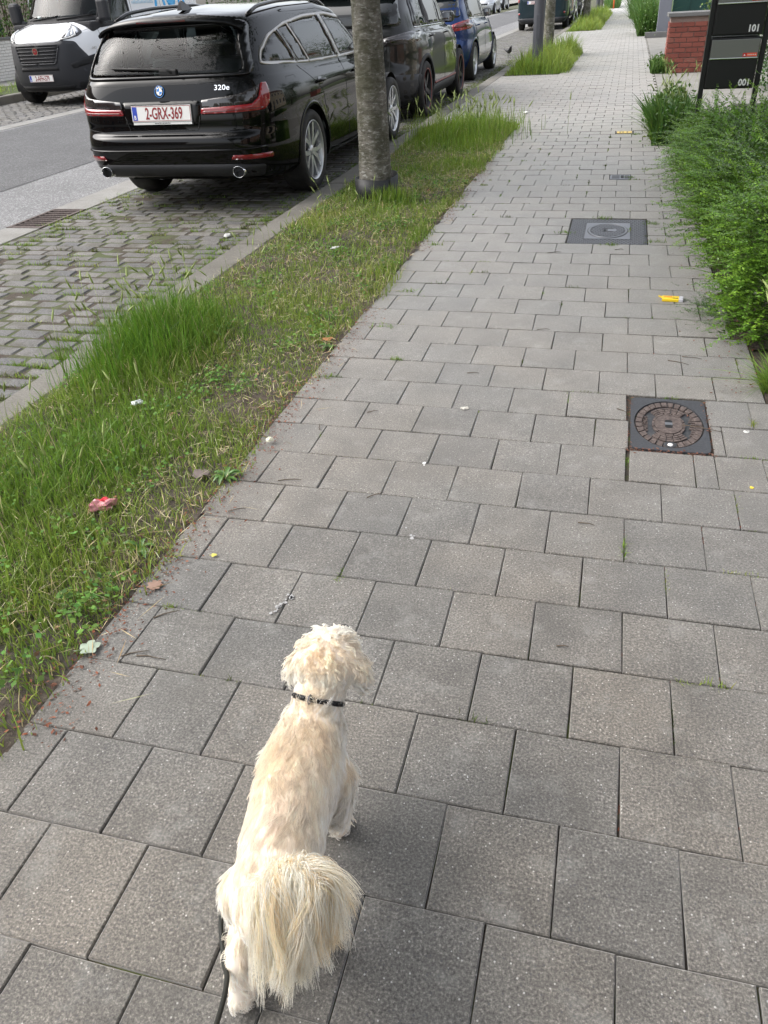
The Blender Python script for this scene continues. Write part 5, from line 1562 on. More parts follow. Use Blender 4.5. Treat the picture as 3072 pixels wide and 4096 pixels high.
# ---------------------------------------------------------------- vans
def van(name, loc, rz, label, body_paint, front=True, plate_f=None, plate_r=None, M=90, sub=7, group=None, text=False):
    root = mark(empty(name, loc, rz), label, 'van', group)
    Z = lambda *k: list(k)
    W, Lf, Lr, H = 1.02, 2.60, -2.80, 2.45
    Lv = [
        dict(w=.78, yF=Lf - .3, yR=Lr + .2, z=.24),
        dict(w=.93, yF=Lf - .10, yR=Lr + .04, nF=3.3, nR=9, z=.27),
        dict(w=1.00, yF=Lf - .02, yR=Lr + .01, nF=3.3, nR=10, z=.42, fl=.5),
        dict(w=1.02, yF=Lf, yR=Lr, nF=3.3, nR=11, z=.62, fl=1),
        dict(w=1.02, yF=Lf - .01, yR=Lr, nF=3.3, nR=11, z=.80, fl=1),
        dict(w=1.02, yF=Lf - .06, yR=Lr, nF=3.3, nR=11, z=Z((Lr, .92), (1.5, .92), (Lf, 1.05)), fl=.5),
        dict(w=1.02, yF=Lf - .13, yR=Lr, nF=3.3, nR=11, z=Z((Lr, 1.02), (1.5, 1.04), (Lf, 1.17))),
        dict(w=1.015, yF=Lf - .26, yR=Lr + .01, nF=3.3, nR=11, z=Z((Lr, 1.12), (1.3, 1.14), (Lf, 1.27))),
        dict(w=.99, yF=Lf - .62, yR=Lr + .02, nF=3.3, nR=11, z=Z((Lr, 1.28), (1.2, 1.28), (Lf, 1.39))),
        dict(w=.965, yF=Lf - .78, yR=Lr + .03, nF=3.3, nR=11, z=Z((Lr, 1.40), (1.2, 1.38), (Lf, 1.43))),
        dict(w=.93, yF=Lf - 1.18, yR=Lr + .05, nF=3.3, nR=11, z=Z((Lr, 1.80), (1.0, 1.80), (Lf, 1.82))),
        dict(w=.87, yF=Lf - 1.55, yR=Lr + .08, nF=5, nR=11, z=Z((Lr, 2.22), (.8, 2.20), (Lf, 2.18))),
        dict(w=.80, yF=Lf - 1.72, yR=Lr + .12, nF=5, nR=11, z=Z((Lr, 2.38), (.8, 2.36), (Lf, 2.30))),
        dict(w=.5, yF=Lf - 1.95, yR=Lr + .4, nF=5, nR=9, z=2.44),
        dict(w=.004, yF=Lf - 2.3, yR=Lr + 1.0, nF=3, nR=3, z=2.45)]
    c = Car(name, Lv, .2, M, sub, ((-1.65, .02, .45), (1.72, .02, .45)))
    wsp = rnd_poly([(-.87, 1.44), (.87, 1.44), (.78, 2.16), (-.78, 2.16)], .12)
    wsb = rnd_poly([(-.90, 1.365), (0, 1.345), (.90, 1.365), (.82, 2.20), (-.82, 2.20)], .12)
    if front: c.cut('y', wsp, 1)
    fw = rnd_poly([(.62, 1.36), (1.58, 1.30), (1.28, 1.62), (1.0, 2.0), (.62, 2.02)], .06)
    if front:
        for sd in (1, -1): c.cut('x', fw, sd)
    wheels(c, root, -1.65, 1.72, .345, .22, 1.0, 'van', M_ALLOY if front else M_ALLOY_D, .40, M_PLAST, None, .05)
    if front:
        wg = c.patch('windscreen', 'y', wsp, G_SCREEN, root, 1, .002, .07, .004)
        c.patch('windscreen_border', 'y', wsb, M_MATT, wg, 1, .004, .07, .004, holes=[wsp])
    else: c.patch('windscreen', 'y', wsp, G_DARK, root, 1, .004, .1, .006)
    c.patch('cab_window', 'x', fw, G_TINT if front else G_DARK, root, 1, .003, .07, .004, both=True)
    fo = rnd_poly([(.56, 1.31), (1.66, 1.24), (1.33, 1.64), (1.03, 2.05), (.56, 2.07)], .07)
    c.patch('window_seal', 'x', fo, M_MATT, root, 1, .0045, .07, .004, holes=[fw], both=True)
    # bumper and grille
    bump = rnd_poly([(-.93, .26), (.93, .26), (.955, .46), (.86, .74), (.70, 1.06), (.50, 1.09), (.42, 1.06), (-.42, 1.06), (-.50, 1.09), (-.70, 1.06), (-.86, .74), (-.955, .46)], .04)
    c.patch('front_bumper', 'y', bump, M_PLAST, root, 1, .006, .06, .012)
    for sd in (1, -1):
        c.patch('bumper_corner', 'x', rnd_poly([(2.14, .28), (2.38, .28), (2.38, .70), (2.14, .50)], .03), M_PLAST, root, sd, .005, .05, .01)
    if front:
        gr = rnd_poly([(-.47, 1.02), (.47, 1.02), (.38, .72), (-.38, .72)], .05)
        gb = c.patch('grille', 'y', gr, M_MATT, root, 1, .008, .06, .01)
        for k in range(5):
            z = .76 + .055 * k; hw = .385 + .085 * (z - .72) / .3
            c.line('grille_slat', 'y', [(-hw, z), (hw, z)], M_PLAST, gb, 1, .011, .012, n=8, dens=.08)
        c.line('grille_frame', 'y', gr + [gr[0]], M_PLAST, gb, 1, .016, .010, n=8, dens=.05)
        c.patch('lower_intake', 'y', rnd_poly([(-.42, .61), (.42, .61), (.40, .67), (-.40, .67)], .02), M_MATT, root, 1, .008, .06, .01)
        c.patch('lower_intake', 'y', rnd_poly([(-.55, .29), (.55, .29), (.60, .36), (-.60, .36)], .02), M_MATT, root, 1, .008, .06, .01)
        for sx in (1, -1):
            q = [(sx * .60, .70), (sx * .90, .84), (sx * .90, .70), (sx * .64, .62)]
            c.patch('fog_recess', 'y', rnd_poly(q if sx > 0 else q[::-1], .03), M_MATT, root, 1, .009, .05, .01)
            q = [(sx * .62, .30), (sx * .92, .34), (sx * .90, .44), (sx * .66, .40)]
            c.patch('fog_recess', 'y', rnd_poly(q if sx > 0 else q[::-1], .03), M_MATT, root, 1, .009, .05, .01)
            CA = ('c', .45, 1.95, 1)
            lamp = c.patch('headlamp', CA, rnd_poly(deg([(3, 1.085), (22, 1.100), (50, 1.140), (66, 1.190), (70, 1.350), (55, 1.355), (30, 1.280), (14, 1.190)]), .02), M_SMOKE, root, sx, .006, .03, .012)
            for q in ([(14, 1.125), (26, 1.140), (30, 1.240), (22, 1.220)], [(29, 1.150), (38, 1.165), (40, 1.270), (33, 1.250)], [(46, 1.180), (56, 1.200), (58, 1.300), (48, 1.290)]):
                c.patch('lamp_reflector', CA, rnd_poly(deg(q), .015), M_LENS, lamp, sx, .009, .02, .004)
            c.line('daylight_strip', CA, deg([(6, 1.098), (24, 1.120), (41, 1.155), (44, 1.270)]), M_WHITEP, lamp, sx, .012, .012, n=6)
        c.line('bonnet_line', 'y', [(-.98, 1.36), (-.60, 1.11), (-.46, 1.07), (.46, 1.07), (.60, 1.11), (.98, 1.36)], M_MATT, root, 1, .004)
        h, n = c.cast('y', 0, .93, 1)
        Mb = frame(h + Vector((0, .022, 0)), (-1, 0, 0), (0, 0, 1))
        pts = [(.058 * math.copysign(abs(math.cos(a)) ** .7, math.cos(a)), .066 * math.copysign(abs(math.sin(a)) ** .8, math.sin(a))) for a in np.linspace(0, 2 * PI, 29)[:-1]]
        mb = MB(); mb.prism(pts, -.012, .010, Mb); bd = mb.build('badge', M_CHROME, root)
        mb = MB(); mb.prism([(x * .72, y * .74) for x, y in pts], .010, .014, Mb); mb.build('badge_field', M_PLRED, bd)
        text_mesh('FIAT', .044, M_CHROME, Mb @ Matrix.Translation((0, 0, .0145)), bd, 'badge_letters', sx=.62, bold=.001)
        h1, _ = c.cast('y', 0, .44, 1); h2, _ = c.cast('y', 0, .54, 1)
        plate(root, frame((h1 + h2) / 2 + Vector((0, .02, 0)), (-1, 0, 0), (0, 0, 1)), plate_f)
        # wipers, dash, mirrors, seats
        for x0, x1 in ((.55, -.10), (-.10, -.72)):
            c.line('wiper', 'y', [(x0, 1.40), ((x0 + x1) / 2, 1.42), (x1, 1.455)], M_MATT, root, 1, .012, .018, n=6)
        mb = MB(); mb.box(-.88, .88, 1.15, 1.90, 1.18, 1.36, .05); mb.build('dashboard', M_SEAT, root)
        mb = MB(); mb.lathe([(.19, -.012), (.205, 0), (.19, .012), (.175, 0)], 24, Matrix.Translation((-.48, 1.02, 1.36)) @ Matrix.Rotation(R(62), 4, 'X'), close=True); mb.build('steering_wheel', M_MATT, root)
        for x in (-.48, .48):
            mb = MB(); mb.box(x - .25, x + .25, .35, .50, .95, 1.72, .06); s_ = mb.build('seat', M_SEAT, root)
            mb = MB(); mb.box(x - .14, x + .14, .36, .46, 1.74, 1.95, .04); mb.build('headrest', M_SEAT, s_)
        mb = MB(); mb.box(-.92, .92, .10, .13, .6, 2.2); mb.build('bulkhead', M_SEAT, root)
    for sd in (1, -1):
        h, n = c.cast('x', 1.42, 1.45, sd)
        xs = sorted((h.x + sd * .07, h.x + sd * .29))
        mb = MB(); mb.box(xs[0], xs[1], 1.48, 1.64, 1.34, 1.72, .06); mi = mb.build('mirror', M_PLAST, root)
        mb = MB(); mb.tube([h + Vector((-sd * .02, .1, -.1)), h + Vector((sd * .14, .14, -.06))], .05, 10); mb.build('mirror_arm', M_PLAST, mi)
        xs = sorted((h.x + sd * .09, h.x + sd * .27)); mb = MB(); mb.box(xs[0], xs[1], 1.471, 1.479, 1.34, 1.68); mb.build('mirror_glass', M_CHROME, mi)
    for pts in ([(.48, .40), (.48, 2.10)], [(1.78, .95), (1.72, 1.25)], [(-.75, .40), (-.75, 2.1)]):
        c.line('shut_line', 'x', pts, M_MATT, root, 1, .005, both=True)
    c.patch('side_moulding', 'x', [(-1.2, .42), (1.25, .42), (1.25, .56), (-1.2, .56)], M_PLAST, root, 1, .012, .1, .01, both=True)
    if text:
        h, n = c.cast('x', 1.95, .93, -1)
        text_mesh('DUCATO', .055, M_SATIN, frame(h + n * .004, (0, -1, 0), (0, 0, 1)) , root, 'model_badge', sx=1.1, extrude=.002)
    # rear
    if not front:
        for sx in (1, -1):
            q = [(sx * .90, .98), (sx * 1.0, .98), (sx * 1.0, 1.55), (sx * .90, 1.55)]
            q = q if sx > 0 else q[::-1]
            tl = c.patch('tail_lamp', 'y', rnd_poly(q, .03), M_RED, root, -1, .008, .05, .012)
            q2 = [(sx * .915, 1.16), (sx * .99, 1.16), (sx * .99, 1.32), (sx * .915, 1.32)]
            c.patch('reverse_lamp', 'y', q2 if sx > 0 else q2[::-1], M_WHITEP, tl, -1, .011, .05, .006)
            q3 = rnd_poly([(sx * .86, .56), (sx * .93, .56), (sx * .93, .63), (sx * .86, .63)], .03)
            c.patch('fog_lamp', 'y', q3 if sx > 0 else q3[::-1], M_RED, root, -1, .012, .05, .01)
            q4 = rnd_poly([(sx * .06, 1.45), (sx * .84, 1.45), (sx * .78, 2.1), (sx * .06, 2.12)], .06)
            c.patch('rear_window', 'y', q4 if sx > 0 else q4[::-1], G_DARK, root, -1, .006, .08, .006)
        c.patch('rear_bumper', 'y', [(-.99, .26), (.99, .26), (1.0, .44), (-1.0, .44)], M_PLAST, root, -1, .02, .08, .012)
        c.line('shut_line', 'y', [(0, .5), (0, 2.2)], M_MATT, root, -1, .005)
        h1, _ = c.cast('y', -.32, .92, -1); h2, _ = c.cast('y', -.32, 1.02, -1)
        plate(root, frame((h1 + h2) / 2 + Vector((0, -.014, 0)), (1, 0, 0), h2 - h1), plate_r)
    c.body(body_paint, root)
    mb = MB(); mb.box(-.8, .8, Lr + .2, Lf - .4, .25, .29); mb.build('floor_pan', M_UNDER, root)
    return root, c
vanw, vc = van('delivery_van', (-10.73, 17.22, ZS), PI, 'white panel van with dark grey bumper facing the camera across the road', P_WHITE, True, '2-AFH-579', None, text=True)
WV = Matrix.Translation((-10.73, 17.22, ZS)) @ Matrix.Rotation(PI, 4, 'Z')
cu = mark(empty('paper_cup', tuple(WV @ Vector((.43, 1.60, 1.36)))), 'white and blue paper cup standing behind the windscreen of the white van', 'cup')
mb = MB(); mb.lathe([(.0005, 0), (.030, 0), (.034, .07)], 16); mb.build('cup_body', M_BLUEP, cu)
mb = MB(); mb.lathe([(.034, .07), (.037, .12), (.030, .125), (.0005, .125)], 16); mb.build('cup_rim', M_WHITEP, cu)
mb = MB(); mb.box(-.10, .10, -.05, .05, 0, .02, .008); mb.box(-.04, .09, -.03, .04, .02, .035, .006)
mark(mb.build('blue_cloth', M_BLUEP, None, tuple(WV @ Vector((-.12, 1.62, 1.362)))), 'folded blue cloth on the dashboard of the white van', 'cloth')
# blue lettering on the side of the van that faces the road (local -x side)
h, n = vc.cast('x', -.9, 1.50, -1)
text_mesh('Aqua', .62, M_BLUEP, frame(Vector((h.x - .012, -1.15, 1.95)), (0, -1, 0), (0.02, 0, 1)), vanw, 'side_lettering', sx=.95, bold=.012) if False else None
def van_print(pts, mat):
    vc.patch('side_lettering', 'x', pts, mat, vanw, -1, .004, .06, .002)
for x0 in (-.62, -.98, -1.42, -1.64, -1.86):
    pass
van_print(rnd_poly([(-.50, 1.52), (-.60, 1.52), (-.74, 1.95), (-.66, 1.95)], .01), M_BLUEP)
van_print(rnd_poly([(-.80, 1.95), (-.90, 1.52), (-1.00, 1.52), (-.90, 1.95)], .01), M_BLUEP)
van_print(rnd_poly([(-.66, 1.66), (-.86, 1.66), (-.86, 1.73), (-.66, 1.73)], .01), M_BLUEP)
van_print([(-1.26 + .22 * math.cos(a), 1.72 + .22 * math.sin(a)) for a in np.linspace(0, 2 * PI, 25)[:-1]], M_BLUEP)
van_print(rnd_poly([(-1.58, 1.52), (-1.67, 1.52), (-1.67, 1.95), (-1.58, 1.95)], .01), M_BLUEP)
van_print(rnd_poly([(-1.80, 1.52), (-1.89, 1.52), (-1.89, 1.95), (-1.80, 1.95)], .01), M_BLUEP)
for k in range(16):
    y = .40 - .055 * k
    van_print(rnd_poly([(y, 1.60), (y - .03, 1.60), (y - .03 - .01 * (k % 2), 1.64 + .02 * (k % 3)), (y - .005, 1.65)], .006), M_LILAC)
vand, _ = van('dark_van', (-3.48, 40.2, ZS), 0, 'dark petrol blue van seen from behind, beyond the lamp post', P_TEAL, False, None, '2-BQV-12', 60, 5, GRP)
# ================================================================ letterboxes, pillar, covers, small things
M_LBOX = Mat('black_powder_coat', (.0045, .0045, .005), .42).m
def make_brushed():
    t = Mat('brushed_flap', (.23, .235, .22), .42, .85); n = t.noise(t.scaled(t.obj(), (3, 3, 240)), 2, 3)
    t.set('Roughness', t.ramp(n, [(.3, .35), (.7, .55)])); return t.m
M_FLAP = make_brushed()
M_STICK = simple('orange_sticker', (.85, .10, .035), .5)
M_STICKR = simple('red_sticker', (.60, .02, .02), .5)
def letterboxes():
    X0, X1, Y0, D = .655, 1.085, 8.0, .34
    root = mark(empty('letterbox_stand', ((X0 + X1) / 2, Y0, 0), 0), 'black stand with two letterboxes numbered 101 and 001 above the hedge', 'letterbox')
    w = (X1 - X0) / 2
    for x in (-w - .012, w - .004):
        mb = MB(); mb.box(x - .014, x + .024, .02, .08, -.02, 1.75, .004); mb.build('post', M_LBOX, root)
    for k, (z0, num) in enumerate(((.555, '001'), (.945, '101'), (1.335, None))):
        h = .375
        mb = MB(); mb.box(-w + .012, w - .03, .0, D, z0, z0 + h, .006); bx = mb.build('letterbox', M_LBOX, root)
        mb = MB(); mb.box(-w + .020, w - .038, -.010, -.002, z0 + .01, z0 + h - .155, .003); mb.build('door', M_LBOX, bx)
        mb = MB(); mb.box(-w + .020, w - .038, -.016, -.003, z0 + h - .148, z0 + h - .012, .003); fl = mb.build('letter_flap', M_FLAP, bx)
        mb = MB(); mb.box(-w + .018, w - .036, -.022, -.004, z0 + h - .153, z0 + h - .144, .002); mb.build('flap_edge', M_CHROME, fl)
        mb = MB(); mb.box(w - .155, w - .046, -.0175, -.0162, z0 + h - .138, z0 + h - .112); st = mb.build('sticker', M_STICK, fl)
        mb = MB(); mb.box(w - .155, w - .125, -.0182, -.0176, z0 + h - .138, z0 + h - .112); mb.build('sticker_end', M_STICKR, st)
        mb = MB(); mb.add([(w - .149, -.0186, z0 + h - .132), (w - .133, -.0186, z0 + h - .132), (w - .141, -.0186, z0 + h - .118)], [(0, 1, 2)]); mb.build('sticker_mark', M_WHITEP, st)
        for i in range(5):
            mb = MB(); mb.box(w - .118 + i * .014, w - .108 + i * .014, -.0180, -.0176, z0 + h - .128, z0 + h - .122); mb.build('sticker_print', M_WHITEP, st)
        if num: text_mesh(num, .068, M_WHITEP, frame((w - .105, -.0115, z0 + .045), (1, 0, 0), (0, 0, 1)), bx, 'house_number', sx=.92, bold=.0022)
letterboxes()

# ---------------------------------------------------------------- brick pillar
def make_brick():
    t = Mat('red_brick', rough=.85); o = t.pos(); r_ = t.rnd()
    n = t.noise(o, 60, 5, .7)
    col = t.ramp(r_, [(0, (.16, .042, .030)), (.45, (.20, .056, .040)), (.8, (.23, .070, .050)), (1, (.20, .070, .052))])
    col = t.mix(1, col, t.ramp(n, [(.3, .72), (.7, 1.2)]), 'MULTIPLY')
    t.set('Base Color', col); t.bump(n, .6, .004); return t.m
M_BRICK = make_brick()
M_MORT = make_conc('mortar', (.27, .20, .175), (.20, .13, .11))
def pillar():
    X0, X1, Y0, Y1, H = .66, 1.27, 16.3, 16.9, .83
    root = mark(empty('brick_pillar', ((X0 + X1) / 2, (Y0 + Y1) / 2, 0)), 'low red brick pillar with grey stone cap beside the pavement', 'pillar')
    w, d = (X1 - X0) / 2, (Y1 - Y0) / 2
    mb = MB(); mb.box(-w + .006, w - .006, -d + .006, d - .006, -.05, H); mb.build('mortar_core', M_MORT, root)
    cm = {}
    rowh = .0755; n = int(H / rowh)
    for j in range(n):
        z = .005 + j * rowh
        for face in range(4):
            span = 2 * w if face % 2 == 0 else 2 * d
            L = .2
            s = -span / 2 + (0 if (j + face) % 2 else -L / 2)
            while s < span / 2 - .01:
                a, b = max(s + .006, -span / 2), min(s + L - .006, span / 2); s += L
                if b - a < .03: continue
                key = (round(b - a, 3), random.randrange(3))
                if key not in cm:
                    m = MB(); m.box(-(b - a) / 2, (b - a) / 2, -.012, .012, 0, rowh - .012, .003); cm[key] = m.mesh('brick', M_BRICK)
                c = (a + b) / 2; dz = random.gauss(0, .0012)
                if face == 0: lo, rz = (c, -d, z + dz), 0
                elif face == 1: lo, rz = (w, c, z + dz), PI / 2
                elif face == 2: lo, rz = (c, d, z + dz), 0
                else: lo, rz = (-w, c, z + dz), PI / 2
                link('brick', cm[key], root, (lo[0] + random.gauss(0, .001), lo[1] + random.gauss(0, .001), lo[2]), (0, 0, rz))
    mb = MB(); mb.box(-w - .045, w + .045, -d - .045, d + .045, H, H + .06, .008); mb.build('cap_stone', M_STONE, root)
pillar()
M_GREYB = Mat('grey_cladding', (.155, .165, .195), .6).m
M_GREENB = Mat('dark_green_panel', (.006, .050, .042), .45).m
rt = mark(empty('grey_column', (.93, 27.9, 0)), 'plain grey upright column behind the brick pillar', 'column')
mb = MB(); mb.box(-.17, .17, -.17, .17, -.02, 2.6, .01); mb.build('shaft', M_GREYB, rt)
mb = MB(); mb.box(-.20, .20, -.20, .20, 2.6, 2.68, .01); mb.build('cap', M_STONE, rt)
rt = mark(empty('green_gate', (1.85, 28.6, 0)), 'dark green panelled gate behind the brick pillar', 'gate')
for k in range(3):
    mb = MB(); mb.box(-.66 + k * .44, -.23 + k * .44, -.02, .02, .06, 2.0, .006); mb.build('panel', M_GREENB, rt)
for k in range(4):
    mb = MB(); mb.box(-.685 + k * .44, -.645 + k * .44, -.035, .035, 0, 2.05, .006); mb.build('post', M_GREENB, rt)
mb = MB(); mb.box(-.10, .46, 16.0 - 28.0, 16.1 - 28.0, 0, .1)
ed = MB(); ed.box(-.42, .42, -.07, .07, -.02, .14, .01); mark(ed.build('edging_block', M_STONE, None, (.86, 27.3, 0)), 'low dark stone edging at the foot of the grey column', 'edging')

# leafy plants by the grey column, with a poppy
def wild_plant(loc, sx, sy, n, h, label, poppy=False):
    rt = mark(empty('wild_plant', loc), label, 'plant')
    stuff_mesh('leaf_blades', [leafy(0, 0, sx, sy, n, h, .022, (.075, .15, .03), 0, .1, .7)], M_BLADE, '', '', rt)
    P = RNG.normal(0, 1, (n, 3)) * np.array([sx * .55, sy * .55, h * .28]) + np.array([0, 0, h * .5]); P[:, 2] = np.abs(P[:, 2])
    L = RNG.uniform(.03, .07, n)
    stuff_mesh('leaves', [leaf_quads(P, unit(RNG.normal(0, 1, (n, 3))), unit(RNG.normal(0, .6, (n, 3)) + np.array([0, 0, 1.0])), L, L * .6, jitter(n, (.08, .15, .03)))], M_LEAF, '', '', rt)
    if poppy:
        mb = MB(); mb.tube([(.12, -.35, 0), (.14, -.36, .5), (.13, -.36, h + .02)], .006, 5); st = mb.build('stem', simple_leaf((.06, .14, .02)), rt)
        mb = MB(); mb.lathe([(.004, h), (.045, h + .012), (.07, h + .05), (.06, h + .075)], 9, Matrix.Translation((.13, -.36, 0))); mb.build('petals', simple('poppy_red', (.60, .03, .03), .6), rt)
wild_plant((.48, 29.5, 0), .24, 1.3, 2600, .95, 'tall green wild plants with a red poppy at the pavement edge', True)
wild_plant((.55, 36.0, 0), .25, 2.5, 1600, .9, 'far green bushy plants behind the poppy')
wild_plant((.50, 9.3, 0), .17, .55, 1300, .42, 'leafy green weeds between hedge and wild barley')
wild_plant((.60, 16.6, 0), .16, .35, 500, .26, 'low weeds at the foot of the brick pillar')
wild_plant((.35, 46.0, 0), .4, 4, 1200, 1.2, 'dark shrubs at the far right edge of the pavement')
wild_plant((-1.3, 66.0, 0), .5, 3.5, 1200, .8, 'green shrub at the far end of the verge')

def ivy(loc, sx, sy, sz, n, label, col=(.035, .085, .016), L0=.05, name='garden_shrub'):
    rt = mark(empty(name, loc), label, 'shrub')
    mb = MB()
    for _ in range(9):
        a = random.uniform(0, 6.28); mb.tube([(0, 0, -.03), (math.cos(a) * sx * .3, math.sin(a) * sy * .3, sz * .4), (math.cos(a) * sx * .6, math.sin(a) * sy * .6, sz * .85)], [.03, .02, .008], 6)
    mb.build('branches', M_TWIG, rt)['kind'] = 'stuff'
    u = unit(RNG.normal(0, 1, (n, 3))) * RNG.uniform(.35, 1.0, (n, 1)) ** .6 * np.array([sx, sy, sz * .55]) * (1 + .18 * np.sin(RNG.uniform(0, 6, (n, 1)) * 3)) + np.array([0, 0, sz * .52])
    u[:, 2] = np.maximum(u[:, 2], .02)
    L = RNG.uniform(.6, 1.3, n) * L0
    stuff_mesh('foliage', [leaf_quads(u, unit(RNG.normal(0, 1, (n, 3))), unit(RNG.normal(0, .7, (n, 3)) + np.array([0, -.3, .8])), L, L * .65, jitter(n, col, .3))], M_LEAF, '', '', rt)
ivy((2.05, 13.6, 0), .62, 1.2, 2.1, 7000, 'tall dark green shrub behind the letterboxes')
ivy((1.72, 18.6, 0), .42, .8, 1.5, 3000, 'yellow green shrub between brick pillar and driveway car', (.09, .15, .025))
ivy((-17.3, 22.5, 0), 1.2, 2.5, 3.0, 5000, 'green shrub at the left edge behind the white van', (.07, .13, .02), .09)
ivy((-17.6, 29.0, 0), 1.4, 3.0, 3.2, 4000, 'dark hedge-like shrub further behind the white van', (.04, .08, .016), .09)
ivy((-16.6, 40.0, 0), 1.6, 5.0, 3.6, 4000, 'far dark shrub beyond the pale blue car', (.04, .08, .016), .11)
sl = MB(); sl.box(-.95, .95, -.12, .12, -.02, .16, .01)
mark(sl.build('stone_edging', M_DRIVE, None, (2.15, 10.6, 0)), 'pale stone edging strip right of the letterboxes', 'edging')
def white_wall():
    rt = mark(empty('white_brick_wall', (-16.35, 20.4, 0)), 'low white painted brick wall at the left edge behind the van', 'wall')
    mw = simple('white_masonry', (.62, .60, .57), .8); mo = simple('white_joint', (.38, .36, .34), .9)
    mb = MB(); mb.box(-.10, .10, -3, 3, -.02, .95); mb.build('core', mo, rt)
    m = MB(); m.box(-.014, .014, -.095, .095, 0, .058, .004); me = m.mesh('brick', mw)
    for j in range(13):
        for k in range(30):
            y = -2.95 + k * .2 + (.1 if j % 2 else 0)
            if y < 2.95: link('brick', me, rt, (.104, y, .01 + j * .07))
    m = MB(); m.box(-.095, .095, -.014, .014, 0, .058, .004); me = m.mesh('brick', mw)
    for j in range(13): link('brick', me, rt, (0, -3.004, .01 + j * .07))
    mb = MB(); mb.box(-.15, .15, -3.05, 3.05, .95, 1.0, .008); mb.build('coping', M_STONE, rt)
white_wall()

# ---------------------------------------------------------------- iron covers
M_IRON = Mat('cast_iron', (.045, .047, .052), .5, .35)
_n = M_IRON.noise(M_IRON.pos(), 45, 4, .7)
M_IRON.set('Base Color', M_IRON.ramp(_n, [(.3, (.028, .029, .032)), (.55, (.055, .057, .062)), (.75, (.10, .09, .08))])); M_IRON = M_IRON.m
M_STEEL = Mat('worn_steel', (.19, .195, .21), .42, .6).m
M_RUST = Mat('rusty_iron', (.10, .060, .050), .75, .1)
_n = M_RUST.noise(M_RUST.pos(), 70, 4, .7)
M_RUST.set('Base Color', M_RUST.ramp(_n, [(.3, (.050, .038, .034)), (.55, (.105, .080, .072)), (.75, (.19, .155, .14))])); M_RUST = M_RUST.m
M_DFRAME = make_conc('dark_frame', (.050, .054, .062), (.035, .036, .04))
def oval_cover():
    cx, cy, a, b = .285, 2.712, .118, .183
    rt = mark(empty('manhole_cover', (cx, cy, 0)), 'small oval cast iron cover in a dark frame beside the grass tuft', 'manhole cover')
    w, d = .134, .208
    m = MB(); N = 56
    ang0 = list(np.linspace(0, 2 * PI, N + 1)[:-1])
    outer = [(w * math.copysign(abs(math.cos(t)) ** .14, math.cos(t)), d * math.copysign(abs(math.sin(t)) ** .14, math.sin(t))) for t in ang0]
    inner = [((a + .004) * math.cos(t), (b + .004) * math.sin(t)) for t in ang0]
    vs = [(x, y, 0.0) for x, y in outer] + [(x, y, .0) for x, y in inner] + [(x, y, -.05) for x, y in outer] + [(x, y, -.03) for x, y in inner]
    fs = []
    for i in range(N):
        j = (i + 1) % N
        fs += [(i, j, N + j, N + i), (2 * N + i, 2 * N + j, j, i), (N + i, N + j, 3 * N + j, 3 * N + i)]
    m.add(vs, fs); m.build('frame', M_DFRAME, rt)
    m = MB(); pl = [(a * math.cos(t), b * math.sin(t)) for t in np.linspace(0, 2 * PI, 49)[:-1]]
    m.prism(pl, -.04, -.009); lid = m.build('lid', M_IRON, rt)
    # raised segments: an outer ring and concentric inner rings
    def seg(r0, r1, t0, t1, z, mat, nm):
        mm = MB(); k = 4
        ts = np.linspace(t0, t1, k + 1)
        pts = [(r0 * a * math.cos(t), r0 * b * math.sin(t)) for t in ts] + [(r1 * a * math.cos(t), r1 * b * math.sin(t)) for t in ts[::-1]]
        mm.prism(pts[::-1], -.010, z); return mm.build(nm, mat, lid)
    n = 28
    for i in range(n):
        t = 2 * PI * i / n
        if abs(math.sin(t + PI / n) + 1) < .03: pass
        seg(.80, .985, t + .022, t + 2 * PI / n - .022, -.0015, M_RUST, 'rim_block')
    for rr in (.70, .62, .54, .46):
        for q in range(4):
            t0 = q * PI / 2 + PI / 4
            if q in (1, 3) and rr > .5: continue
            for i in range(5 if rr > .5 else 3):
                m_ = 5 if rr > .5 else 3
                seg(rr - .03, rr + .03, t0 + (i + .06) * PI / 2 / m_, t0 + (i + .94) * PI / 2 / m_, -.003, M_RUST, 'ring_block')
    m = MB(); m.prism([(x * .42, y * .40) for x, y in pl[::2]], -.01, -.002); m.build('centre_boss', M_RUST, lid)
    m = MB(); m.prism(rnd_poly([(-.013, -.032), (.013, -.032), (.013, .032), (-.013, .032)], .012), -.002, -.0012); slot = m.build('key_slot', M_MATT, lid)
    m = MB(); m.box(-.013, .013, -.010, .010, -.0015, .0); m.build('key_bar', M_STEEL, lid)
    for sx, tx in ((-1, 'D400 EN124'),):
        text_mesh(tx, .028, M_RUST, Matrix.Translation((sx * .082, .0, -.0085)) @ Matrix.Rotation(PI / 2, 4, 'Z'), lid, 'cast_lettering', sx=.8, extrude=.003, bold=.0005)
    for k in range(9):
        m = MB(); m.box(.070 + .004 * (k % 3), .094 - .003 * (k % 2), -.078 + k * .0175, -.067 + k * .0175, -.010, -.0045); m.build('cast_mark', M_RUST, lid)
    m = MB(); m.lathe([(.012, -.001), (.017, .001), (.022, -.001)], 20, Matrix.Translation((0, -.162, 0))); m.build('ring_mark', M_IRON, lid)
    m = MB(); m.lathe([(.0004, .0015), (.0085, .0015), (.0095, -.003)], 12, Matrix.Translation((0, -.162, 0))); m.build('white_dot', M_WHITEP, lid)
oval_cover()
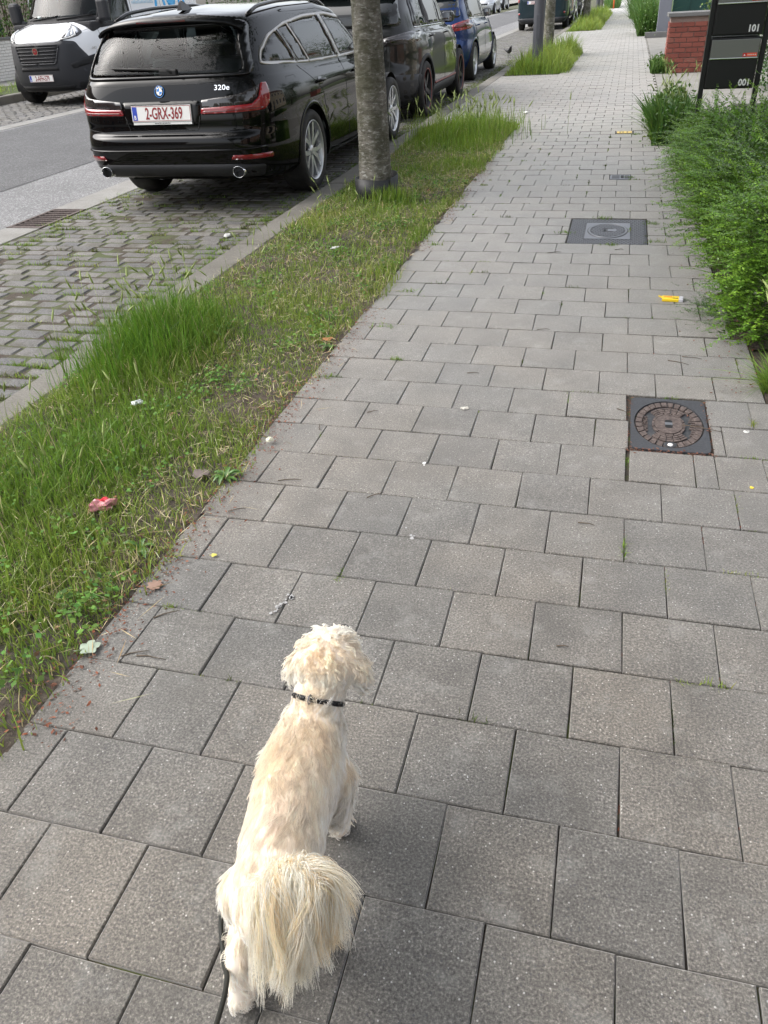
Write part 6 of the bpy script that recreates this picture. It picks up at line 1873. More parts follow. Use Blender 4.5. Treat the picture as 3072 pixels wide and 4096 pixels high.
def tread_cover():
    x0, x1, y0, y1 = -.250, .240, 5.142, 5.785
    cx, cy = (x0 + x1) / 2, (y0 + y1) / 2
    rt = mark(empty('manhole_cover', (cx, cy, 0)), 'large rectangular tread-plate cover with a round steel lid in the paving', 'manhole cover')
    w, d = (x1 - x0) / 2, (y1 - y0) / 2
    m = MB(); m.box(-w, w, -d, d, -.04, -.004); base = m.build('base_plate', M_IRON, rt)
    t = MB(); sx, sy = .026, .0215
    nx, ny = int(2 * w / sx), int(2 * d / sy)
    lw, ld = .142, .205
    for j in range(ny):
        for i in range(nx):
            x = -w + sx * (i + .5 + (.5 if j % 2 else 0)); y = -d + sy * (j + .5)
            if abs(x) > w - .012 or (abs(x) < lw + .008 and abs(y) < ld + .008): continue
            t.add([(x - .009, y - .007, -.005), (x + .009, y - .007, -.005), (x + .009, y + .007, -.005), (x - .009, y + .007, -.005), (x - .006, y - .005, .001), (x + .006, y - .005, .001), (x + .006, y + .005, .001), (x - .006, y + .005, .001)], [(4, 5, 6, 7), (0, 1, 5, 4), (1, 2, 6, 5), (2, 3, 7, 6), (3, 0, 4, 7)])
    o = t.build('tread_studs', M_STEEL, rt); o['kind'] = 'stuff'
    m = MB(); m.box(-lw, lw, -ld, ld, -.006, .0005, .001); fr = m.build('lid_frame', M_STEEL, rt)
    ea, eb = .130, .192
    m = MB(); m.prism([(ea * math.cos(q), eb * math.sin(q)) for q in np.linspace(0, 2 * PI, 41)[:-1]], .0, .0015); gap = m.build('lid_gap', M_IRON, fr)
    vs, fs = [], []
    for q in np.linspace(0, 2 * PI, 41)[:-1]:
        for s_, z in ((.86, .0015), (.87, .004), (.95, .004), (.96, .0015)): vs.append((ea * s_ * math.cos(q), eb * s_ * math.sin(q), z))
    for i in range(40):
        for k in range(3): fs.append((i * 4 + k, i * 4 + k + 1, ((i + 1) % 40) * 4 + k + 1, ((i + 1) % 40) * 4 + k))
    m = MB(); m.add([v for v in vs], [f[::-1] for f in fs]); m.build('lid_ring', M_STEEL, fr)
    t = MB()
    for j in range(-8, 9):
        for i in range(-5, 6):
            x, y = i * .022 + (.011 if j % 2 else 0), j * .020
            if (x / ea) ** 2 + (y / eb) ** 2 > .66 or (abs(x) < .03 and abs(y) < .05): continue
            t.box(x - .008, x + .008, y - .006, y + .006, .001, .0045)
    o = t.build('lid_studs', M_STEEL, fr); o['kind'] = 'stuff'
    m = MB(); m.box(-.05, -.012, -.022, .022, .001, .003); m.build('key_slot', M_MATT, fr)
    m = MB(); m.box(.0, .055, -.03, .03, .001, .005, .001); m.build('maker_panel', M_STEEL, fr)
tread_cover()
def valve():
    rt = mark(empty('valve_cover', (.05, 7.225, 0)), 'small grey valve cover set in the slabs past the tread-plate cover', 'valve cover')
    m = MB(); m.box(-.082, .082, -.092, .092, -.03, .002, .003); m.build('body', M_STEEL, rt)
    m = MB(); m.box(-.068, -.005, -.06, .06, .002, .004); m.build('panel', M_IRON, rt)
    m = MB(); m.box(.005, .028, -.05, .05, .002, .005); m.build('hinge', M_MATT, rt)
    m = MB(); m.box(.036, .072, -.06, .06, .002, .004); m.build('panel', M_IRON, rt)
valve()
M_YEL = simple('yellow_enamel', (.72, .52, .10), .5)
def yplate():
    rt = mark(empty('marker_plate', (.06, 9.64, 0)), 'flat yellow marker plate set in the far slabs', 'marker plate')
    m = MB(); m.box(-.092, .092, -.076, .076, -.03, .002, .003); m.build('frame', M_IRON, rt)
    m = MB(); m.box(-.078, .078, -.058, .058, .001, .005, .001); p = m.build('face', M_YEL, rt)
    for x in (-.045, -.015, .03):
        m = MB(); m.box(x - .008, x + .008, -.03, .03, .005, .0062); m.build('symbol', M_IRON, p)
yplate()
def drain():
    rt = mark(empty('drain_grate', (-4.685, 5.967, ZS)), 'rusty slotted drain grate in the gutter at the left edge', 'drain grate')
    w, d = .165, .335
    m = MB(); m.box(-w, w, -d, d, -.23, -.20); m.build('pit', M_MATT, rt)
    m = MB()
    for a in ((-w, -w + .03, -d, d), (w - .03, w, -d, d), (-w + .03, w - .03, -d, -d + .03), (-w + .03, w - .03, d - .03, d)): m.box(*a, -.09, .004)
    m.build('frame', M_RUST, rt)
    for k in range(9):
        y = -d + .06 + k * .069
        m = MB(); m.box(-w + .03, w - .03, y - .009, y + .009, -.020, .002, .003); m.build('bar', M_RUST, rt)
drain()

# ---------------------------------------------------------------- litter and droppings
M_PAPER = simple('white_paper', (.75, .75, .72), .7)
def carton():
    rt = mark(empty('carton', (.345, 4.10, .001), R(-4)), 'flattened yellow sweet carton lying on the slabs by the hedge', 'carton')
    ym = simple('yellow_print', (.88, .62, .02), .45)
    m = MB(); m.box(-.046, .034, -.030, .026, 0, .014, .002); b = m.build('box', ym, rt)
    m = MB(); m.box(.034, .054, -.030, .026, .0005, .0145, .002); m.build('silver_end', simple('silver_print', (.55, .55, .60), .4), rt)
    m = MB(); m.add([(-.046, -.004, .008), (-.066, .002, .014), (-.066, .024, .015), (-.046, .026, .008)], [(0, 1, 2, 3)]); m.build('torn_flap', ym, rt)
    rp = simple('red_print', (.70, .02, .02), .5)
    for k in range(6):
        m = MB(); x_ = -.040 + .0065 * k; m.add([(x_, .002, .0143), (x_ + .0035, .002, .0143), (x_ + .0085, .016 + .004 * (k % 2), .0143), (x_ + .005, .016 + .004 * (k % 2), .0143)], [(0, 1, 2, 3)]); m.build('red_script', rp, b)
    m = MB(); m.add([(-.042, -.004, .0143), (.0, -.002, .0143), (.0, .0005, .0143), (-.042, -.0015, .0143)], [(0, 1, 2, 3)]); m.build('red_script', rp, b)
    text_mesh('10X4', .015, M_MATT, Matrix.Translation((.014, -.012, .0143)), b, 'lettering', bold=.0004)
    text_mesh('+1+1', .011, M_MATT, Matrix.Translation((.016, .010, .0143)), b, 'lettering')
carton()
def crumple(name, loc, s, mat, label, cat, flat=.35, seed=0, second=None):
    g = random.Random(seed); bm = bmesh.new(); bmesh.ops.create_icosphere(bm, subdivisions=3, radius=1)
    for v in bm.verts:
        k = 1 + .28 * math.sin(v.co.x * 5 + seed) * math.cos(v.co.y * 4.1 + seed * 2) + g.gauss(0, .13)
        v.co = Vector((v.co.x * s[0] * k, v.co.y * s[1] * k, max(v.co.z, -.3) * s[2] * k + s[2] * .35))
    me = bpy.data.meshes.new(name); bm.to_mesh(me); bm.free(); me.materials.append(mat)
    if second:
        me.materials.append(second)
        for p in me.polygons:
            if math.sin(p.center.x / s[0] * 3.1 + 1) + math.sin(p.center.y / s[1] * 2.3) > .55: p.material_index = 1
    o = link(name, me, None, loc, (0, 0, g.uniform(0, 3))); return mark(o, label, cat)
crumple('wrapper', (-1.50, 1.78, .02), (.042, .026, .022), simple('pink_film', (.50, .20, .22), .35), 'crumpled red and silver sweet wrapper in the grass', 'wrapper', seed=3, second=simple('red_film', (.62, .02, .04), .3))
crumple('paper_scrap', (-1.78, 2.50, .03), (.022, .014, .010), simple('pale_film', (.50, .53, .52), .4), 'pale crumpled plastic scrap in the grass left of the slab edge', 'litter', seed=5)
crumple('paper_scrap', (-1.70, 4.86, .02), (.032, .012, .006), M_PAPER, 'white torn paper strip in the dry grass before the tree', 'litter', seed=7)
crumple('paper_scrap', (-2.75, 5.45, ZS + .01), (.035, .02, .012), M_PAPER, 'white scrap on the cobbles beside the kerb', 'litter', seed=9)
crumple('paper_scrap', (-1.20, 11.4, .01), (.05, .03, .01), M_PAPER, 'white flat scrap on the far slabs by the tall grass', 'litter', seed=10)
crumple('snail_shell', (-1.13, 2.32, .012), (.012, .011, .010), simple('snail_white', (.72, .70, .55), .4), 'small round white snail shell at the slab edge', 'shell', seed=11)
crumple('fluff', (-.47, 2.71, .004), (.015, .011, .004), simple('white_fluff', (.50, .48, .43), 1.0), 'white tuft of fluff on a slab joint', 'fluff', seed=12)
def splat(name, loc, pts, label, mat=M_PAPER):
    mb = MB()
    for x, y, r_ in pts:
        k = 9; ph = random.uniform(0, 6)
        mb.prism([(x + r_ * (1 + .3 * math.sin(3 * a + ph)) * math.cos(a), y + r_ * (1 + .3 * math.cos(2 * a + ph)) * math.sin(a)) for a in np.linspace(0, 2 * PI, k + 1)[:-1]], .0, .0018)
    o = mb.build(name, mat, None, loc); return mark(o, label, 'bird dropping', kind='stuff')
M_DROP = simple('chalky_white', (.36, .36, .36), .9)
splat('bird_dropping', (-.752, 1.455, .001), [(random.gauss(0, .006) + .10 * t - .005, random.gauss(0, .004) + t * .38 - .03, random.uniform(.002, .006)) for t in [k * .012 for k in range(18)]], 'streaky white bird dropping on the slab ahead of the dog', M_DROP)
splat('bird_dropping', (-.535, 2.27, .001), [(0, .004, .006), (.003, -.010, .003)], 'small round white bird dropping on a middle slab', M_PAPER)
splat('bird_dropping', (-.475, 1.83, .001), [(0, 0, .006), (-.006, .014, .004), (-.03, .05, .003), (.004, .012, .003)], 'two tiny white specks on a slab right of the streaky dropping', M_DROP)
splat('bird_dropping', (.545, 2.685, .001), [(0, 0, .009), (.006, .004, .006)], 'white round spot on the slab right of the oval cover', M_PAPER)
splat('bird_dropping', (.52, 2.30, .001), [(0, 0, .006)], 'tiny yellow spot on the right slab', simple('yellow_spot', (.75, .55, .05), .7))

# fallen leaves with a readable outline
def fallen(loc, s, col, label, rz, lobes=5):
    pts = []
    for k in range(40):
        a = 2 * PI * k / 40
        r_ = s * (.62 + .30 * abs(math.cos(lobes * a / 2)) + .06 * math.sin(9 * a)); pts.append((r_ * math.cos(a), r_ * math.sin(a)))
    mb = MB(); vs = [(0, 0, .006)] + [(x, y, .002 + .008 * abs(math.sin(2 * i / 6.0)) * s * 12) for i, (x, y) in enumerate(pts)]
    mb.add(vs, [(0, 1 + i, 1 + (i + 1) % 40) for i in range(40)], True)
    mb.tube([(0, 0, .004), (-s * .9, 0, .003), (-s * 1.3, s * .2, .003)], .0009, 4)
    o = mb.build('fallen_leaf', simple('leaf_tone', col, .7), None, loc, (0, 0, rz)); return mark(o, label, 'leaf')
fallen((-1.175, 1.20, .004), .030, (.30, .36, .28), 'pale grey green lobed leaf fallen at the verge edge', .7)
fallen((-1.135, 1.465, .004), .026, (.24, .15, .11), 'pinkish brown dry leaf at the slab edge', 2.1, 7)
fallen((-1.03, 1.63, .004), .010, (.55, .50, .10), 'tiny yellow leaf on the edge slab', .4, 3)
fallen((-1.28, 2.05, .012), .035, (.13, .10, .09), 'curled dark brown leaf beside the bright green weed', .4, 3)
fallen((-1.24, 3.33, .01), .03, (.34, .16, .06), 'orange brown curled leaf by the straw patch', .9, 3)

# reddish bud scales, straws and twigs
def debris():
    n = 2600
    y = np.concatenate([RNG.uniform(.9, 8, 4200), RNG.uniform(3.0, 9.0, 1100)]); n1 = 4200
    x = np.concatenate([-1.16 + np.abs(RNG.normal(0, .05, n1)) * np.where(RNG.uniform(0, 1, n1) < .5, 1, -.9), .66 - np.abs(RNG.normal(0, .13, 1100))])
    k = np.concatenate([nfield(x[:n1] * 0, y[:n1], 2.3, 41) > -.15, RNG.uniform(0, 1, 1100) < .9])
    x, y = x[k], y[k]; n = len(x)
    a = RNG.uniform(0, 2 * PI, n); D = np.stack([np.cos(a), np.sin(a), RNG.uniform(-.1, .3, n)], 1); N = unit(RNG.normal(0, .35, (n, 3)) + np.array([0, 0, 1.0]))
    L = RNG.uniform(.005, .016, n); P = np.stack([x, y, RNG.uniform(.002, .007, n)], 1)
    c = jitter(n, (.17, .062, .034), .35, .1)
    ps = [leaf_quads(P, unit(D), N, L, L * RNG.uniform(.2, .6, n), c)]
    m = 800                                                # inside open joints
    y = RNG.uniform(.8, 4.4, m); kx = RNG.integers(-4, 6, m); r_ = np.floor((y - GY) / T); x = GX + (kx + np.where(r_ % 2 == 1, 0, .5)) * T + RNG.normal(0, .002, m)
    a = RNG.normal(PI / 2, .3, m); kk = (x > .1)
    P = np.stack([x, y, RNG.uniform(-.011, -.005, m)], 1)[kk]; m = len(P)
    L = RNG.uniform(.008, .02, m)
    ps.append(leaf_quads(P, unit(np.stack([np.cos(a), np.sin(a), a * 0 + .05], 1)[kk]), unit(RNG.normal(0, .2, (m, 3)) + np.array([0, 0, 1.0])), L, L * .35, jitter(m, (.19, .062, .035), .35)))
    m = 260                                                # round the oval cover
    P = np.stack([RNG.uniform(.13, .43, m), np.where(RNG.uniform(0, 1, m) < .6, RNG.normal(2.492, .008, m), RNG.uniform(2.49, 2.93, m)), RNG.uniform(-.008, .004, m)], 1)
    e = (P[:, 1] > 2.51); P[e, 0] = np.where(RNG.uniform(0, 1, e.sum()) < .5, .146, .424) + RNG.normal(0, .006, e.sum())
    a = RNG.uniform(0, 2 * PI, m); L = RNG.uniform(.006, .016, m)
    ps.append(leaf_quads(P, unit(np.stack([np.cos(a), np.sin(a), a * 0 + .1], 1)), unit(RNG.normal(0, .3, (m, 3)) + np.array([0, 0, 1.0])), L, L * .45, jitter(m, (.14, .062, .040), .35)))
    m = 260                                                # straws in the verge edge
    x = -1.24 + RNG.normal(0, .10, m); y = RNG.uniform(1.0, 7.5, m); a = RNG.uniform(0, 2 * PI, m); L = RNG.uniform(.04, .13, m)
    ps.append(leaf_quads(np.stack([x, y, RNG.uniform(.004, .03, m)], 1), unit(np.stack([np.cos(a), np.sin(a), RNG.normal(0, .15, m)], 1)), unit(RNG.normal(0, .4, (m, 3)) + np.array([0, 0, 1.0])), L, np.full(m, .0026), jitter(m, (.40, .32, .18), .25)))
    m = 12000                                              # straw thatch lying between the living blades
    x = RNG.uniform(-2.24, -1.16, m); y = RNG.uniform(1.2, 9.5, m)
    k = (nfield(x, y, 4.2, 4) > -.25 - .5 * RNG.uniform(0, 1, m)) & (lush(x, y) < .65)
    x, y = x[k], y[k]; m = len(x); a = RNG.uniform(0, 2 * PI, m); L = RNG.uniform(.02, .075, m)
    ps.append(leaf_quads(np.stack([x, y, RNG.uniform(.006, .035, m)], 1), unit(np.stack([np.cos(a), np.sin(a), RNG.normal(.1, .35, m)], 1)), unit(RNG.normal(0, .4, (m, 3)) + np.array([0, 0, 1.0])), L, RNG.uniform(.0010, .0021, m) * (1 + .06 * y), jitter(m, (.48, .42, .26), .3, .06)))
    m = 5200                                               # clover and other small broad leaves
    cx = RNG.uniform(-2.2, -1.2, 130); cy = RNG.uniform(1.0, 9.0, 130); i_ = RNG.integers(0, 130, m)
    x = cx[i_] + RNG.normal(0, .035, m); y = cy[i_] + RNG.normal(0, .05, m); a = RNG.uniform(0, 2 * PI, m); L = RNG.uniform(.009, .024, m)
    k = (x < -1.14) | (x > .6); x, y, a, L = x[k], y[k], a[k], L[k]; m = len(x)
    ps.append(leaf_quads(np.stack([x, y, RNG.uniform(.012, .05, m)], 1), unit(np.stack([np.cos(a), np.sin(a), RNG.normal(.1, .3, m)], 1)), unit(RNG.normal(0, .35, (m, 3)) + np.array([0, 0, 1.0])), L, L * .75, jitter(m, (.085, .18, .028), .3)))
    m = 700                                                # dry leaf bits in the verge
    x = RNG.uniform(-2.2, -1.2, m); y = RNG.uniform(1, 8, m); a = RNG.uniform(0, 2 * PI, m); L = RNG.uniform(.008, .03, m)
    ps.append(leaf_quads(np.stack([x, y, RNG.uniform(.0, .02, m)], 1), unit(np.stack([np.cos(a), np.sin(a), RNG.normal(0, .2, m)], 1)), unit(RNG.normal(0, .5, (m, 3)) + np.array([0, 0, 1.0])), L, L * .5, jitter(m, (.22, .13, .075), .4)))
    stuff_mesh('leaf_litter', ps, M_DEAD, 'reddish brown bud scales, straws and leaf bits along the slab edges', 'leaf litter')
debris()
tw = MB()
for x, y, a, L in ((-1.08, 1.19, .5, .07), (-1.04, 1.20, .05, .08), (-1.07, 1.34, .65, .07), (-.67, 2.02, .7, .06), (-.98, 2.45, 1.9, .05), (-.84, 2.62, .5, .04), (-.28, 3.6, .1, .06), (.10, 2.80, -.7, .05), (.0, 2.0, -.1, .05), (-.35, 4.9, .3, .09), (.30, 3.3, -.4, .09), (.36, 3.35, -.2, .08), (.33, 2.70, -.25, .14), (.05, 5.0, .2, .05), (.42, 5.1, .3, .12), (-.52, 3.05, .1, .05), (-.02, 1.45, .1, .03), (.62, 1.98, .15, .07), (-1.0, 2.07, .25, .08), (-1.09, 1.86, .5, .06)):
    p = Vector((x, y, .004)); d = Vector((math.cos(a), math.sin(a), 0)); s = Vector((-d.y, d.x, 0))
    tw.tube([p, p + d * L * .35 + s * L * .06, p + d * L * .7 - s * L * .03 + Vector((0, 0, .004)), p + d * L], [.0018, .0016, .0013, .0008], 5)
mark(tw.build('twig_litter', M_TWIG), 'thin brown twigs scattered on the grey slabs', 'twigs', kind='stuff')

# ---------------------------------------------------------------- magpie on the cobbles
def bird():
    rt = mark(empty('bird', (-2.87, 22.7, ZS), R(-60)), 'small black bird standing on the far cobbles near the blue car', 'bird')
    mk = simple('black_feather', (.010, .010, .013), .5)
    mb = MB(); mb.tube([(-.16, 0, .13), (-.09, 0, .135), (-.02, 0, .15), (.05, 0, .175), (.085, 0, .215), (.10, 0, .245), (.125, 0, .255), (.145, 0, .25), (.175, 0, .24)], [.008, .03, .05, .05, .034, .030, .028, .010, .002], 12); mb.build('body', mk, rt)
    for s_ in (-1, 1):
        mb = MB(); mb.tube([(.0, s_ * .022, .11), (.01, s_ * .024, .05), (.0, s_ * .024, .0), (.03, s_ * .026, .003)], .006, 6); mb.build('leg', mk, rt)
        mb = MB(); mb.add([(.06, s_ * .046, .19), (.0, s_ * .056, .13), (-.15, s_ * .02, .125), (-.02, s_ * .05, .185)], [(0, 1, 2, 3)]); mb.build('wing', mk, rt)
    mb = MB(); mb.tube([(-.14, 0, .135), (-.22, 0, .16), (-.30, 0, .19)], [.014, .018, .012], 6); mb.build('tail', mk, rt)
bird()

# ---------------------------------------------------------------- houses facing the street (outside the frame, mirrored in the parked cars)
def house(loc, rz, W, D, H, wallc, label):
    rt = mark(empty('brick_house', loc, rz), label, 'house')
    wm = make_conc('house_wall', wallc, tuple(c * .75 for c in wallc)); rf = simple('roof_tile', (.10, .055, .045), .8)
    mb = MB(); mb.box(-W / 2, W / 2, 0, D, 0, H); mb.build('wall', wm, rt)
    mb = MB(); mb.add([(-W / 2 - .3, -.3, H), (W / 2 + .3, -.3, H), (W / 2 + .3, D / 2, H + 2.6), (-W / 2 - .3, D / 2, H + 2.6), (W / 2 + .3, D + .3, H), (-W / 2 - .3, D + .3, H)], [(0, 1, 2, 3), (3, 2, 4, 5), (0, 3, 5), (1, 4, 2), (0, 5, 4, 1)]); mb.build('roof', rf, rt)
    n = int(W / 2.6)
    for k in range(n):
        x = -W / 2 + (k + .5) * W / n
        for z in (.9, 3.6):
            if k == n // 2 and z < 1:
                mb = MB(); mb.box(x - .5, x + .5, -.05, .0, 0, 2.2); mb.build('door', P_TEAL, rt); continue
            mb = MB(); mb.box(x - .65, x + .65, -.06, -.002, z, z + 1.5); w_ = mb.build('window', M_WHITEP, rt)
            mb = MB(); mb.box(x - .57, x - .03, -.07, -.062, z + .08, z + 1.42); mb.box(x + .03, x + .57, -.07, -.062, z + .08, z + 1.42); mb.build('pane', G_DARK, w_)
house((17, 2.0, 0), -PI / 2, 16, 9, 5.8, (.30, .17, .12), 'brick house on the right side of the street, outside the frame')
house((17, 22.0, 0), -PI / 2, 18, 9, 5.6, (.42, .36, .28), 'pale house on the right side further along, outside the frame')
house((14, -18.0, 0), -PI / 2, 18, 9, 6.0, (.26, .14, .10), 'dark brick house behind the camera on the right')
house((-20.5, 4.0, 0), PI / 2, 18, 9, 6.2, (.50, .40, .28), 'warm plastered house across the street, outside the frame')
house((-20.5, -17.0, 0), PI / 2, 18, 9, 6.2, (.30, .18, .13), 'brick house across the street behind the camera')
house((-20.5, 26.0, 0), PI / 2, 20, 9, 6.0, (.45, .38, .30), 'pale house across the street beyond the van, outside the frame')
tree((-1.85, -2.7, 0), .14, 3.2, 'unseen tree added behind the camera to shade the near slabs', 8, 16000, 2.4)  # added close behind the camera, dense crown shades the nearest slabs
tree((-1.85, -12.0, 0), .14, 3.4, 'second tree on the verge behind the camera, outside the frame', 9, 6000)
tree((2.3, -2.2, 0), .16, 3.2, 'unseen tree added behind the camera on the right to dim the near paving', 10, 16000, 2.5)  # invented tree, its crown blocks sky light over the foreground
tree((5.8, 21.0, 0), .16, 3.2, 'garden tree on the right, outside the frame', 12, 9000, 2.8)
tree((5.2, 33.0, 0), .16, 3.2, 'second garden tree on the right, outside the frame', 13, 9000, 2.8)
# ================================================================ the dog
def build_dog():
    root = mark(empty('dog', (-.42, .76, 0)), 'small cream curly-haired dog walking away with a bushy tail and dark collar', 'dog')
    O = np.array([-.42, .76, 0.0])
    mb = MB()
    def ell(c, r, rot=None):
        bm = bmesh.new(); bmesh.ops.create_icosphere(bm, subdivisions=3, radius=1)
        bm.verts.index_update()
        M = Matrix.Translation(c) @ (rot or Matrix.Identity(4)) @ Matrix.Diagonal((*r, 1))
        mb.add([M @ v.co for v in bm.verts], [[v.index for v in f.verts] for f in bm.faces]); bm.free()
    def limb(pts, rad): mb.tube(pts, rad, 14); [ell(p, (r, r, r)) for p, r in zip(pts, rad)]
    # trunk: deep chest, narrower loin
    sp = [(-.386, .560, .226, .056, .064), (-.393, .600, .236, .064, .072), (-.402, .650, .240, .066, .074), (-.411, .700, .238, .066, .078), (-.418, .750, .233, .069, .084), (-.424, .800, .230, .071, .088), (-.426, .838, .236, .066, .083), (-.425, .872, .254, .056, .066)]
    for x, y, z, a, b in sp: ell((x, y, z), (a, .055, b))
    for (p, q) in zip(sp[:-1], sp[1:]):
        m = [(u + v) / 2 for u, v in zip(p, q)]; ell(m[:3], (m[3], .055, m[4]))
    limb([(-.425, .865, .262), (-.422, .900, .295), (-.418, .930, .325)], [.050, .044, .044])
    ell((-.416, .965, .350), (.056, .058, .050)); ell((-.416, .945, .352), (.054, .045, .046)); ell((-.418, 1.005, .335), (.036, .042, .033)); ell((-.419, 1.035, .325), (.027, .028, .024))
    # ears hang at the sides of the head
    for s_, x in ((-1, -.474), (1, -.356)):
        ell((x, .952 + .004 * s_, .332), (.016, .027, .036), Matrix.Rotation(s_ * R(-16), 4, 'Y'))
    # front legs
    limb([(-.376, .828, .20), (-.372, .806, .135), (-.380, .826, .075), (-.386, .838, .022)], [.038, .028, .020, .019]); ell((-.386, .852, .017), (.021, .027, .016))
    limb([(-.474, .828, .20), (-.476, .815, .135), (-.472, .862, .075), (-.470, .884, .022)], [.038, .028, .020, .019]); ell((-.470, .897, .017), (.021, .027, .016))
    # hind legs: knee forward, hock back
    limb([(-.434, .585, .205), (-.449, .605, .135), (-.452, .535, .088), (-.447, .507, .025)], [.048, .036, .022, .018]); ell((-.446, .520, .017), (.021, .028, .016))
    limb([(-.352, .595, .205), (-.350, .650, .135), (-.350, .620, .088), (-.352, .625, .025)], [.048, .036, .022, .018]); ell((-.352, .639, .017), (.021, .028, .016))
    # tail core
    tail = [(-.386, .548, .262), (-.378, .545, .305), (-.355, .553, .338), (-.325, .560, .350), (-.302, .553, .335)]
    limb(tail, [.020, .017, .014, .011, .008])
    tmp = mb.build('tmp', None)
    md = tmp.modifiers.new('r', 'REMESH'); md.mode = 'VOXEL'; md.voxel_size = .006
    sm = tmp.modifiers.new('s', 'SMOOTH'); sm.factor = .6; sm.iterations = 9
    dg = bpy.context.evaluated_depsgraph_get()
    me = bpy.data.meshes.new_from_object(tmp.evaluated_get(dg)); bpy.data.objects.remove(tmp)
    me.transform(Matrix.Translation(-Vector(O)))
    me.polygons.foreach_set('use_smooth', np.ones(len(me.polygons), bool))
    skin = Mat('dog_coat_skin', (.84, .75, .64), .8).m
    me.materials.clear(); me.materials.append(skin)
    body = link('body', me, root)
    # ---------- sample the skin
    me.calc_loop_triangles()
    nt = len(me.loop_triangles); tri = np.zeros(nt * 3, np.int32); me.loop_triangles.foreach_get('vertices', tri); tri = tri.reshape(-1, 3)
    V = np.zeros(len(me.vertices) * 3, np.float32); me.vertices.foreach_get('co', V); V = V.reshape(-1, 3).astype(float) + O
    NN = np.zeros(len(me.vertices) * 3, np.float32); me.vertices.foreach_get('normal', NN); NN = NN.reshape(-1, 3).astype(float)
    A = np.linalg.norm(np.cross(V[tri[:, 1]] - V[tri[:, 0]], V[tri[:, 2]] - V[tri[:, 0]]), axis=1)
    def sample(n):
        t = tri[RNG.choice(nt, n, p=A / A.sum())]
        u, v = RNG.uniform(0, 1, (2, n)); f = u + v > 1; u[f] = 1 - u[f]; v[f] = 1 - v[f]
        w = np.stack([1 - u - v, u, v], 1)[:, :, None]
        return (V[t] * w).sum(1), unit((NN[t] * w).sum(1))
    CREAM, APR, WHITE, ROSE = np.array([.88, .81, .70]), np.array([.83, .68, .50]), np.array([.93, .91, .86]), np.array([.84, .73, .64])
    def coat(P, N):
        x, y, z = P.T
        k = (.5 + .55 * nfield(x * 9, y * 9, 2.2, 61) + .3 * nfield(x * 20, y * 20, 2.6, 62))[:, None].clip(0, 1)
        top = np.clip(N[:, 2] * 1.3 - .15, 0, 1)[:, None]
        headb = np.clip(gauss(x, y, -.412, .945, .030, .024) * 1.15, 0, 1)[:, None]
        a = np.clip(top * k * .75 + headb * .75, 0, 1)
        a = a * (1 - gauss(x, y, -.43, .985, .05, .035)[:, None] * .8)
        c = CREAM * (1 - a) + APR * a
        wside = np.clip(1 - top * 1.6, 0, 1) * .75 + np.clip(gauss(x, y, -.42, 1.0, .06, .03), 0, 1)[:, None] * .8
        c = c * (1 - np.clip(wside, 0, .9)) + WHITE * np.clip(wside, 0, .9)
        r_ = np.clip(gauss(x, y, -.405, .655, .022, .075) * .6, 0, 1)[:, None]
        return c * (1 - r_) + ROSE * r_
    pts_all, sz_all, col_all, rad_all = [], [], [], []
    def emit(Pts, col, r0, r1):
        n, k, _ = Pts.shape
        pts_all.append(Pts.reshape(-1, 3)); sz_all.append(np.full(n, k)); col_all.append(col)
        rad_all.append(np.tile(np.linspace(r0, r1, k), n))
    def locks(nl, per, lenf, combf, lift, spread, conv, amp, freq, region, r0=.00034, K=7):
        P, N = sample(nl); m = region(P, N); P, N = P[m], N[m]; nl = len(P)
        comb = combf(P, N); comb = unit(comb - N * (comb * N).sum(1, keepdims=True))
        side = np.cross(N, comb)
        L = lenf(P) * RNG.uniform(.7, 1.3, nl)
        bend = .55 * nfield(P[:, 0] * 30, P[:, 1] * 30, 1.6, 77) + RNG.normal(0, .22, nl)
        ph = RNG.uniform(0, 6.28, nl); fq = freq * RNG.uniform(.7, 1.3, nl); am = amp(P) * RNG.uniform(.6, 1.4, nl)
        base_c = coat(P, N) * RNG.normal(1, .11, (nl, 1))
        li = lift(P) * RNG.uniform(.7, 1.3, nl)
        for s_ in range(per):
            o = RNG.normal(0, spread, (nl, 2))
            t = np.linspace(0, 1, K)[None, :, None]
            d = comb * np.cos(bend)[:, None] + side * np.sin(bend)[:, None]
            sd = np.cross(N, d)
            root_ = P + comb * o[:, :1] + side * o[:, 1:] - N * .001
            off = (comb * o[:, :1] + side * o[:, 1:])[:, None, :] * (-conv * t)
            path = root_[:, None, :] + off + d[:, None, :] * (L[:, None, None] * t) + N[:, None, :] * (L * li)[:, None, None] * (t * (1.25 - t * .85))
            wv = (np.sin(fq[:, None, None] * t * 6.28 + ph[:, None, None] + .25 * s_ / per) - np.sin(ph)[:, None, None]) * am[:, None, None] * t ** .6
            wn = (np.cos(fq[:, None, None] * t * 6.28 + ph[:, None, None]) - np.cos(ph)[:, None, None]) * am[:, None, None] * .55 * t ** .6
            path = path + sd[:, None, :] * wv + N[:, None, :] * wn
            c = base_c * RNG.normal(1, .08, (nl, 1))
            emit(path, c, r0, r0 * .35)
    tailward = lambda P, N: np.stack([np.full(len(P), .08) + RNG.normal(0, .25, len(P)), np.full(len(P), -1.0), np.full(len(P), -.35)], 1)
    isbody = lambda P, N: (P[:, 1] < .905) & (P[:, 2] > .12) & ~((P[:, 2] > .315) & (P[:, 1] < .60))
    body_len = lambda P: np.interp(P[:, 1], [.52, .62, .72, .85, .9], [.020, .024, .028, .029, .025])
    locks(8600, 13, body_len, tailward, lambda P: np.interp(P[:, 1], [.58, .68], [.10, .20]), .0048, .45, lambda P: np.interp(P[:, 1], [.55, .68, .78, .86], [.0003, .0008, .0024, .0034]), 1.15, isbody, r0=.00027)
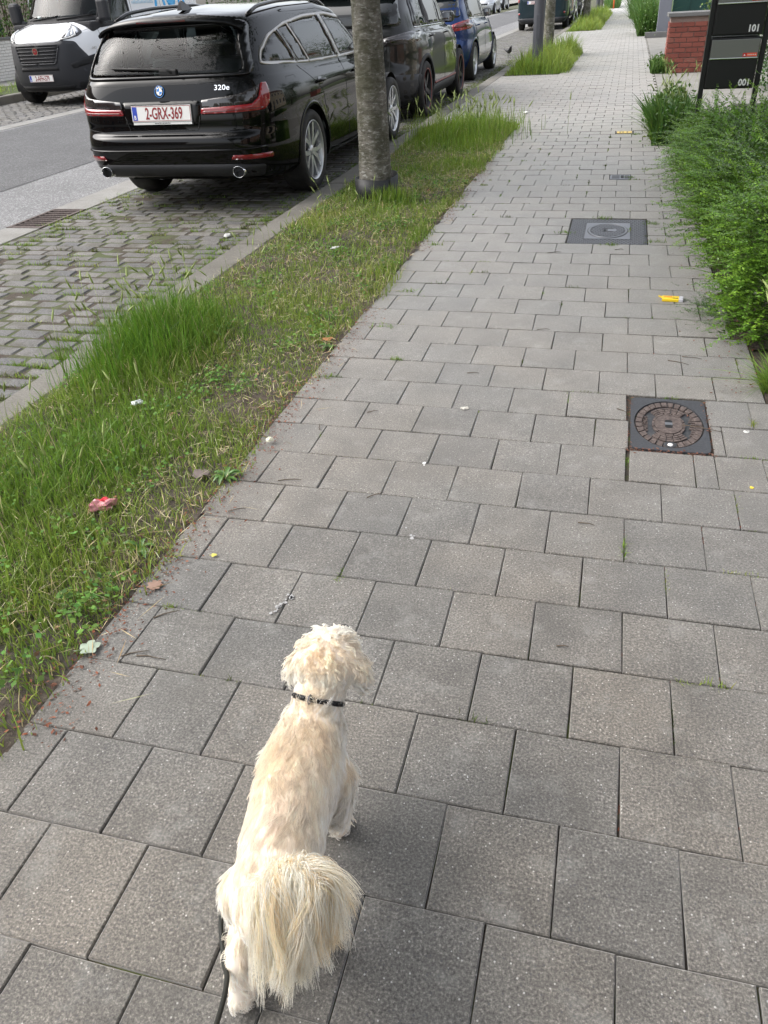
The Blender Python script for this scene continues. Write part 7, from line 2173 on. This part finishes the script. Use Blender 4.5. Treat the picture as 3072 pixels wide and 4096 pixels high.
    down = lambda P, N: np.stack([RNG.normal(0, .3, len(P)), RNG.normal(-.25, .3, len(P)), np.full(len(P), -1.0)], 1)
    locks(3600, 9, lambda P: np.full(len(P), .017), down, lambda P: np.full(len(P), .4), .0032, .7, lambda P: np.full(len(P), .0016), 1.1, lambda P, N: P[:, 2] <= .125)
    def headcomb(P, N):
        d = P - np.array([-.416, .960, .375]); d[:, 2] -= .02
        back = np.stack([np.zeros(len(P)), np.full(len(P), -.012), np.full(len(P), -.02)], 1)
        return d + back + RNG.normal(0, .014, (len(P), 3))
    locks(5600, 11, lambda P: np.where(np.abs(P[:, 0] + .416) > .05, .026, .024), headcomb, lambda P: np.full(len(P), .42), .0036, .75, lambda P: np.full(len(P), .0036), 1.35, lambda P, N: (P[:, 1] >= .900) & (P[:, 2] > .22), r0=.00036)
    # tail plume
    T_ = np.array(tail); nl = 640
    u = RNG.uniform(.12, 1.0, nl) ** .8 * (len(T_) - 1); i = np.minimum(u.astype(int), len(T_) - 2); f = (u - i)[:, None]
    C0 = T_[i] * (1 - f) + T_[i + 1] * f
    tg = unit(T_[i + 1] - T_[i])
    a = RNG.uniform(0, 2 * PI, nl)
    e1 = unit(np.cross(tg, np.array([.2, .4, 1.0])[None])); e2 = np.cross(tg, e1)
    outd = e1 * np.cos(a)[:, None] + e2 * np.sin(a)[:, None]
    outd = unit(outd + np.array([0.02, -.34, .16])[None] + tg * .25)
    L = RNG.uniform(.095, .165, nl)
    ph = RNG.uniform(0, 6.28, nl)
    wside = np.cross(outd, np.array([0, 0, 1.0])[None])
    basec = np.where(RNG.uniform(0, 1, (nl, 1)) < .30, np.array([.87, .74, .54])[None], np.array([.93, .89, .79])[None]) * RNG.normal(1, .07, (nl, 1))
    K = 10; t = np.linspace(0, 1, K)[None, :, None]
    sfac = np.clip(.62 - outd[:, 0] * .50 + RNG.normal(0, .16, nl), 0, 1)[:, None]
    aim = np.array([-.276, .560, .205])[None] * (1 - sfac) + np.array([-.376, .476, .118])[None] * sfac + RNG.normal(0, 1, (nl, 3)) * np.array([.009, .009, .018])
    aim += np.array([.012, -.004, .012])[None] * (4 * sfac * (1 - sfac))
    shrt = RNG.uniform(.62, 1.04, (nl, 1))
    for s_ in range(20):
        r_ = C0 + RNG.normal(0, .0045, (nl, 3))
        mid = r_ + outd * (L * .26)[:, None] + np.array([.010, .004, .020])[None] + RNG.normal(0, .003, (nl, 3))
        end = mid * .08 + (aim + outd * np.array([.008, .006, 0])[None]) * .92 + RNG.normal(0, .0045, (nl, 3))
        end = mid + (end - mid) * shrt
        path = (1 - t) ** 2 * r_[:, None] + 2 * t * (1 - t) * mid[:, None] + t ** 2 * end[:, None]
        path = path + wside[:, None, :] * (np.sin(t * 4.5 + ph[:, None, None]) * .015 * t)
        emit(path, basec * RNG.normal(1, .07, (nl, 1)), .00034, .00014)
    # a few loose wisps on the right
    nw = 60; r_ = T_[3] + RNG.normal(0, .006, (nw, 3)); a = RNG.uniform(-.9, .7, nw)
    end = r_ + np.stack([.060 + .020 * np.cos(a), .012 * np.sin(a * 2) + .004, -.02 - .045 * RNG.uniform(0, 1, nw)], 1)
    mid = (r_ + end) / 2 + np.array([.012, .012, .030])
    emit((1 - t) ** 2 * r_[:, None] + 2 * t * (1 - t) * mid[:, None] + t ** 2 * end[:, None], np.tile(np.array([[.90, .84, .70]]), (nw, 1)), .0004, .00016)
    Pn = np.concatenate(pts_all) - O; Sz = np.concatenate(sz_all).astype(np.int32); Cn = np.concatenate(col_all).clip(.05, .94); Rd = np.concatenate(rad_all)
    cv = bpy.data.hair_curves.new('fur')
    cv.add_curves(Sz.tolist())
    cv.attributes['position'].data.foreach_set('vector', Pn.astype(np.float32).ravel())
    ra = cv.attributes.get('radius') or cv.attributes.new('radius', 'FLOAT', 'POINT')
    ra.data.foreach_set('value', Rd.astype(np.float32))
    ca = cv.attributes.new('tint', 'FLOAT_COLOR', 'CURVE')
    c4 = np.ones((len(Cn), 4), np.float32); c4[:, :3] = Cn
    ca.data.foreach_set('color', c4.ravel())
    t_ = Mat('fur', rough=.55); at = t_.attr('tint'); t_.set('Base Color', at); t_.set('Specular IOR Level', .25)
    tr = t_.t.nodes.new('ShaderNodeBsdfTranslucent'); t_.t.links.new(at, tr.inputs[0])
    mx = t_.t.nodes.new('ShaderNodeMixShader'); mx.inputs[0].default_value = .35
    t_.t.links.new(t_.b.outputs[0], mx.inputs[1]); t_.t.links.new(tr.outputs[0], mx.inputs[2]); t_.t.links.new(mx.outputs[0], t_.t.nodes['Material Output'].inputs[0])
    cv.materials.append(t_.m)
    fur = link('fur', cv, root); fur['kind'] = 'stuff'
    # nose and eyes
    blk = simple('dog_nose', (.012, .010, .010), .3)
    for nm, c, r_ in (('nose', (-.419, 1.062, .330), .011), ('eye', (-.445, 1.010, .362), .008), ('eye', (-.391, 1.010, .362), .008)):
        mb = MB(); bm = bmesh.new(); bmesh.ops.create_icosphere(bm, subdivisions=2, radius=r_); bm.verts.index_update()
        mb.add([Vector(c) - Vector(O) + v.co for v in bm.verts], [[v.index for v in f_.verts] for f_ in bm.faces], True); bm.free(); mb.build(nm, blk, root)
    return root
build_dog()
def collar_leash():
    c = Vector((-.4215, .905, .300)); ax = Vector((.03, .62, .60)).normalized()
    e1 = ax.cross(Vector((1, 0, 0))).normalized(); e2 = ax.cross(e1)
    rt = mark(empty('dog_collar', tuple(c)), 'thin black studded collar round the neck of the dog', 'collar')
    mb = MB(); vs, fs = [], []; n = 44
    for i in range(n):
        a = 2 * PI * i / n; d = e1 * math.cos(a) + e2 * math.sin(a); r_ = .0438
        for dr, h in ((0, -.0045), (.003, -.0045), (.003, .0045), (0, .0045)): vs.append(d * (r_ + dr) + ax * h)
    for i in range(n):
        for k in range(4): fs.append((i * 4 + k, i * 4 + (k + 1) % 4, ((i + 1) % n) * 4 + (k + 1) % 4, ((i + 1) % n) * 4 + k))
    mb.add(vs, fs, True); mb.build('strap', M_MATT, rt)
    for i in range(0, n, 2):
        a = 2 * PI * i / n; d = e1 * math.cos(a) + e2 * math.sin(a)
        mb = MB(); mb.tube([d * .0466, d * .0495], [.0032, .0022], 6); mb.build('stud', M_BLACKP, rt)
    mb = MB(); mb.lathe([(.008, -.0012), (.0095, 0), (.008, .0012), (.0068, 0)], 14, Matrix.Translation(-e1 * .053) @ Matrix.Rotation(PI / 2, 4, 'Y'), close=True); mb.build('ring', M_STEEL, rt)
    mb = MB()
    P = [(-.425, .890, .225), (-.45, .84, .14), (-.515, .74, .085), (-.520, .62, .075), (-.478, .535, .082), (-.452, .497, .10), (-.424, .420, .15), (-.37, .28, .30), (-.20, .05, .62), (-.02, -.12, .85)]
    Q = []
    for i in range(len(P) - 1):
        p0, p1, p2, p3 = (Vector(P[max(i - 1, 0)]), Vector(P[i]), Vector(P[i + 1]), Vector(P[min(i + 2, len(P) - 1)]))
        for k in range(6):
            t = k / 6; Q.append(.5 * ((2 * p1) + (p2 - p0) * t + (2 * p0 - 5 * p1 + 4 * p2 - p3) * t * t + (3 * p1 - p0 - 3 * p2 + p3) * t ** 3))
    mb.tube(Q, .0042, 8)
    mark(mb.build('leash', simple('leash_cord', (.012, .013, .010), .7)), 'black cord leash passing behind the hind leg of the dog', 'leash')
collar_leash()
